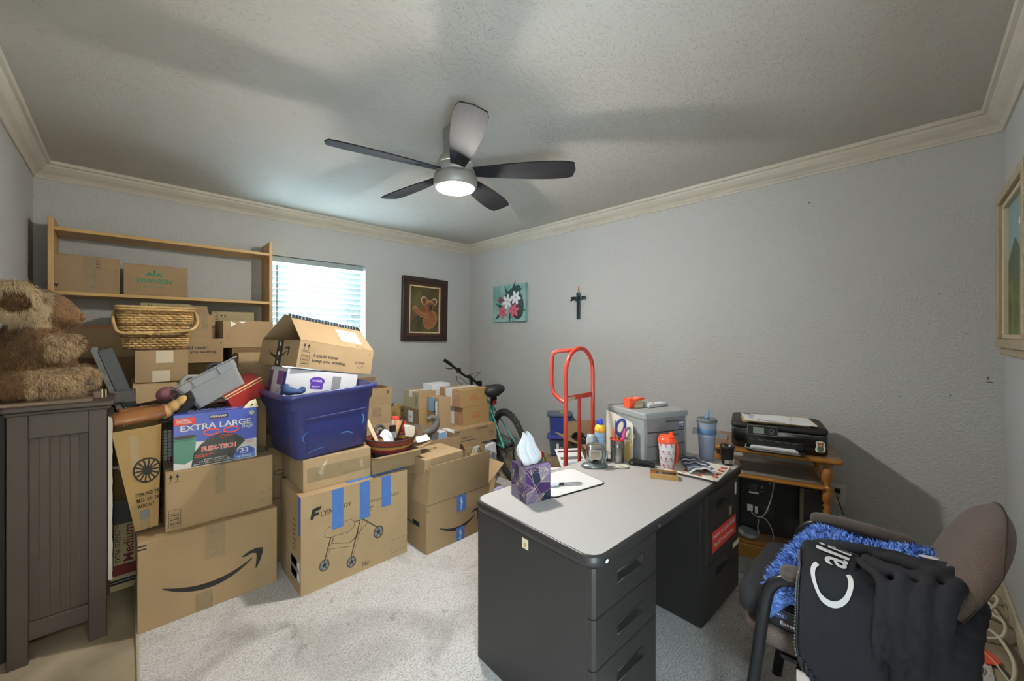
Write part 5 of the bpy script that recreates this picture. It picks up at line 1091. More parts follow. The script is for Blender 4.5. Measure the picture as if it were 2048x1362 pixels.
# mouse pad, pen
mp = thing('mouse_pad', 'white mouse pad with dark edge, on the desk right of the tissue box', 'mouse pad', (1.405, 1.105, T), rz=R(-12))
b = MB(); b.rings([rrect(-.155, .155, -.118, .118, .03, 0), rrect(-.155, .155, -.118, .118, .03, .0035)], BLACK, False); b.build('rubber_base', mp)
b = MB(); b.rings([rrect(-.150, .150, -.113, .113, .027, .0030), rrect(-.150, .150, -.113, .113, .027, .0045)], mat('pad_white', '#cdcdcd', .5), False); b.build('pad_surface', mp)
pn = MB(); pn.cyl((-.075, 0, .008), (-.01, 0, .008), .0062, BLACK, 14); pn.cyl((-.01, 0, .008), (.06, 0, .008), .0052, STEEL, 14); pn.cyl((.06, 0, .008), (.074, 0, .008), .004, GREY, 12, r1=.002)
tag(pn.build('marker_pen', loc=(1.375, 1.065, T+.0045), rot=(0, 0, R(-38))), 'silver and black pen lying on the white mouse pad', 'pen')
pn = MB(); pn.sph((0, 0, .012), (.026, .014, .012), WHITE); pn.cyl((-.03, .0, .01), (.02, .01, .012), .006, STEEL, 10); tag(pn.build('glue_tape_runner', loc=(1.325, 1.095, T+.0045), rot=(0, 0, R(-38)), ), 'small white correction tape lying beside the pen near the tissue box', 'correction tape')
# pencil sharpener
ps = thing('pencil_sharpener', 'grey and chrome desktop pencil sharpener on a round-cornered grey foot', 'pencil sharpener', (1.685, 1.125, T), rz=R(-40))
GP = mat('grey_enamel', '#6c7574', .3, .4, coat=.5)
b = MB(); b.lathe([(.001, 0), (.056, 0), (.060, .005), (.056, .013), (.040, .020), (.015, .026), (.001, .026)], GP, 40, sx=1.15, sy=.75); b.build('base', ps)
b = MB(); b.tube(smooth_pts([(.035, .0, .02), (.045, 0, .05), (.045, 0, .085), (.028, 0, .105), (0, 0, .11)], 6), .013, GP, 12, sx=1.3); b.build('arm', ps)
b = MB(); b.rings([[(p[0]*k, p[1]*k2, z) for p in rr(.036, .026, .012, 0)] for k, k2, z in ((.55, .6, .022), (.85, .9, .034), (1, 1, .06), (1.05, 1, .09), (1.0, .95, .108), (.75, .75, .118))], CHROME, True); b.build('shavings_drum', ps)
b = MB(); b.cyl((-.025, -.03, .117), (.02, -.03, .117), .006, CHROME, 12); b.cyl((.05, 0, .075), (.062, 0, .075), .006, STEEL, 10); b.tube([(.062, 0, .075), (.066, 0, .05), (.066, 0, .03)], .004, STEEL, 8); b.cyl((.062, 0, .03), (.082, 0, .03), .007, BLACK, 12); b.build('crank', ps)
b = MB(); f = Fr((0, -.0275, .06), (1, 0, 0), (0, 0, 1)); b.rect(f, -.026, .022, -.012, .018, mat('sharpener_window', '#9d9182', .2)); b.poly(f, [(-.02, -.03), (.0, -.02), (.018, -.03), (.01, -.036), (-.012, -.036)], BLACK); b.build('window', ps)
# sunscreen spray
sp = thing('spray_can', 'tall pale blue spray bottle with yellow shoulder and blue cap, behind the sharpener', 'spray can', (1.795, 1.165, T))
SB = mat('spray_blue', '#8fb0cf', .3, coat=.3); SY = mat('spray_yellow', '#e8c13c', .35)
b = MB(); b.lathe([(.026, 0), (.0275, .004), (.0275, .145), (.0272, .15)], SB, 32); f = Fr((0, -.0278, 0), (1, 0, 0), (0, 0, 1))
for k in range(8): b.cyl((0, 0, .05 + k*.009), (0, 0, .0515 + k*.009), .0277, mat('spray_print', '#c7d5e2', .4), 32)
b.cyl((0, 0, .004), (0, 0, .035), .0278, mat('spray_deep_blue', '#3f74b0', .3), 32); b.build('can', sp)
b = MB(); b.lathe([(.0277, .150), (.0277, .165), (.025, .178), (.016, .190), (.012, .193)], SY, 32); Mt = Matrix.Rotation(R(-45), 4, 'Z'); f = Fr(Mt @ Vector((-.014, -.0282, .158)), Mt @ Vector((1, 0, 0)), (0, 0, 1)); b.text(f, '32', 0, 0, .014, ORG, off=.0015); b.build('shoulder', sp)
b = MB(); b.lathe([(.014, .188), (.0165, .190), (.0165, .207), (.014, .210), (.013, .216), (.010, .218)], mat('cap_blue', '#2b3fc0', .35), 24); b.build('cap', sp)
gl = MB(); gl.lathe([(.024, 0), (.026, .003), (.026, .118), (.022, .128), (.022, .14)], mat('hazy_jar', '#c9d1d6', .2, trans=.4), 28); tag(gl.build('clear_jar', loc=(1.745, 1.185, T)), 'hazy clear jar standing between the sharpener and the spray bottle', 'jar')
# pencil can
pc_ = thing('pencil_can', 'chrome can with a red rim holding pens and scissors, in front of the folders', 'pencil can', (1.835, 1.085, T)); pc_.scale = (1.14, 1.14, 1.05)
b = MB(); b.lathe([(.031, 0), (.032, .003), (.0305, .01), (.0305, .075), (.0315, .078), (.0305, .081), (.0305, .112), (.032, .114)], mat('worn_chrome', '#a9a7a5', .22, .9, var=.5, vs=18, stretch=(3, 3, .6)), 36, cap=False); b.cyl((0, 0, 0), (0, 0, .003), .031, STEEL, 30); b.build('can', pc_)
b = MB(); b.lathe([(.029, .112), (.034, .112), (.034, .117), (.029, .117), (.029, .02)], mat('red_liner', '#c4252c', .4), 36, cap=False); b.build('rim', pc_)
def stick(nm, label, cat, dx, dy, L, r, m1, rot, tip=None, z0=.006, base=(1.835, 1.085)):
    b = MB(); b.cyl((0, 0, 0), (0, 0, L), r, m1, 10)
    if tip: b.cyl((0, 0, L), (0, 0, L*1.12), r*.9, tip, 10, r1=r*.7)
    tag(b.build(nm, loc=(base[0]+dx, base[1]+dy, T+z0), rot=rot), label, cat)
stick('pencil', 'tallest pencil with a red tip standing in the chrome can', 'pencil', .005, .008, .185, .0035, mat('pencil_wood', '#8f7a52', .5), (R(-3), R(2), 0), RED)
stick('marker', 'pink marker in the chrome can', 'marker', .0, -.006, .155, .0075, mat('pink_marker', '#e0559a', .4), (R(8), R(8), 0), mat('pink_marker', '#e0559a', .4))
stick('marker', 'orange marker leaning left in the chrome can', 'marker', -.005, .0, .155, .0065, mat('orange_marker', '#e0713a', .4), (R(-2), R(-9), 0), mat('orange_marker', '#e0713a', .4))
stick('pen', 'green pen at the back of the chrome can', 'pen', .0, .014, .15, .004, mat('green_pen', '#3f8a4a', .4), (R(-5), R(0), 0))
stick('pen', 'olive pen between the pink marker and the scissors', 'pen', .012, .006, .145, .005, mat('olive_pen', '#7f8a3a', .4), (R(-3), R(8), 0))
def scissors(nm, label, loc, rot, m1, m2, k=1.0, loops=((-.018, .03, .017, .03), (.016, .012, .015, .022))):
    o = thing(nm, label, 'scissors', loc, rot=rot)
    b = MB()
    b.prism([(-.004*k, -.10*k), (.006*k, -.02*k), (-.002*k, .0)], (0, -.001, 0), (1, 0, 0), (0, 0, 1), .002, STEEL); b.prism([(.0, -.10*k), (.004*k, .0), (-.006*k, -.02*k)], (0, .001, 0), (1, 0, 0), (0, 0, 1), .002, STEEL); b.build('blades', o)
    for i, (cx, cz, a, c) in enumerate(loops):
        h = MB(); h.tube([(cx*k + a*k*cos(t), 0, cz*k + c*k*sin(t)) for t in [2*pi*j/24 for j in range(24)]], .0042*k, m1 if i == 0 else m2, 8, close=True); h.tube([(cx*k + a*.7*k*cos(t), .0, cz*k + c*.78*k*sin(t)) for t in [2*pi*j/24 for j in range(24)]], .0022*k, GREY, 6, close=True)
        h.cyl((0, 0, -.01*k), (cx*k, 0, cz*k - c*k*.9), .0045*k, m1 if i == 0 else m2, 8); h.build('handle', o)
scissors('scissors', 'blue and grey handled scissors sticking up from the chrome can', (1.862, 1.066, T+.135), (R(4), R(14), R(-45)), mat('scissor_blue', '#2d3f9c', .4), mat('scissor_grey', '#75767c', .4), 1.4)
scissors('scissors', 'yellowed ring handled scissors hanging over the right rim of the chrome can', (1.878, 1.048, T+.115), (R(10), R(38), R(-45)), mat('old_ivory', '#c2ac7c', .5), mat('old_ivory', '#c2ac7c', .5), .85, loops=((.0, .03, .019, .019), (.028, -.012, .006, .014)))
# folders
for k, (m_, dx, dy, h_, lb) in enumerate(((mat('cream_folder', '#d5cfc2', .7), 0.0, 0, .232, 'cream file folder standing at the back'), (mat('cream_folder_tab', '#dad5c9', .7), .012, -.014, .205, 'cream file folder with a handwritten tab'), (mat('manila', '#bfa568', .7), .022, -.030, .105, 'short manila folder standing in front'))):
    o = thing('file_folder', lb + ' of the group leaning on the grey drawer tower', 'folder', (1.930 - .010*k, 1.125 + .004*k, T), rot=(R(0), 0, R(68)))
    b = MB(); W_ = .22 if k < 2 else .13
    if k == 1: pts = [(-.12, 0), (.0, 0), (.0, h_-.015), (-.008, h_), (-.06, h_+.004), (-.075, h_-.008), (-.12, h_-.004)]
    elif k == 0: pts = [(-.10, 0), (.12, 0), (.12, h_), (.06, h_ - .005), (-.10, h_-.03)]
    else: pts = [(-.12, 0), (-.01, 0), (-.01, h_), (-.12, h_)]
    b.prism(pts, (0, .002, 0), (1, 0, 0), (0, 0, 1), .004, m_)
    if k == 1: b.text(Fr((-.055, -.0025, h_-.014), (1, 0, 0), (0, 0, 1)), 'Paper', 0, 0, .010, INKB, w=.035)
    b.build('folder_sleeve', o)
# drawer tower
dt = thing('drawer_tower', 'grey plastic three drawer desktop tower with a small van sticker', 'drawer unit', (2.078, 1.050, T), rz=R(-21))
GT = mat('tower_grey', '#8f9394', .45); GT2 = mat('tower_drawer', '#77787a', .3); w2, d2_, hh = .146, .15, .262
b = MB(); b.box(-w2, w2, -d2_, d2_, 0, .012, GT); b.box(-w2, -w2+.022, -d2_, d2_, .012, hh-.03, GT); b.box(w2-.012, w2, -d2_, d2_, .012, hh-.03, GT); b.box(-w2+.02, w2-.012, d2_-.01, d2_, .012, hh-.03, GT)
b.rings([rrect(-w2-.004, w2+.004, -d2_-.012, d2_+.004, .012, hh-.03), rrect(-w2-.004, w2+.004, -d2_-.012, d2_+.004, .012, hh-.006), rrect(-w2, w2, -d2_-.006, d2_, .012, hh)], GT, False)
f = Fr((0, 0, hh), (1, 0, 0), (0, 1, 0)); b.rect(f, -.09, .11, -.03, .10, mat('tower_inset', '#5f6466', .5), .0006); b.rect(f, -.084, .104, -.024, .094, GT, .001); b.build('housing', dt, bevel=.003)
for k in range(3):
    z0 = .016 + k*.073
    def df(u, v, z0=z0): x = -w2+.024 + u*(2*w2-.038); return (x, -d2_ - .012*sin(pi*u), z0 + v*.069)
    b = MB(); b.sheet(df, 14, 1, GT2, False); b.box(-w2+.024, w2-.014, -d2_+.0, -d2_+.01, z0, z0+.069, GT2)
    b.add([df(u/14, 1) for u in range(15)] + [(-w2+.024 + u/14*(2*w2-.038), -d2_+.01, z0+.069) for u in range(15)], [(i, i+1, 16+i, 15+i) for i in range(14)], GT2)
    o = b.build('drawer', dt)
    b = MB(); b.box(-.01, .075, -d2_-.018, -d2_-.010, z0+.046, z0+.054, mat('drawer_pull', '#4c4e50', .4)); b.build('pull', o, bevel=.002)
b = MB(); f = Fr((.078, -d2_-.0098, .172), (1, .14, 0), (0, 0, 1)); b.rect(f, 0, .047, 0, .034, mat('sticker_purple', '#3a2f66', .5)); b.rect(f, .004, .043, .018, .030, WHITE, .001); b.rect(f, .003, .044, .008, .020, mat('sticker_lilac', '#a77ab5', .5), .0012); b.ell(f, .012, .008, .004, .004, WHITE, .0015); b.ell(f, .034, .008, .004, .004, WHITE, .0015); b.build('van_sticker', dt)
ZT = T + hh
# tape dispenser and box on tower
td = thing('tape_gun', 'orange red tape dispenser with a wide roll, on top of the grey drawer tower', 'tape dispenser', (2.02, 1.085, ZT+.001), rz=R(-25))
OT = mat('orange_plastic', '#e2552f', .4)
b = MB(); b.prism([(-.055, .0), (-.04, .0), (-.03, .045), (.03, .055), (.05, .050), (.05, .045), (-.015, .036), (-.02, .0), (-.02, -.0), (-.055, -.0), (-.06, .045), (-.045, .055)][:9], (0, .02, 0), (1, 0, 0), (0, 0, 1), .045, OT); b.box(-.056, -.035, -.028, .022, 0, .052, OT); b.box(-.056, .045, .014, .020, .045, .052, OT); b.build('handle_frame', td, bevel=.003)
b = MB(); b.cyl((.010, -.024, .026), (.010, .014, .026), .026, mat('tape_roll', '#b3aa92', .3), 32); b.box(-.022, .030, -.03, -.020, 0, .016, CREAM); b.build('tape_roll', td)
wb_ = MB(); wb_.rings([rrect(-.075, .075, -.028, .028, .006, 0), rrect(-.075, .075, -.028, .028, .006, .018)], mat('white_plastic', '#c7cbd0', .35), False); wb_.box(-.03, -.01, -.01, .0, .018, .024, mat('white_plastic', '#c7cbd0', .35))
tag(wb_.build('white_gadget', loc=(2.125, 1.02, ZT+.001), rot=(0, 0, R(-15)), bevel=.003), 'flat white plastic gadget lying on the front right of the grey drawer tower', 'gadget')
bp_ = MB(); bp_.box(-.05, .05, -.04, .04, 0, .010, BLACK); tag(bp_.build('black_notebook', loc=(2.10, 1.12, ZT+.001), rot=(0, 0, R(10)), bevel=.002), 'dark pad behind the white gadget on top of the grey drawer tower', 'notebook')
# watch / tape measure, stapler, wooden box
wt = thing('wrist_watch', 'ivory coloured ring lying on the desk in front of the chrome can', 'bangle', (1.768, 1.02, T), rz=R(-40))
b = MB(); b.tube([(.03*cos(a), .018*sin(a), .006) for a in [2*pi*i/30 for i in range(30)]], .0055, mat('old_ivory_pale', '#c9c3b2', .3), 8, close=True); b.build('band', wt)
b = MB(); b.box(-.055, -.025, -.007, .007, .001, .009, mat('old_ivory_pale', '#c9c3b2', .3)); b.build('clasp', wt, bevel=.003)
st = thing('stapler', 'black stapler lying on the desk in front of the grey drawer tower', 'stapler', (1.865, .965, T), rz=R(-70))
b = MB(); b.box(-.06, .065, -.016, .016, 0, .008, BLACK); b.build('base', st, bevel=.003)
b = MB(); b.prism([(-.06, .010), (.065, .010), (.066, .018), (.02, .026), (-.04, .028), (-.058, .022)], (0, .015, 0), (1, 0, 0), (0, 0, 1), .030, BLACK); b.build('top_arm', st, bevel=.004)
b = MB(); b.cyl((-.045, -.017, .014), (-.045, .017, .014), .005, STEEL, 12); b.build('hinge_pin', st)
cr_ = thing('wooden_tray', 'small open wooden box of batteries and clips, beneath the flame patterned cup', 'tray', (1.79, .815, T), rz=R(-62))
WDL = wood('light_wood', '#c79c62', '#a67d48', 20)
b = MB(); b.box(-.06, .06, -.032, .032, 0, .003, WDL)
for a_ in ((-.06, .06, -.032, -.029), (-.06, .06, .029, .032), (-.06, -.057, -.029, .029), (.057, .06, -.029, .029)): b.box(a_[0], a_[1], a_[2], a_[3], .003, .024, WDL)
b.build('box_walls', cr_)
def bit(k, label, m_, L, r, x, y, a):
    b = MB(); M = Matrix.Rotation(R(-62), 4, 'Z'); v = M @ Vector((x, y, 0)); b.cyl((-L/2, 0, r), (L/2, 0, r), r, m_, 12); tag(b.build(k, loc=(1.79+v.x, .815+v.y, T+.0035), rot=(0, 0, R(-62)+a)), label, 'battery' if 'battery' in k else 'clip')
for k in range(6): bit('battery', ['black battery at the near end of', 'black battery second in', 'dark battery third in', 'dark battery in the middle of', 'grey battery beside the red clip in', 'dark battery at the far end of'][k] + ' the small wooden box', [BLACK, BLACK, mat('dark_battery', '#33373d', .4), mat('dark_battery', '#33373d', .4), GREY, mat('dark_battery', '#33373d', .4)][k], .048, .0068, .05 - k*.0155, 0, pi/2)
bit('red_clip', 'red plastic clip at the far end of the small wooden box', ORG, .048, .005, -.049, .0, pi/2)
# red lidded cup
cp = thing('travel_cup', 'white plastic cup printed with red marks under an orange lid, red handle', 'cup', (1.915, .855, T), rz=R(-20)); cp.scale = (1.05, 1.05, 1.08)
CW = mat('cup_white', '#d9d6da', .35)
b = MB(); prof_ = [(.028, 0), (.0295, .003), (.0375, .115), (.038, .128)]; b.lathe(prof_, CW, 36)
rnd = random.Random(4)
for r_ in range(4):
    for c_ in range(9):
        a = 2*pi*c_/9 + (r_ % 2)*.35; z = .018 + r_*.031; r = .0297 + (.0085)*(z/.128) + .0006
        O_ = Vector((r*cos(a), r*sin(a), z)); f = Fr(O_, (-sin(a), cos(a), 0), (0, 0, 1)); k = -1 if f.N.dot(Vector((cos(a), sin(a), 0))) < 0 else 1; f.N = f.N * k
        b.poly(f, [(-.004, .0), (.0, -.004), (.004, .0), (.003, .009), (.0, .006), (-.001, .012), (-.004, .007)], RED if (c_ + r_) % 3 else mat('pink_mark', '#d66a70', .5), .0004)
        b.ell(f, .0, .002, .002, .0025, WHITE, .0008, n=8); b.ell(f, .004, -.005, .0025, .0018, BLACK, .0006, n=8); b.ell(f, -.004, -.005, .0022, .0016, RED, .0006, n=8); b.poly(f, [(-.005, .002), (-.002, .006), (-.006, .009)], BLACK, .0009)
b.build('cup_body', cp)
LO = mat('lid_orange', '#ee4f26', .35, coat=.3)
b = MB(); b.lathe([(.040, .122), (.0415, .125), (.0415, .136), (.039, .141), (.036, .143), (.034, .152), (.028, .155), (.012, .152), (.001, .152)], LO, 36); b.box(.022, .034, -.010, .010, .150, .166, LO); b.build('lid', cp, bevel=.002)
b = MB(); b.tube(smooth_pts([(.036, 0, .118), (.058, 0, .112), (.066, 0, .085), (.062, 0, .04), (.048, 0, .02), (.033, 0, .022)], 6), .0075, mat('handle_red', '#c8472a', .3), 10); b.build('handle', cp)
# place mat with folded cloth
pmt = thing('place_mat', 'cream quilted mat patterned with red shapes, lying at the right end of the desk', 'mat', (1.995, .74, T), rz=R(4))
b = MB(); QM = mat('mat_cream', '#d3cfc3', .85, var=1, vcol='#b9b9a4', vs=18, bump=.3, bs=90)
def mf(u, v): x, y = -.125 + u*.25, -.115 + v*.225; return (x, y, .003 + .006*max(0, (u-.85)/.15) + .010*max(0, (.12-u)/.12))
b.sheet(mf, 16, 12, QM); f = Fr((0, 0, .0065), (1, 0, 0), (0, 1, 0))
for k in range(16):
    u = -.105 + (k % 5)*.052 + (k//5 % 2)*.02; v = -.095 + (k//5)*.062; b.ell(f, u, v, .015, .011, mat('mat_red', '#a8403c', .8), .0006, rot=k*1.3); b.ell(f, u, v, .007, .005, mat('mat_pink', '#cf8078', .8), .001, rot=k)
o = b.build('quilted_face', pmt, solid=.003)
b = MB(); b.tube([mf(i/10, 0) for i in range(11)] + [mf(1, i/10) for i in range(1, 11)] + [mf(1-i/10, 1) for i in range(1, 11)] + [mf(0, 1-i/10) for i in range(1, 10)], .004, mat('mat_binding', '#cfcac2', .7), 6, close=True); b.build('binding', pmt)
WS = mat('mitt_white', '#c6c8cc', .9); NV = mat('mitt_navy', '#2f3852', .9)
gt = thing('striped_cloth', 'folded navy and white striped cloth lying on the quilted mat', 'cloth', (2.005, .75, T+.009), rz=R(35))
b = MB()
for k in range(15):
    def cf(u, v, k=k):
        x = -.09 + (k+u)*.0122; y = -.055 + v*.105
        return (x, y, .010 + .012*sin(pi*v) + .006*sin(x*60 + v*3) + .003*sin(v*14+x*30) - .010*max(0, abs(v-.5)*2-.8)*5*.2)
    b.sheet(cf, 2, 14, WS if k % 3 == 0 else (NV if k % 2 else mat('mitt_grey', '#73798c', .9)))
b.build('fabric', gt, solid=.008)
b = MB()
for k in range(9): b.cyl((-.085 + k*.019, -.062, .009), (-.066 + k*.019, -.062, .009), .0085, [WS, NV, mat('mitt_grey', '#73798c', .9)][k % 3], 12)
b.build('rolled_edge', gt)
# tumbler, black cup
tm = thing('tumbler', 'tall steel grey and blue tumbler with a clear lid and blue straw', 'tumbler', (2.225, .775, T))
tm.scale = (1.12, 1.12, 1.06); SG = mat('tumbler_grey', '#9aa6bd', .4, .1); SBl = mat('tumbler_blue', '#5f86b0', .4)
b = MB(); b.lathe([(.031, 0), (.0325, .003), (.0385, .115), (.0395, .13)], SG, 40); b.build('cup_body', tm)
b = MB(); b.lathe([(.0405, .128), (.042, .131), (.0425, .152), (.0415, .156)], SBl, 40, cap=False); b.build('grip_band', tm)
b = MB(); b.lathe([(.0405, .155), (.0435, .185), (.0437, .188)], SG, 40, cap=False); b.build('upper_wall', tm)
b = MB(); b.lathe([(.043, .186), (.0455, .188), (.0455, .200), (.042, .205), (.038, .206), (.038, .203), (.001, .203)], mat('clear_lid', '#8f989c', .12, trans=.5), 40, cap=False); b.lathe([(.012, .203), (.012, .210), (.009, .213), (.001, .213)], SBl, 20); b.build('lid', tm)
b = MB(); b.cyl((.006, 0, .04), (.010, -.004, .243), .0036, mat('straw_blue', '#5f8fd6', .25), 12); b.build('straw', tm)
bc = thing('black_cup', 'small black ribbed cup holding a wooden bit, beside the tall tumbler', 'cup', (2.205, .668, T))
b = MB(); b.lathe([(.024, 0), (.026, .003), (.0305, .082), (.034, .084), (.0345, .097), (.031, .098), (.030, .086), (.023, .01)], mat('cup_black', '#1e1f1f', .55), 36, cap=False); b.cyl((0, 0, .001), (0, 0, .005), .024, BLACK, 24); b.build('cup_body', bc)
b = MB(); Mt = Matrix.Rotation(R(-62), 4, 'Z'); f = Fr(Mt @ Vector((-.018, -.0275, .01)), Mt @ Vector((1, 0, 0)), Mt @ Vector((0, -.05, 1))); b.rect(f, 0, .038, 0, .018, mat('grey_sticker', '#a9a7a3', .6), .0012); b.rect(f, .022, .034, .002, .016, GREY, .0018); b.build('sticker', bc)
b = MB(); b.cyl((0, 0, 0), (0, 0, .09), .004, mat('clothespin', '#a9814f', .6), 8); tag(b.build('wooden_stick', loc=(2.200, .675, T+.012), rot=(R(-4), R(-8), 0)), 'short wooden stick standing in the small black cup', 'stick')
b = MB(); b.cyl((0, 0, 0), (0, 0, .085), .004, WHITE, 8); tag(b.build('white_stick', loc=(2.212, .668, T+.012), rot=(R(4), R(8), 0)), 'short white stick standing in the small black cup', 'stick')
sa = MB(); sa.box(-.02, .19, -.012, .012, 0, .045, mat('strip_grey', '#85868a', .4)); tag(sa.build('grey_bracket', loc=(2.72, 1.02, .66), rot=(0, R(8), R(-82)), bevel=.003), 'grey metal bracket lying level with the desk top behind the tumbler', 'bracket')
# ================================================================== CART, PRINTER
OAK = wood('honey_oak', '#a5702c', '#8a5820', 16, .35, (1, .15, 1), coat=.4); OAKT = wood('honey_oak_top', '#8f6a4a', '#7a5638', 16, .4, (1, .15, 1), coat=.3); OAKV = wood('honey_oak_leg', '#9a6628', '#7d4f1c', 14, .35, (1, 1, .2), coat=.5)
ct = thing('printer_cart', 'honey oak cart with turned legs and two shelves, against the right wall', 'cart', (2.90, .585, 0), rz=0)
def slab(nm, x0, x1, y0, y1, z0, z1, r=.02, m_=OAK, mt=OAKT):
    b = MB(); b.rings([rrect(x0+.006, x1-.006, y0+.006, y1-.006, r, z0), rrect(x0, x1, y0, y1, r, z0+.008), rrect(x0, x1, y0, y1, r, z1-.006), rrect(x0+.01, x1-.01, y0+.01, y1-.01, r, z1)], m_, False)
    b.add([Vector(q) + Vector((0, 0, .0006)) for q in rrect(x0+.012, x1-.012, y0+.012, y1-.012, r, z1)], [tuple(range(28))], mt); b.build(nm, ct, bevel=.002)
slab('top_shelf', -.21, .23, -.30, .32, .628, .652); slab('middle_shelf', -.20, .22, -.225, .30, .478, .498)
slab('bottom_shelf', -.19, .22, -.22, .27, .095, .115)
b = MB(); b.box(-.20, -.18, -.21, .26, .012, .095, OAK); b.build('apron', ct, bevel=.003)
def leg(x, y):
    pr = [(max(.010, .021 + (a_ - .021)*1.5)*.88, b_) for a_, b_ in [(.020, 0), (.022, .03), (.016, .06), (.019, .09), (.024, .12), (.024, .16), (.018, .175), (.022, .19), (.017, .205), (.015, .25), (.018, .32), (.022, .36), (.018, .375), (.023, .39), (.017, .40), (.024, .41), (.026, .44), (.026, .47), (.022, .478), (.026, .485), (.018, .495), (.017, .505), (.026, .53), (.028, .56), (.024, .59), (.016, .608), (.028, .612), (.028, .628)]]
    b = MB(); b.lathe([(r, z) for r, z in pr], OAKV, 24); b.build('turned_leg', ct, loc=(x, y, 0))
for x, y in ((-.165, -.235), (-.165, .29), (.185, -.235), (.185, .29)): leg(x, y)
mt_ = MB(); mt_.box(-.13, .14, -.20, .23, 0, .003, mat('grey_board', '#7d766c', .7)); mt_.box(-.13, .14, .16, .23, .003, .006, CREAM); tag(mt_.build('desk_pad', loc=(2.86, .60, .499), rot=(0, 0, R(4))), 'flat grey pad with a cream end lying on the middle shelf of the oak cart', 'pad')
pr_ = thing('printer', 'black inkjet printer with a small screen, papers in its front tray, on the oak cart', 'printer', (2.90, .575, .653), rz=R(-90))
PB2 = mat('printer_black', '#151413', .22, coat=.5); PB3 = mat('printer_dark', '#1f1f1f', .5)
# local: x right along the front (world -Y), y back (world +X)
b = MB(); W_, D_, H_ = .232, .17, .125
b.rings([rrect(-W_+.01, W_-.01, -D_+.012, D_, .025, 0), rrect(-W_, W_, -D_, D_, .03, .012), rrect(-W_, W_, -D_, D_, .03, .106), rrect(-W_+.004, W_-.004, -D_+.004, D_, .03, .116)], PB2, True); b.build('body', pr_)
b = MB(); b.rings([rrect(-W_+.002, W_-.002, -D_+.006, D_, .03, .117), rrect(-W_-.001, W_+.001, -D_, D_, .03, .124), rrect(-W_-.001, W_+.001, -D_, D_, .03, .142), rrect(-W_+.012, W_-.012, -D_+.012, D_-.01, .03, .150)], PB3, True); b.build('scanner_lid', pr_)
b = MB(); b.box(-W_+.002, W_-.01, -D_-.0015, -D_, .110, .113, GREY); b.build('trim_line', pr_)
f = Fr((0, -D_-.004, .014), (1, 0, 0), (0, 0, 1))
b = MB(); b.box(-.150, .000, -D_-.006, -D_+.01, .086, .138, PB3); b.tube([f.p(u, v, .003) for u, v in ((-.150, .076), (-.148, .122), (-.144, .125), (-.004, .125), (.002, .120), (.0, .078), (-.006, .072), (-.142, .072))], .0016, GREY, 6, close=True); o = b.build('control_panel', pr_, bevel=.001)
b = MB(); b.rect(f, -.120, -.066, .080, .116, mat('lcd_screen', '#87918a', .15), .0035); b.build('screen', o)
b = MB(); b.ell(f, -.030, .100, .013, .012, GREY, .0032); b.ell(f, -.030, .100, .009, .008, BLACK, .0038); b.rect(f, -.04, -.02, .08, .0815, GREY, .004); b.build('buttons', o)
b = MB(); b.box(-.150, .12, -D_-.003, -D_+.02, .022, .060, BLACK)
for k in range(6): b.box(-.14 + k*.042, -.112 + k*.042, -D_-.0045, -D_-.003, .054, .057, GREY)
b.build('paper_slot', pr_)
b = MB(); b.box(-.155, .125, -D_-.055, -D_+.01, .002, .012, PB3); b.tube([(-.155, -D_+.0, .022), (-.158, -D_-.055, .018), (-.12, -D_-.06, .010), (.10, -D_-.06, .008)], .005, GREY, 6); b.build('output_tray', pr_, bevel=.003)
pg = MB()
for k in range(5): pg.box(-.135 + .002*k, .095 - .003*k, -D_-.045 - .001*k, -D_+.01, .013 + k*.0022, .0148 + k*.0022, WHITE)
o = pg.build('paper_stack'); o.location = pr_.location; o.rotation_euler = pr_.rotation_euler; tag(o, 'stack of white sheets in the front tray of the black printer', 'paper')
b = MB(); f2 = Fr((.195, -D_-.0008, .052), (1, 0, 0), (0, 0, 1)); b.poly(f2, [(-.020, -.026), (.020, -.024), (.022, .0), (.018, .012), (.020, .028), (.006, .034), (-.016, .032), (-.022, .022), (-.018, .006), (-.024, -.012)], WHITE, .001)
b.ell(f2, 0, -.008, .015, .017, mat('sticker_green', '#5b6e4a', .5), .0014); b.ell(f2, 0, .013, .013, .012, mat('sticker_brown', '#8a5a3a', .5), .0017); b.ell(f2, -.011, .024, .005, .005, mat('sticker_brown', '#8a5a3a', .5), .0016); b.ell(f2, .011, .024, .005, .005, mat('sticker_brown', '#8a5a3a', .5), .0016); b.ell(f2, 0, .010, .006, .005, mat('sticker_tan', '#c99a78', .5), .002); b.ell(f2, -.005, .016, .0015, .0015, BLACK, .0022, n=8); b.ell(f2, .005, .016, .0015, .0015, BLACK, .0022, n=8); b.ell(f2, 0, -.026, .012, .004, mat('sticker_brown', '#8a5a3a', .5), .0018)
b.build('animal_sticker', pr_)
# papers on printer (world)
def sheetp(nm, label, cat, loc, rz, w, h, th, m_, deco=None, tilt=(0, 0)):
    b = MB(); b.box(-w/2, w/2, -h/2, h/2, 0, th, m_)
    if deco: deco(b, Fr((-w/2, -h/2, th), (1, 0, 0), (0, 1, 0)))
    return tag(b.build(nm, loc=loc, rot=(tilt[0], tilt[1], rz)), label, cat)
PZ = .653 + .150
sheetp('manila_folder', 'manila folder at the bottom of the papers on the printer', 'folder', (2.87, .59, PZ+.001), R(-88), .33, .24, .004, mat('manila', '#bfa568', .7))
sheetp('manila_folder', 'manila folder sticking out to the right under the papers on the printer', 'folder', (2.89, .505, PZ+.006), R(-84), .22, .24, .004, mat('manila_light', '#c9a563', .7))
sheetp('white_folder', 'white clipboard sized sheet on the right of the papers on the printer', 'paper', (2.85, .52, PZ+.011), R(-86), .24, .23, .003, WHITE)
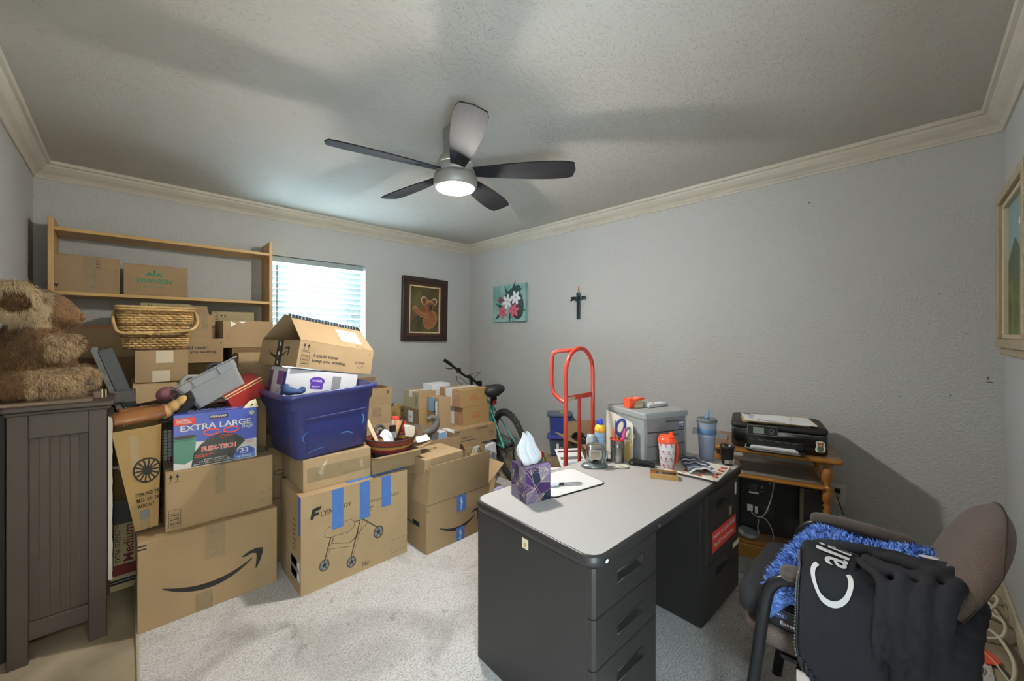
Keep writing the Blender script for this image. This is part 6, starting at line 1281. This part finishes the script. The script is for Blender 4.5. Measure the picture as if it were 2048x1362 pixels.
def d_(m, f):
    for k in range(12): m.rect(f, .03, .15 + .01*(k % 3), .06 + k*.011, .063 + k*.011, mat('lilac_text', '#9890a8', .6))
    m.rect(f, .01, .05, .20, .225, mat('stamp_purple', '#6a5a9c', .6)); m.rect(f, .06, .16, .008, .03, mat('magenta_print', '#a03a50', .6)); m.poly(f, [(.09, .02), (.19, .03), (.17, .075), (.12, .06)], RED)
sheetp('printed_letter', 'printed letter with purple stamp and red mark, on top of the papers on the printer', 'paper', (2.84, .625, PZ+.0145), R(-84), .24, .235, .002, WHITE, d_)
sheetp('printed_letter', 'second letter overhanging the front edge of the printer lid', 'paper', (2.825, .60, PZ+.017), R(-96), .18, .20, .001, WHITE, lambda m, f: (m.rect(f, .02, .16, .01, .02, mat('magenta_print', '#a03a50', .6)), m.rect(f, .02, .14, .03, .034, GREY)))
# things under the cart: monitor back, tower
mo = thing('monitor', 'black flat monitor under the oak cart, its back with a rating label facing out', 'monitor', (2.86, .61, .116), rz=R(-90))
b = MB(); b.box(-.19, .17, -.02, .02, 0, .35, PB3); b.box(-.15, .03, -.045, -.02, .04, .33, PB3); b.build('back_cover', mo, bevel=.006)
b = MB(); f = Fr((-.15, -.0458, 0), (1, 0, 0), (0, 0, 1)); b.rect(f, .04, .13, .24, .31, BLACK); 
for k in range(4): b.rect(f, .045, .085, .262 + k*.011, .266 + k*.011, GREY, .0012)
b.rect(f, .045, .095, .243, .254, WHITE, .0012); b.ell(f, .112, .29, .008, .009, GREY, .0012); b.rect(f, .10, .125, .262, .266, GREY, .0012); b.build('rating_label', mo)
b = MB(); b.box(-.115, -.085, -.066, -.045, .14, .175, WHITE); b.box(-.075, -.06, -.062, -.045, .13, .17, WHITE); b.build('plugs', mo, bevel=.003)
b = MB()
for x, z in ((.0, .32), (-.01, .16)): b.cyl((x, -.0455, z), (x, -.049, z), .005, STEEL, 10)
b.build('screws', mo)
b = MB(); b.tube(smooth_pts([(.025, -.06, .36), (.01, -.065, .25), (-.02, -.07, .15), (-.055, -.07, .115), (-.085, -.07, .13), (-.10, -.066, .15)], 6), .003, mat('white_cable', '#b5b3ad', .5), 6); b.tube(smooth_pts([(-.06, -.07, .12), (-.02, -.07, .11), (.01, -.07, .06), (.02, -.07, .0)], 6), .003, mat('white_cable', '#b5b3ad', .5), 6); b.tube(smooth_pts([(-.055, -.065, .10), (-.06, -.07, .05), (-.05, -.075, .005)], 6), .003, mat('white_cable', '#b5b3ad', .5), 6); b.build('cables', mo)
bw = blob([((0, 0, .025), (.07, .06, .025)), ((.03, .02, .03), (.04, .03, .02))], .008, mat('silver_plastic', '#8f9195', .25, .5), 'mouse_shell'); bo = tag(bw, 'silver rounded device lying low on the bottom shelf of the oak cart', 'device'); bo.name = 'silver_speaker'; bo.location = (2.75, .72, .116)
tw = thing('computer_tower', 'black computer tower with a round silver button, right under the oak cart', 'computer', (2.90, .385, .116), rz=R(-90))
b = MB(); b.box(-.085, .045, -.15, .15, 0, .345, PB2); b.build('case', tw, bevel=.004)
b = MB(); b.box(-.085, -.068, -.154, -.150, 0, .345, mat('brushed_edge', '#54503f', .4, .4)); b.ell(Fr((0, -.151, 0), (1, 0, 0), (0, 0, 1)), .018, .045, .012, .010, STEEL, .001); b.ell(Fr((0, -.151, 0), (1, 0, 0), (0, 0, 1)), .018, .045, .006, .005, GREY, .002); b.build('front_details', tw)
pb2 = MB(); pb2.box(-.008, .008, -.10, .10, 0, .46, BLACK); tag(pb2.build('flat_screen', loc=(3.12, .51, .01), rot=(0, 0, 0)), 'thin black flat screen standing between the oak cart and the right wall', 'screen')
bpy.context.view_layer.update()
_piv = Matrix.Translation((2.70, .285, 0)); _R = Matrix.Translation((.012, -.03, 0)) @ _piv @ Matrix.Rotation(R(15), 4, 'Z') @ _piv.inverted()
for _o in [o for o in bpy.data.objects if not o.parent and o.get('label') and any(k in o['label'] for k in ('oak cart', 'on the printer', 'black printer', 'printer lid', 'honey oak')) and o.get('category') not in ('newspaper', 'screen', 'outlet')]:
    _o.matrix_world = _R @ _o.matrix_world
# ================================================================== CHAIR
CH = thing('office_chair', 'grey brown padded office chair with black tube frame and padded arms, facing the desk', 'chair', (1.565, .10, 0))
CF = mat('chair_fabric', '#5b4b43', .75, var=.15, vs=40, bump=.7, bs=330, sheen=.2); FT = mat('black_tube', '#2c2d30', .3, .5); CF2 = mat('arm_fabric', '#453b35', .8, bump=.4, bs=300, sheen=.2)
X2 = .235
for s_ in (-1, 1):
    b = MB(); b.tube(smooth_pts([(s_*X2, .27, .008), (s_*X2, .225, .35), (s_*X2, .205, .52), (s_*X2, .185, .60), (s_*X2, .13, .635), (s_*X2, .0, .632), (s_*X2, -.13, .625), (s_*X2, -.17, .60), (s_*X2, -.17, .45)], 6), .0125, FT, 12, sx=1.3); b.build('frame_tube', CH)
    b = MB(); b.tube(smooth_pts([(s_*X2, -.14, .40), (s_*X2, -.18, .2), (s_*X2, -.24, .008)], 6), .0125, FT, 12); b.build('rear_leg', CH)
    b = MB(); b.tube(smooth_pts([(s_*X2, .165, .650), (s_*X2, .10, .658), (s_*X2, .0, .658), (s_*X2, -.11, .652)], 6), [.010, .017] + [.0215]*15 + [.017, .010], CF2, 12, sx=1.35); b.build('arm_pad', CH, sub=1)
b = MB(); b.box(-X2, X2, .10, .13, .37, .395, FT); b.box(-X2, X2, -.13, -.10, .37, .395, FT); b.box(-.21, .21, -.14, .17, .385, .40, FT); b.build('seat_frame', CH, bevel=.004)
b = MB(); b.rings([[(p[0], p[1]+.06, p[2]) for p in rrect(-.215, .215, -.21, .21, .07, z)] if k else [(p[0], p[1]+.06, p[2]) for p in rrect(-.20, .20, -.195, .195, .07, z)] for k, z in ((0, .40), (1, .415), (1, .445), (0, .462))], mat('seat_mesh', '#5f534e', .85, bump=.6, bs=300), True); b.build('seat', CH)
# backrest
b = MB(); nU, nV = 18, 18
def back(u, v, side):
    zc = v; x = (u*2-1); wdt = .245 * (1 - .22*max(0, v-.72)**2/.078*1.0) * (1 - .10*(1-v)**2)
    top = .885 - .075*x**4 - .02*x*x; z = .43 + (top-.43)*v
    y = -.10 - .16*v + .02*sin(pi*v)
    ed = max(abs(x), 0); th = .032*(1 - ed**6)*(1 - (abs(v*2-1))**8) ** .5
    return (x*wdt, y + side*th - .02*x*x*(-1), z)
b.sheet(lambda u, v: back(u, v, 1), nU, nV, CF); 
b.sheet(lambda u, v: back(1-u, v, -1), nU, nV, CF)
o = b.build('backrest', CH); q = o.modifiers.new('w', 'WELD'); q.merge_threshold = .0006
b = MB(); b.tube([back(0, v, -.2) for v in [i/14 for i in range(15)]] + [back(u, 1, -.2) for u in [i/14 for i in range(1, 15)]] + [back(1, 1-v, -.2) for v in [i/14 for i in range(1, 15)]], .0015, mat('seam_dark', '#33291f', .9), 6); b.build('seam_piping', CH)
b = MB(); b.box(-.20, -.14, -.21, -.175, .28, .56, FT); b.box(.14, .20, -.21, -.175, .28, .56, FT); b.box(-.20, .20, -.215, -.185, .40, .44, FT); b.build('back_bracket', CH, bevel=.006)
# gel cushion
cu = thing('seat_cushion', 'charcoal seat cushion with an oval badge on its front, on the office chair', 'cushion', (1.565, .225, .462), rz=R(0))
CU = mat('cushion_fabric', '#2c2c2f', .85, spec=.2, bump=.1, bs=300)
b = MB(); b.rings([[(p[0], p[1], z) for p in rrect(-.205*k, .205*k, -.19*k, .165*k, .05, 0)] for k, z in ((.93, 0), (1, .012), (1, .06), (.97, .076), (.90, .083))], CU, True); b.build('pad', cu)
b = MB(); fc = Fr((-.2056, .10, .012), (0, -1, 0), (0, 0, 1)); b.rect(fc, 0, .13, 0, .05, mat('badge_black', '#101218', .4)); b.ell(fc, .05, .034, .022, .010, mat('badge_blue_ring', '#3a5f9c', .4), .001); b.ell(fc, .05, .034, .019, .0078, NAVY, .0013); b.text(fc, 'SIMPLE', .036, .031, .006, WHITE, w=.028, off=.0018); b.text(fc, 'Essential', .055, .008, .011, WHITE, w=.06, off=.0012); b.line(fc, [(0, 0), (0, .045), (.01, .05), (.12, .05), (.13, .045), (.13, 0)], .0015, GREY, .0012); b.build('badge', cu)
# shaggy blanket
BLK = mat('shaggy_blue', '#6288d2', .95, var=.2, vs=30); BLK2 = mat('shaggy_blue_light', '#7da6ee', .95)
def bf(u, v):
    v = 1 - v; x = 1.345 + .40*u; y = .30 - .36*v
    z = .575 + .03*sin(pi*u)*1 + .014*sin(u*7 + v*3) + .010*sin(v*9)
    z += .03*max(0, v-.35) + .06*min(.3, max(0, u-.4))/.3 - .5*max(0, u-.92) - .10*max(0, .14-v)/.14*.5
    y += .02*sin(u*5)
    if u < .1: z -= .03*(.1-u)/.1
    return (x, y, z)
b = MB(); b.sheet(bf, 26, 22, BLK); bs_ = b.build('backing', None, solid=0)
sbk = thing('shaggy_blanket', 'bright blue shaggy pile mat bunched on the office chair seat under the black jacket', 'blanket', (0, 0, 0)); bs_.parent = sbk
random.seed(5)
st_ = strands(bs_, 9000, .020, .0030, lambda q, n: (BLK if random.random() < .6 else BLK2, 1), flow=(0, .1, -.1), rnd=.8, up=.8); st_.build('pile', sbk)
q = bs_.modifiers.new('solid', 'SOLIDIFY'); q.thickness = .012; q.offset = -1
# ================================================================== JACKET
JK = mat('jacket_black', '#212227', .85, spec=.3, bump=.12, bs=160); RIB = mat('jacket_rib', '#202127', .85, bump=.5, bs=260)
jk = thing('hooded_jacket', 'black zip hoodie printed with big white letters, thrown over the chair arm and seat', 'jacket', (1.45, .08, .6))
JB = Vector((1.45, .08, .6))
# profile from the far end of the seat, over the near arm and down: (x, z) by arc parameter
PR = smooth_pts([(1.535, 0, .640), (1.51, 0, .680), (1.465, 0, .696), (1.41, 0, .700), (1.36, 0, .702), (1.325, 0, .698), (1.297, 0, .678), (1.279, 0, .64), (1.268, 0, .58), (1.260, 0, .50), (1.256, 0, .44), (1.258, 0, .405)], 5)
def jprof(s_): k = s_*(len(PR)-1); i = min(len(PR)-2, int(k)); return PR[i].lerp(PR[i+1], k-i)
def jf(u, v, off=0):
    v = v*(1 - .13*max(0, (.22-u)/.22)); p = jprof(v); y1 = .250 - .035*min(1, v*2.2) - .025*(v > .8)*(v-.8)*5 ; y0 = -.045 + .05*sin(v*3)
    if v < .15: y1 -= .5*(.15-v)
    y = y1 + (y0-y1)*u
    w_ = .012*sin(y*38 + v*5 + 2*noise.noise(Vector((y*6, v*3, 5)))) + .012*noise.noise(Vector((y*10 + v*4, v*6, 2))) - .010*max(0, 1 - abs((y - .16) + .10*(v - .75)) / .012)*(v > .62)
    q = jprof(min(1, v+.01)) - jprof(max(0, v-.01)); n = Vector((q.z, 0, -q.x)).normalized()
    n = -n if n.z < 0 or (abs(n.z) < .3 and n.x > 0) else n
    if n.x > .5: n = -n
    e = .30 + .9*abs(u-.3)
    r = Vector((p.x, y, p.z)) + n * (w_*min(1.2, e*1.6)*(1.2 if u > .5 else .45) + off) 
    if u < .03: r.z -= .006
    return r - JB
b = MB(); b.sheet(lambda u, v: jf(u, v), 60, 80, JK); b.build('front_panel', jk, solid=.006, sub=1)
# the zip edge
b = MB(); b.tube([jf(0.0, .30 + .68*i/60, .004) for i in range(61)], .0035, mat('zip_black', '#0e0f11', .4), 6); b.tube([jf(.03, .30 + .68*i/60, .003) for i in range(61)], .0016, RIB, 5); b.build('zip', jk)
b = MB()
for i in range(60): 
    q = jf(0, .32 + .65*i/60, .004); b.box(q.x-.002, q.x+.002, q.y+.002, q.y+.0055, q.z-.0015, q.z+.0015, GREY)
b.build('zip_teeth', jk)
# white print: letters follow the cloth
PRT = mat('white_print', '#c9cacc', .6)
def cloth_text(mb, t, u0, v0, du, dv, bold, asp=1):
    V_, F_, _ = text_geo(t, bold)
    # subdivide by drawing each face fan through grid mapping
    bm = bmesh.new(); vs = [bm.verts.new((x, y, 0)) for x, y in V_]
    for q in F_:
        try: bm.faces.new([vs[i] for i in q])
        except Exception: pass
    bmesh.ops.triangulate(bm, faces=bm.faces)
    for _ in range(3): 
        ed = [e for e in bm.edges if e.calc_length() > .05]
        if ed: bmesh.ops.subdivide_edges(bm, edges=ed, cuts=1); bmesh.ops.triangulate(bm, faces=[f for f in bm.faces if len(f.verts) > 3])
    bm.verts.index_update()
    mb.add([jf(u0 + v.co.y*du, v0 + v.co.x*dv, .0065) for v in bm.verts], [[v.index for v in f.verts] for f in bm.faces], PRT, True); bm.free()
b = MB()
# the big C as an open ring on the cloth
n = 40; cu_, cv_ = .32, .52; ru, rv = .21, .128
ring_o = []; ring_i = []
for i in range(n + 1):
    a = R(52) + (2*pi - R(104)) * i / n          # opening faces the small letters
    ring_o.append(jf(cu_ + ru*sin(a), cv_ - rv*cos(a), .0065)); ring_i.append(jf(cu_ + ru*.77*sin(a), cv_ - rv*.80*cos(a), .0065))
b.add(ring_o + ring_i, [(i, i+1, n+2+i, n+1+i) for i in range(n)], PRT, True)
cloth_text(b, 'alif', .45, .41, -.31, -.36, .012)
b.build('printed_letters', jk)
# bunched sleeve, hood and hem folds at the right
SL1 = []
for (P_, r_) in (
    # the hood: loops of thick cloth round a dark hollow
    ([(1.505, .20, .675), (1.53, .12, .69), (1.54, .04, .70), (1.52, -.03, .705), (1.47, -.075, .715)], .018),
    ([(1.50, .07, .705), (1.475, .01, .722), (1.43, -.03, .735), (1.385, -.06, .735)], .019),
    ([(1.47, .09, .70), (1.43, .07, .712), (1.395, .04, .72), (1.38, .0, .725), (1.40, -.045, .742), (1.44, -.08, .745), (1.49, -.07, .73), (1.51, -.02, .715), (1.49, .035, .71)], .019),
    ([(1.44, .10, .70), (1.40, .085, .708), (1.36, .06, .712), (1.325, .05, .70), (1.29, .056, .65), (1.270, .062, .56), (1.262, .07, .42), (1.258, .072, .30)], .015),
    ([(1.385, .02, .722), (1.345, .015, .725), (1.31, .02, .70), (1.29, .022, .64), (1.276, .024, .52), (1.27, .028, .38), (1.268, .03, .30)], .019),
    ([(1.38, -.03, .735), (1.34, -.025, .735), (1.30, -.015, .705), (1.270, -.012, .63), (1.254, -.01, .50), (1.248, -.01, .38)], .017),
    ([(1.44, -.085, .742), (1.39, -.085, .745), (1.34, -.065, .74), (1.30, -.05, .70), (1.282, -.045, .62), (1.268, -.043, .50), (1.266, -.043, .38)], .018),
    ([(1.50, -.09, .70), (1.42, -.10, .69), (1.35, -.085, .67), (1.30, -.075, .60), (1.275, -.065, .48), (1.27, -.06, .38)], .028),
    ([(1.50, -.02, .675), (1.42, -.02, .675), (1.36, -.03, .68)], .030)):
    Q = smooth_pts(P_, 6)
    for i, q in enumerate(Q):
        t = i/(len(Q)-1); r2 = r_*(.75 + .3*sin(pi*t) + .08*sin(i*2.1)); SL1.append((tuple(q - JB), (r2, r2, r2*.9)))
blob(SL1, .006, JK, 'sleeve_and_hood', jk, smooth_it=3)
# hem and cuff ribbing
b = MB(); 
for k in range(26):
    u0 = .02 + k*.036; b.tube([jf(u0, .945, .006), jf(u0, .975, .009), jf(u0, 1.0, .004)], .0045, RIB, 5)
b.build('hem_ribbing', jk)
b = MB(); b.tube([Vector(p) - JB for p in smooth_pts([(1.525, .24, .640), (1.525, .20, .678), (1.54, .12, .69), (1.55, .04, .695), (1.53, -.02, .695)], 6)], .015, RIB, 10, sx=1.5); b.build('collar', jk)
b = MB(); b.ell(Fr(Vector((1.545, -.03, .722)) - JB, (.3, -1, 0), (1, .3, 0)), 0, 0, .020, .010, PRT, .002, n=16); b.build('sleeve_emblem', jk)
# towel under the jacket
b = MB(); TW = mat('pink_white_towel', '#b5a8a4', .95, bump=.5, bs=200, sheen=.3)
b.sheet(lambda u, v: (1.262 + .018*sin(u*26)*v, .215 - u*.27 + .012*sin(u*13)*v, .44 - .34*v), 60, 10, TW); tag(b.build('towel', solid=.008), 'whitish pink towel hanging below the black jacket at the side of the chair', 'towel')
# cables and the orange scoop on the floor at the right edge
WCb = mat('white_cord', '#c3bda8', .5); BCb = mat('dark_cord', '#3a3833', .6)
def cable(label, pts, r, m_): b = MB(); b.tube(smooth_pts(pts, 8), r, m_, 8); tag(b.build('floor_cable'), label, 'cable')
cable('thick cream cable looping along the front wall behind the chair', [(3.05, -.25, .02), (2.8, -.22, .012), (2.65, -.26, .03), (2.5, -.28, .02), (2.35, -.25, .010), (2.2, -.16, .012), (2.1, -.10, .012)], .0065, WCb)
cable('cream cable in a round coil on the floor behind the chair back', [(2.75, -.14, .012), (2.85, -.20, .03), (2.78, -.28, .05), (2.66, -.26, .03), (2.64, -.17, .012), (2.72, -.12, .014), (2.84, -.17, .03), (2.82, -.26, .05)], .006, WCb)
cable('second cream coil lying closer to the right wall', [(2.95, -.12, .012), (3.03, -.2, .04), (2.96, -.28, .07), (2.86, -.24, .04), (2.86, -.14, .014), (2.97, -.11, .014), (3.02, -.24, .02), (2.85, -.29, .014)], .006, WCb)
cable('thin white cable running over the floor beside the orange scoop', [(2.95, .0, .010), (2.7, -.10, .010), (2.5, -.22, .012), (2.3, -.27, .01), (2.15, -.26, .01)], .0035, WCb)
cable('dark thin cable curving past the orange scoop', [(2.9, -.05, .010), (2.7, -.14, .010), (2.45, -.25, .01), (2.25, -.29, .01)], .004, BCb)
cable('dark tangled wire between the orange scoop and the chair leg', [(2.45, -.12, .010), (2.42, -.16, .02), (2.38, -.15, .01), (2.40, -.19, .018), (2.34, -.18, .01), (2.30, -.14, .01)], .002, BCb)
cable('cream wire lying along the baseboard by the right wall', [(3.12, .55, .012), (3.10, .3, .012), (3.13, .1, .02), (3.08, -.05, .012), (3.12, -.2, .012)], .004, WCb)
b = MB(); b.prism([(-.045, -.03), (-.02, -.05), (.03, -.045), (.055, -.015), (.05, .025), (.02, .045), (-.03, .04), (-.055, .005)], (0, 0, 0), (1, 0, 0), (0, 1, 0), .006, OT)
tag(b.build('orange_scoop', loc=(2.50, -.195, .010), rot=(R(4), 0, R(20)), bevel=.002), 'flat orange plastic scoop on the floor among the cables behind the chair', 'scoop')
# ================================================================== CABINET AND BEAR
CBM = mat('cabinet_brown', '#40362f', .5, var=.12, vs=4); CBW = mat('chipped_white', '#b3aca0', .6)
cbt = thing('cabinet', 'dark brown beadboard cabinet with chipped white edge, under the plush bear', 'cabinet', (-.20, 2.70, 0))
x0, x1, y0, y1, ht = -.14, .135, -.22, .22, 1.035
b = MB(); g = .0
b.box(x0, x0+.055, y0, y0+.022, .0, ht-.02, CBM); b.box(x1-.055, x1, y0, y0+.022, .0, ht-.02, CBM); b.box(x0+.055, x1-.055, y0, y0+.022, .905, ht-.02, CBM); b.box(x0+.055, x1-.055, y0, y0+.022, .095, .165, CBM)
b.build('side_frame', cbt, bevel=.0025)
b = MB(); n = 6; wv = (x1-x0-.11)/n
for k in range(n): b.box(x0+.055 + k*wv + .0008, x0+.055 + (k+1)*wv - .0008, y0+.012, y0+.020, .165, .905, CBM)
b.box(x0+.05, x1-.05, y0+.015, y0+.022, .16, .91, mat('bead_groove', '#6b5644', .6)); b.build('beadboard_panel', cbt, bevel=.002)
b = MB(); b.box(x0, x0+.02, y0+.022, y1, .095, ht-.02, CBM); b.box(x0, x1, y1-.02, y1, .095, ht-.02, CBM); b.box(x0+.02, x1-.004, y0+.022, y1-.02, .10, .12, CBM); b.box(x1-.05, x1, y0+.022, y1, ht-.12, ht-.02, CBM); b.build('carcass', cbt)
for y in (y1-.05,):
    for x in (x0, x1-.045): b = MB(); b.box(x, x+.045, y, y+.05, 0, .095, CBM); b.build('leg', cbt)
dr = MB(); dr.box(x1+.001, x1+.016, y0+.004, y1-.01, .24, .965, CBM)
o = dr.build('door', cbt, bevel=.002)
b = MB(); b.lathe([(.006, 0), (.006, .010), (.009, .014), (.016, .020), (.017, .027), (.011, .033), (.001, .034)], mat('knob_white', '#cfc8ba', .35), 20, M=Matrix.Translation((x1+.016, y0+.14, .70)) @ Matrix.Rotation(pi/2, 4, 'Y')); b.build('knob', o)
b = MB(); rnd = random.Random(2); zz = .24; pts = []
while zz < .965: pts.append((x1+.0165 + rnd.uniform(-.002, .0015), zz)); zz += rnd.uniform(.008, .03)
b.prism([(x1+.0035, .24)] + pts + [(x1+.0035, .965)], (0, y0+.0035, 0), (1, 0, 0), (0, 0, 1), .001, CBW); b.build('chipped_edge', o)
b = MB(); b.box(x0-.012, x1+.022, y0-.018, y1+.005, ht-.020, ht, CBM); b.box(x0-.006, x1+.014, y0-.008, y1, ht-.036, ht-.020, CBM); b.build('top', cbt, bevel=.005)
b = MB()
for k in range(6):
    z = .1 + k*.15 + rnd.uniform(-.02, .02); b.ell(Fr((x0-.0002, y0-.0006, 0), (1, 0, 0), (0, 0, 1)), .003 + rnd.random()*.004, z, .003, .004, CBW, .0005, n=8)
for k in range(4): b.ell(Fr((x1-.05, y0-.0006, 0), (1, 0, 0), (0, 0, 1)), .01 + rnd.random()*.03, .06 + k*.01, .002, .0015, CBW, .0005, n=8)
_keep = b
pb_ = MB(); PLY = wood('ply_board', '#7a6552', '#5f4c3c', 10); pb_.box(-.215, .10, -.20, .18, 0, .012, PLY); tag(pb_.build('wood_board', loc=(-.21, 2.70, ht+.0005)), 'flat brown wood board lying on top of the cabinet under the plush bear', 'board')
fr_ = thing('small_wood_frame', 'small striped wooden frame edge standing on the cabinet at the feet of the bear', 'frame', (-.08, 2.62, ht+.0005))
b = MB()
for k in range(4): b.box(-.012 + k*.006, -.0085 + k*.006, -.02, .04, 0, .036 - k*.001, [PLY, CREAM, PLY, CRD][k])
b.box(-.03, -.012, -.02, .04, 0, .028, PLY); b.build('edge', fr_, bevel=.001)
sf = MB(); sf.box(-.04, .05, -.05, .08, 0, .05, mat('grey_wood', '#5f5b57', .7, var=.4, vs=20)); tag(sf.build('grey_block', loc=(-.02, 2.80, .99)), 'grey streaked block behind the cabinet edge at the foot of the black board', 'block')
BZ = ht + .014
br = thing('plush_bear', 'large furry tan plush koala bear in profile, seated on top of the dark cabinet', 'plush toy', (-.28, 2.69, BZ))
FT_ = mat('fur_tan', '#8f6c48', .95, var=.45, vs=16, sheen=.1); FD = mat('fur_brown', '#56391f', .95, var=.4, vs=20, sheen=.1); FCr = mat('fur_cream', '#cdb692', .95, var=.35, vs=16, sheen=.1)
L_ = lambda x, y, z: (x + .28, y - 2.69, z - BZ)
EL = [(L_(-.30, 2.71, 1.20), (.125, .13, .17)), (L_(-.29, 2.70, 1.33), (.095, .10, .07)), (L_(-.275, 2.68, 1.425), (.115, .11, .092)), (L_(-.205, 2.665, 1.41), (.062, .06, .055), (0, .25, 0)), (L_(-.172, 2.66, 1.395), (.026, .034, .028)),
      (L_(-.335, 2.585, 1.468), (.085, .03, .085), (.1, 0, -.2)), (L_(-.29, 2.80, 1.470), (.075, .03, .07)),
      (L_(-.27, 2.59, 1.30), (.065, .05, .07)), (L_(-.225, 2.575, 1.275), (.075, .05, .055), (0, -.2, 0)), (L_(-.185, 2.575, 1.29), (.043, .045, .045)),
      (L_(-.21, 2.79, 1.28), (.075, .045, .05)),
      (L_(-.275, 2.59, 1.115), (.13, .07, .062)), (L_(-.18, 2.60, 1.115), (.052, .05, .062)), (L_(-.165, 2.80, 1.12), (.09, .06, .06))]
body = blob(EL, .012, FT_, 'body', br, smooth_it=5)
body.data.materials.append(FD)
random.seed(9)
EC = Vector(L_(-.33, 2.56, 1.465))
def pick(q, n):
    dz = q.z
    ec = q - EC
    if q.z > .31 and q.y < -.06 and abs(ec.x) < .09:          # near ear
        if (ec.x/.045)**2 + (ec.z/.042)**2 < 1: return FD, .9
        return FCr, 1.3
    if q.x > .05 and q.z > .30: return (FT_ if random.random() < .6 else FD), .35
    if q.z > .28: return (FT_ if random.random() < .6 else FD), .8
    if q.y < -.05 and q.x > .03 and .17 < q.z < .29: return (FCr if random.random() < .5 else FT_), 1.1
    if q.z < .13 and q.x > -.02: return (FCr if random.random() < .5 else FT_), 1.0
    return (FT_ if random.random() < .7 else FD), 1.0
fur = strands(body, 70000, .025, .0006, pick, flow=(.15, 0, -.7), rnd=.35, up=.55); fur.build('fur', br)
b = MB(); b.sph(L_(-.148, 2.655, 1.405), (.014, .022, .016), mat('nose_brown', '#7a5640', .6)); b.build('nose', br)
b = MB(); b.sph(L_(-.222, 2.598, 1.452), (.008, .007, .008), mat('eye_dark', '#20160f', .15)); b.build('eye', br)
CL = mat('claw_stitch', '#1d2230', .6)
for z_, y_, x_ in ((1.297, 2.56, -.142), (1.115, 2.575, -.128)):
    b = MB()
    for k in range(3): b.tube([L_(x_ - .003*k + .004, y_ - .02, z_ + .012 - k*.011), L_(x_ + .005, y_ - .006, z_ + .009 - k*.011), L_(x_ + .008, y_ + .008, z_ + .012 - k*.011)], .002, CL, 5)
    b.build('claws', br)
dpn = MB(); dpn.box(-.43, -.352, 2.56, 2.98, 0, 1.0, mat('filler_black', '#14110f', .6)); tag(dpn.build('dark_filler', bevel=.003), 'near black cupboard wedged between the brown cabinet and the left wall', 'filler')  # near-black filler added so the gap beside the cabinet reads dark
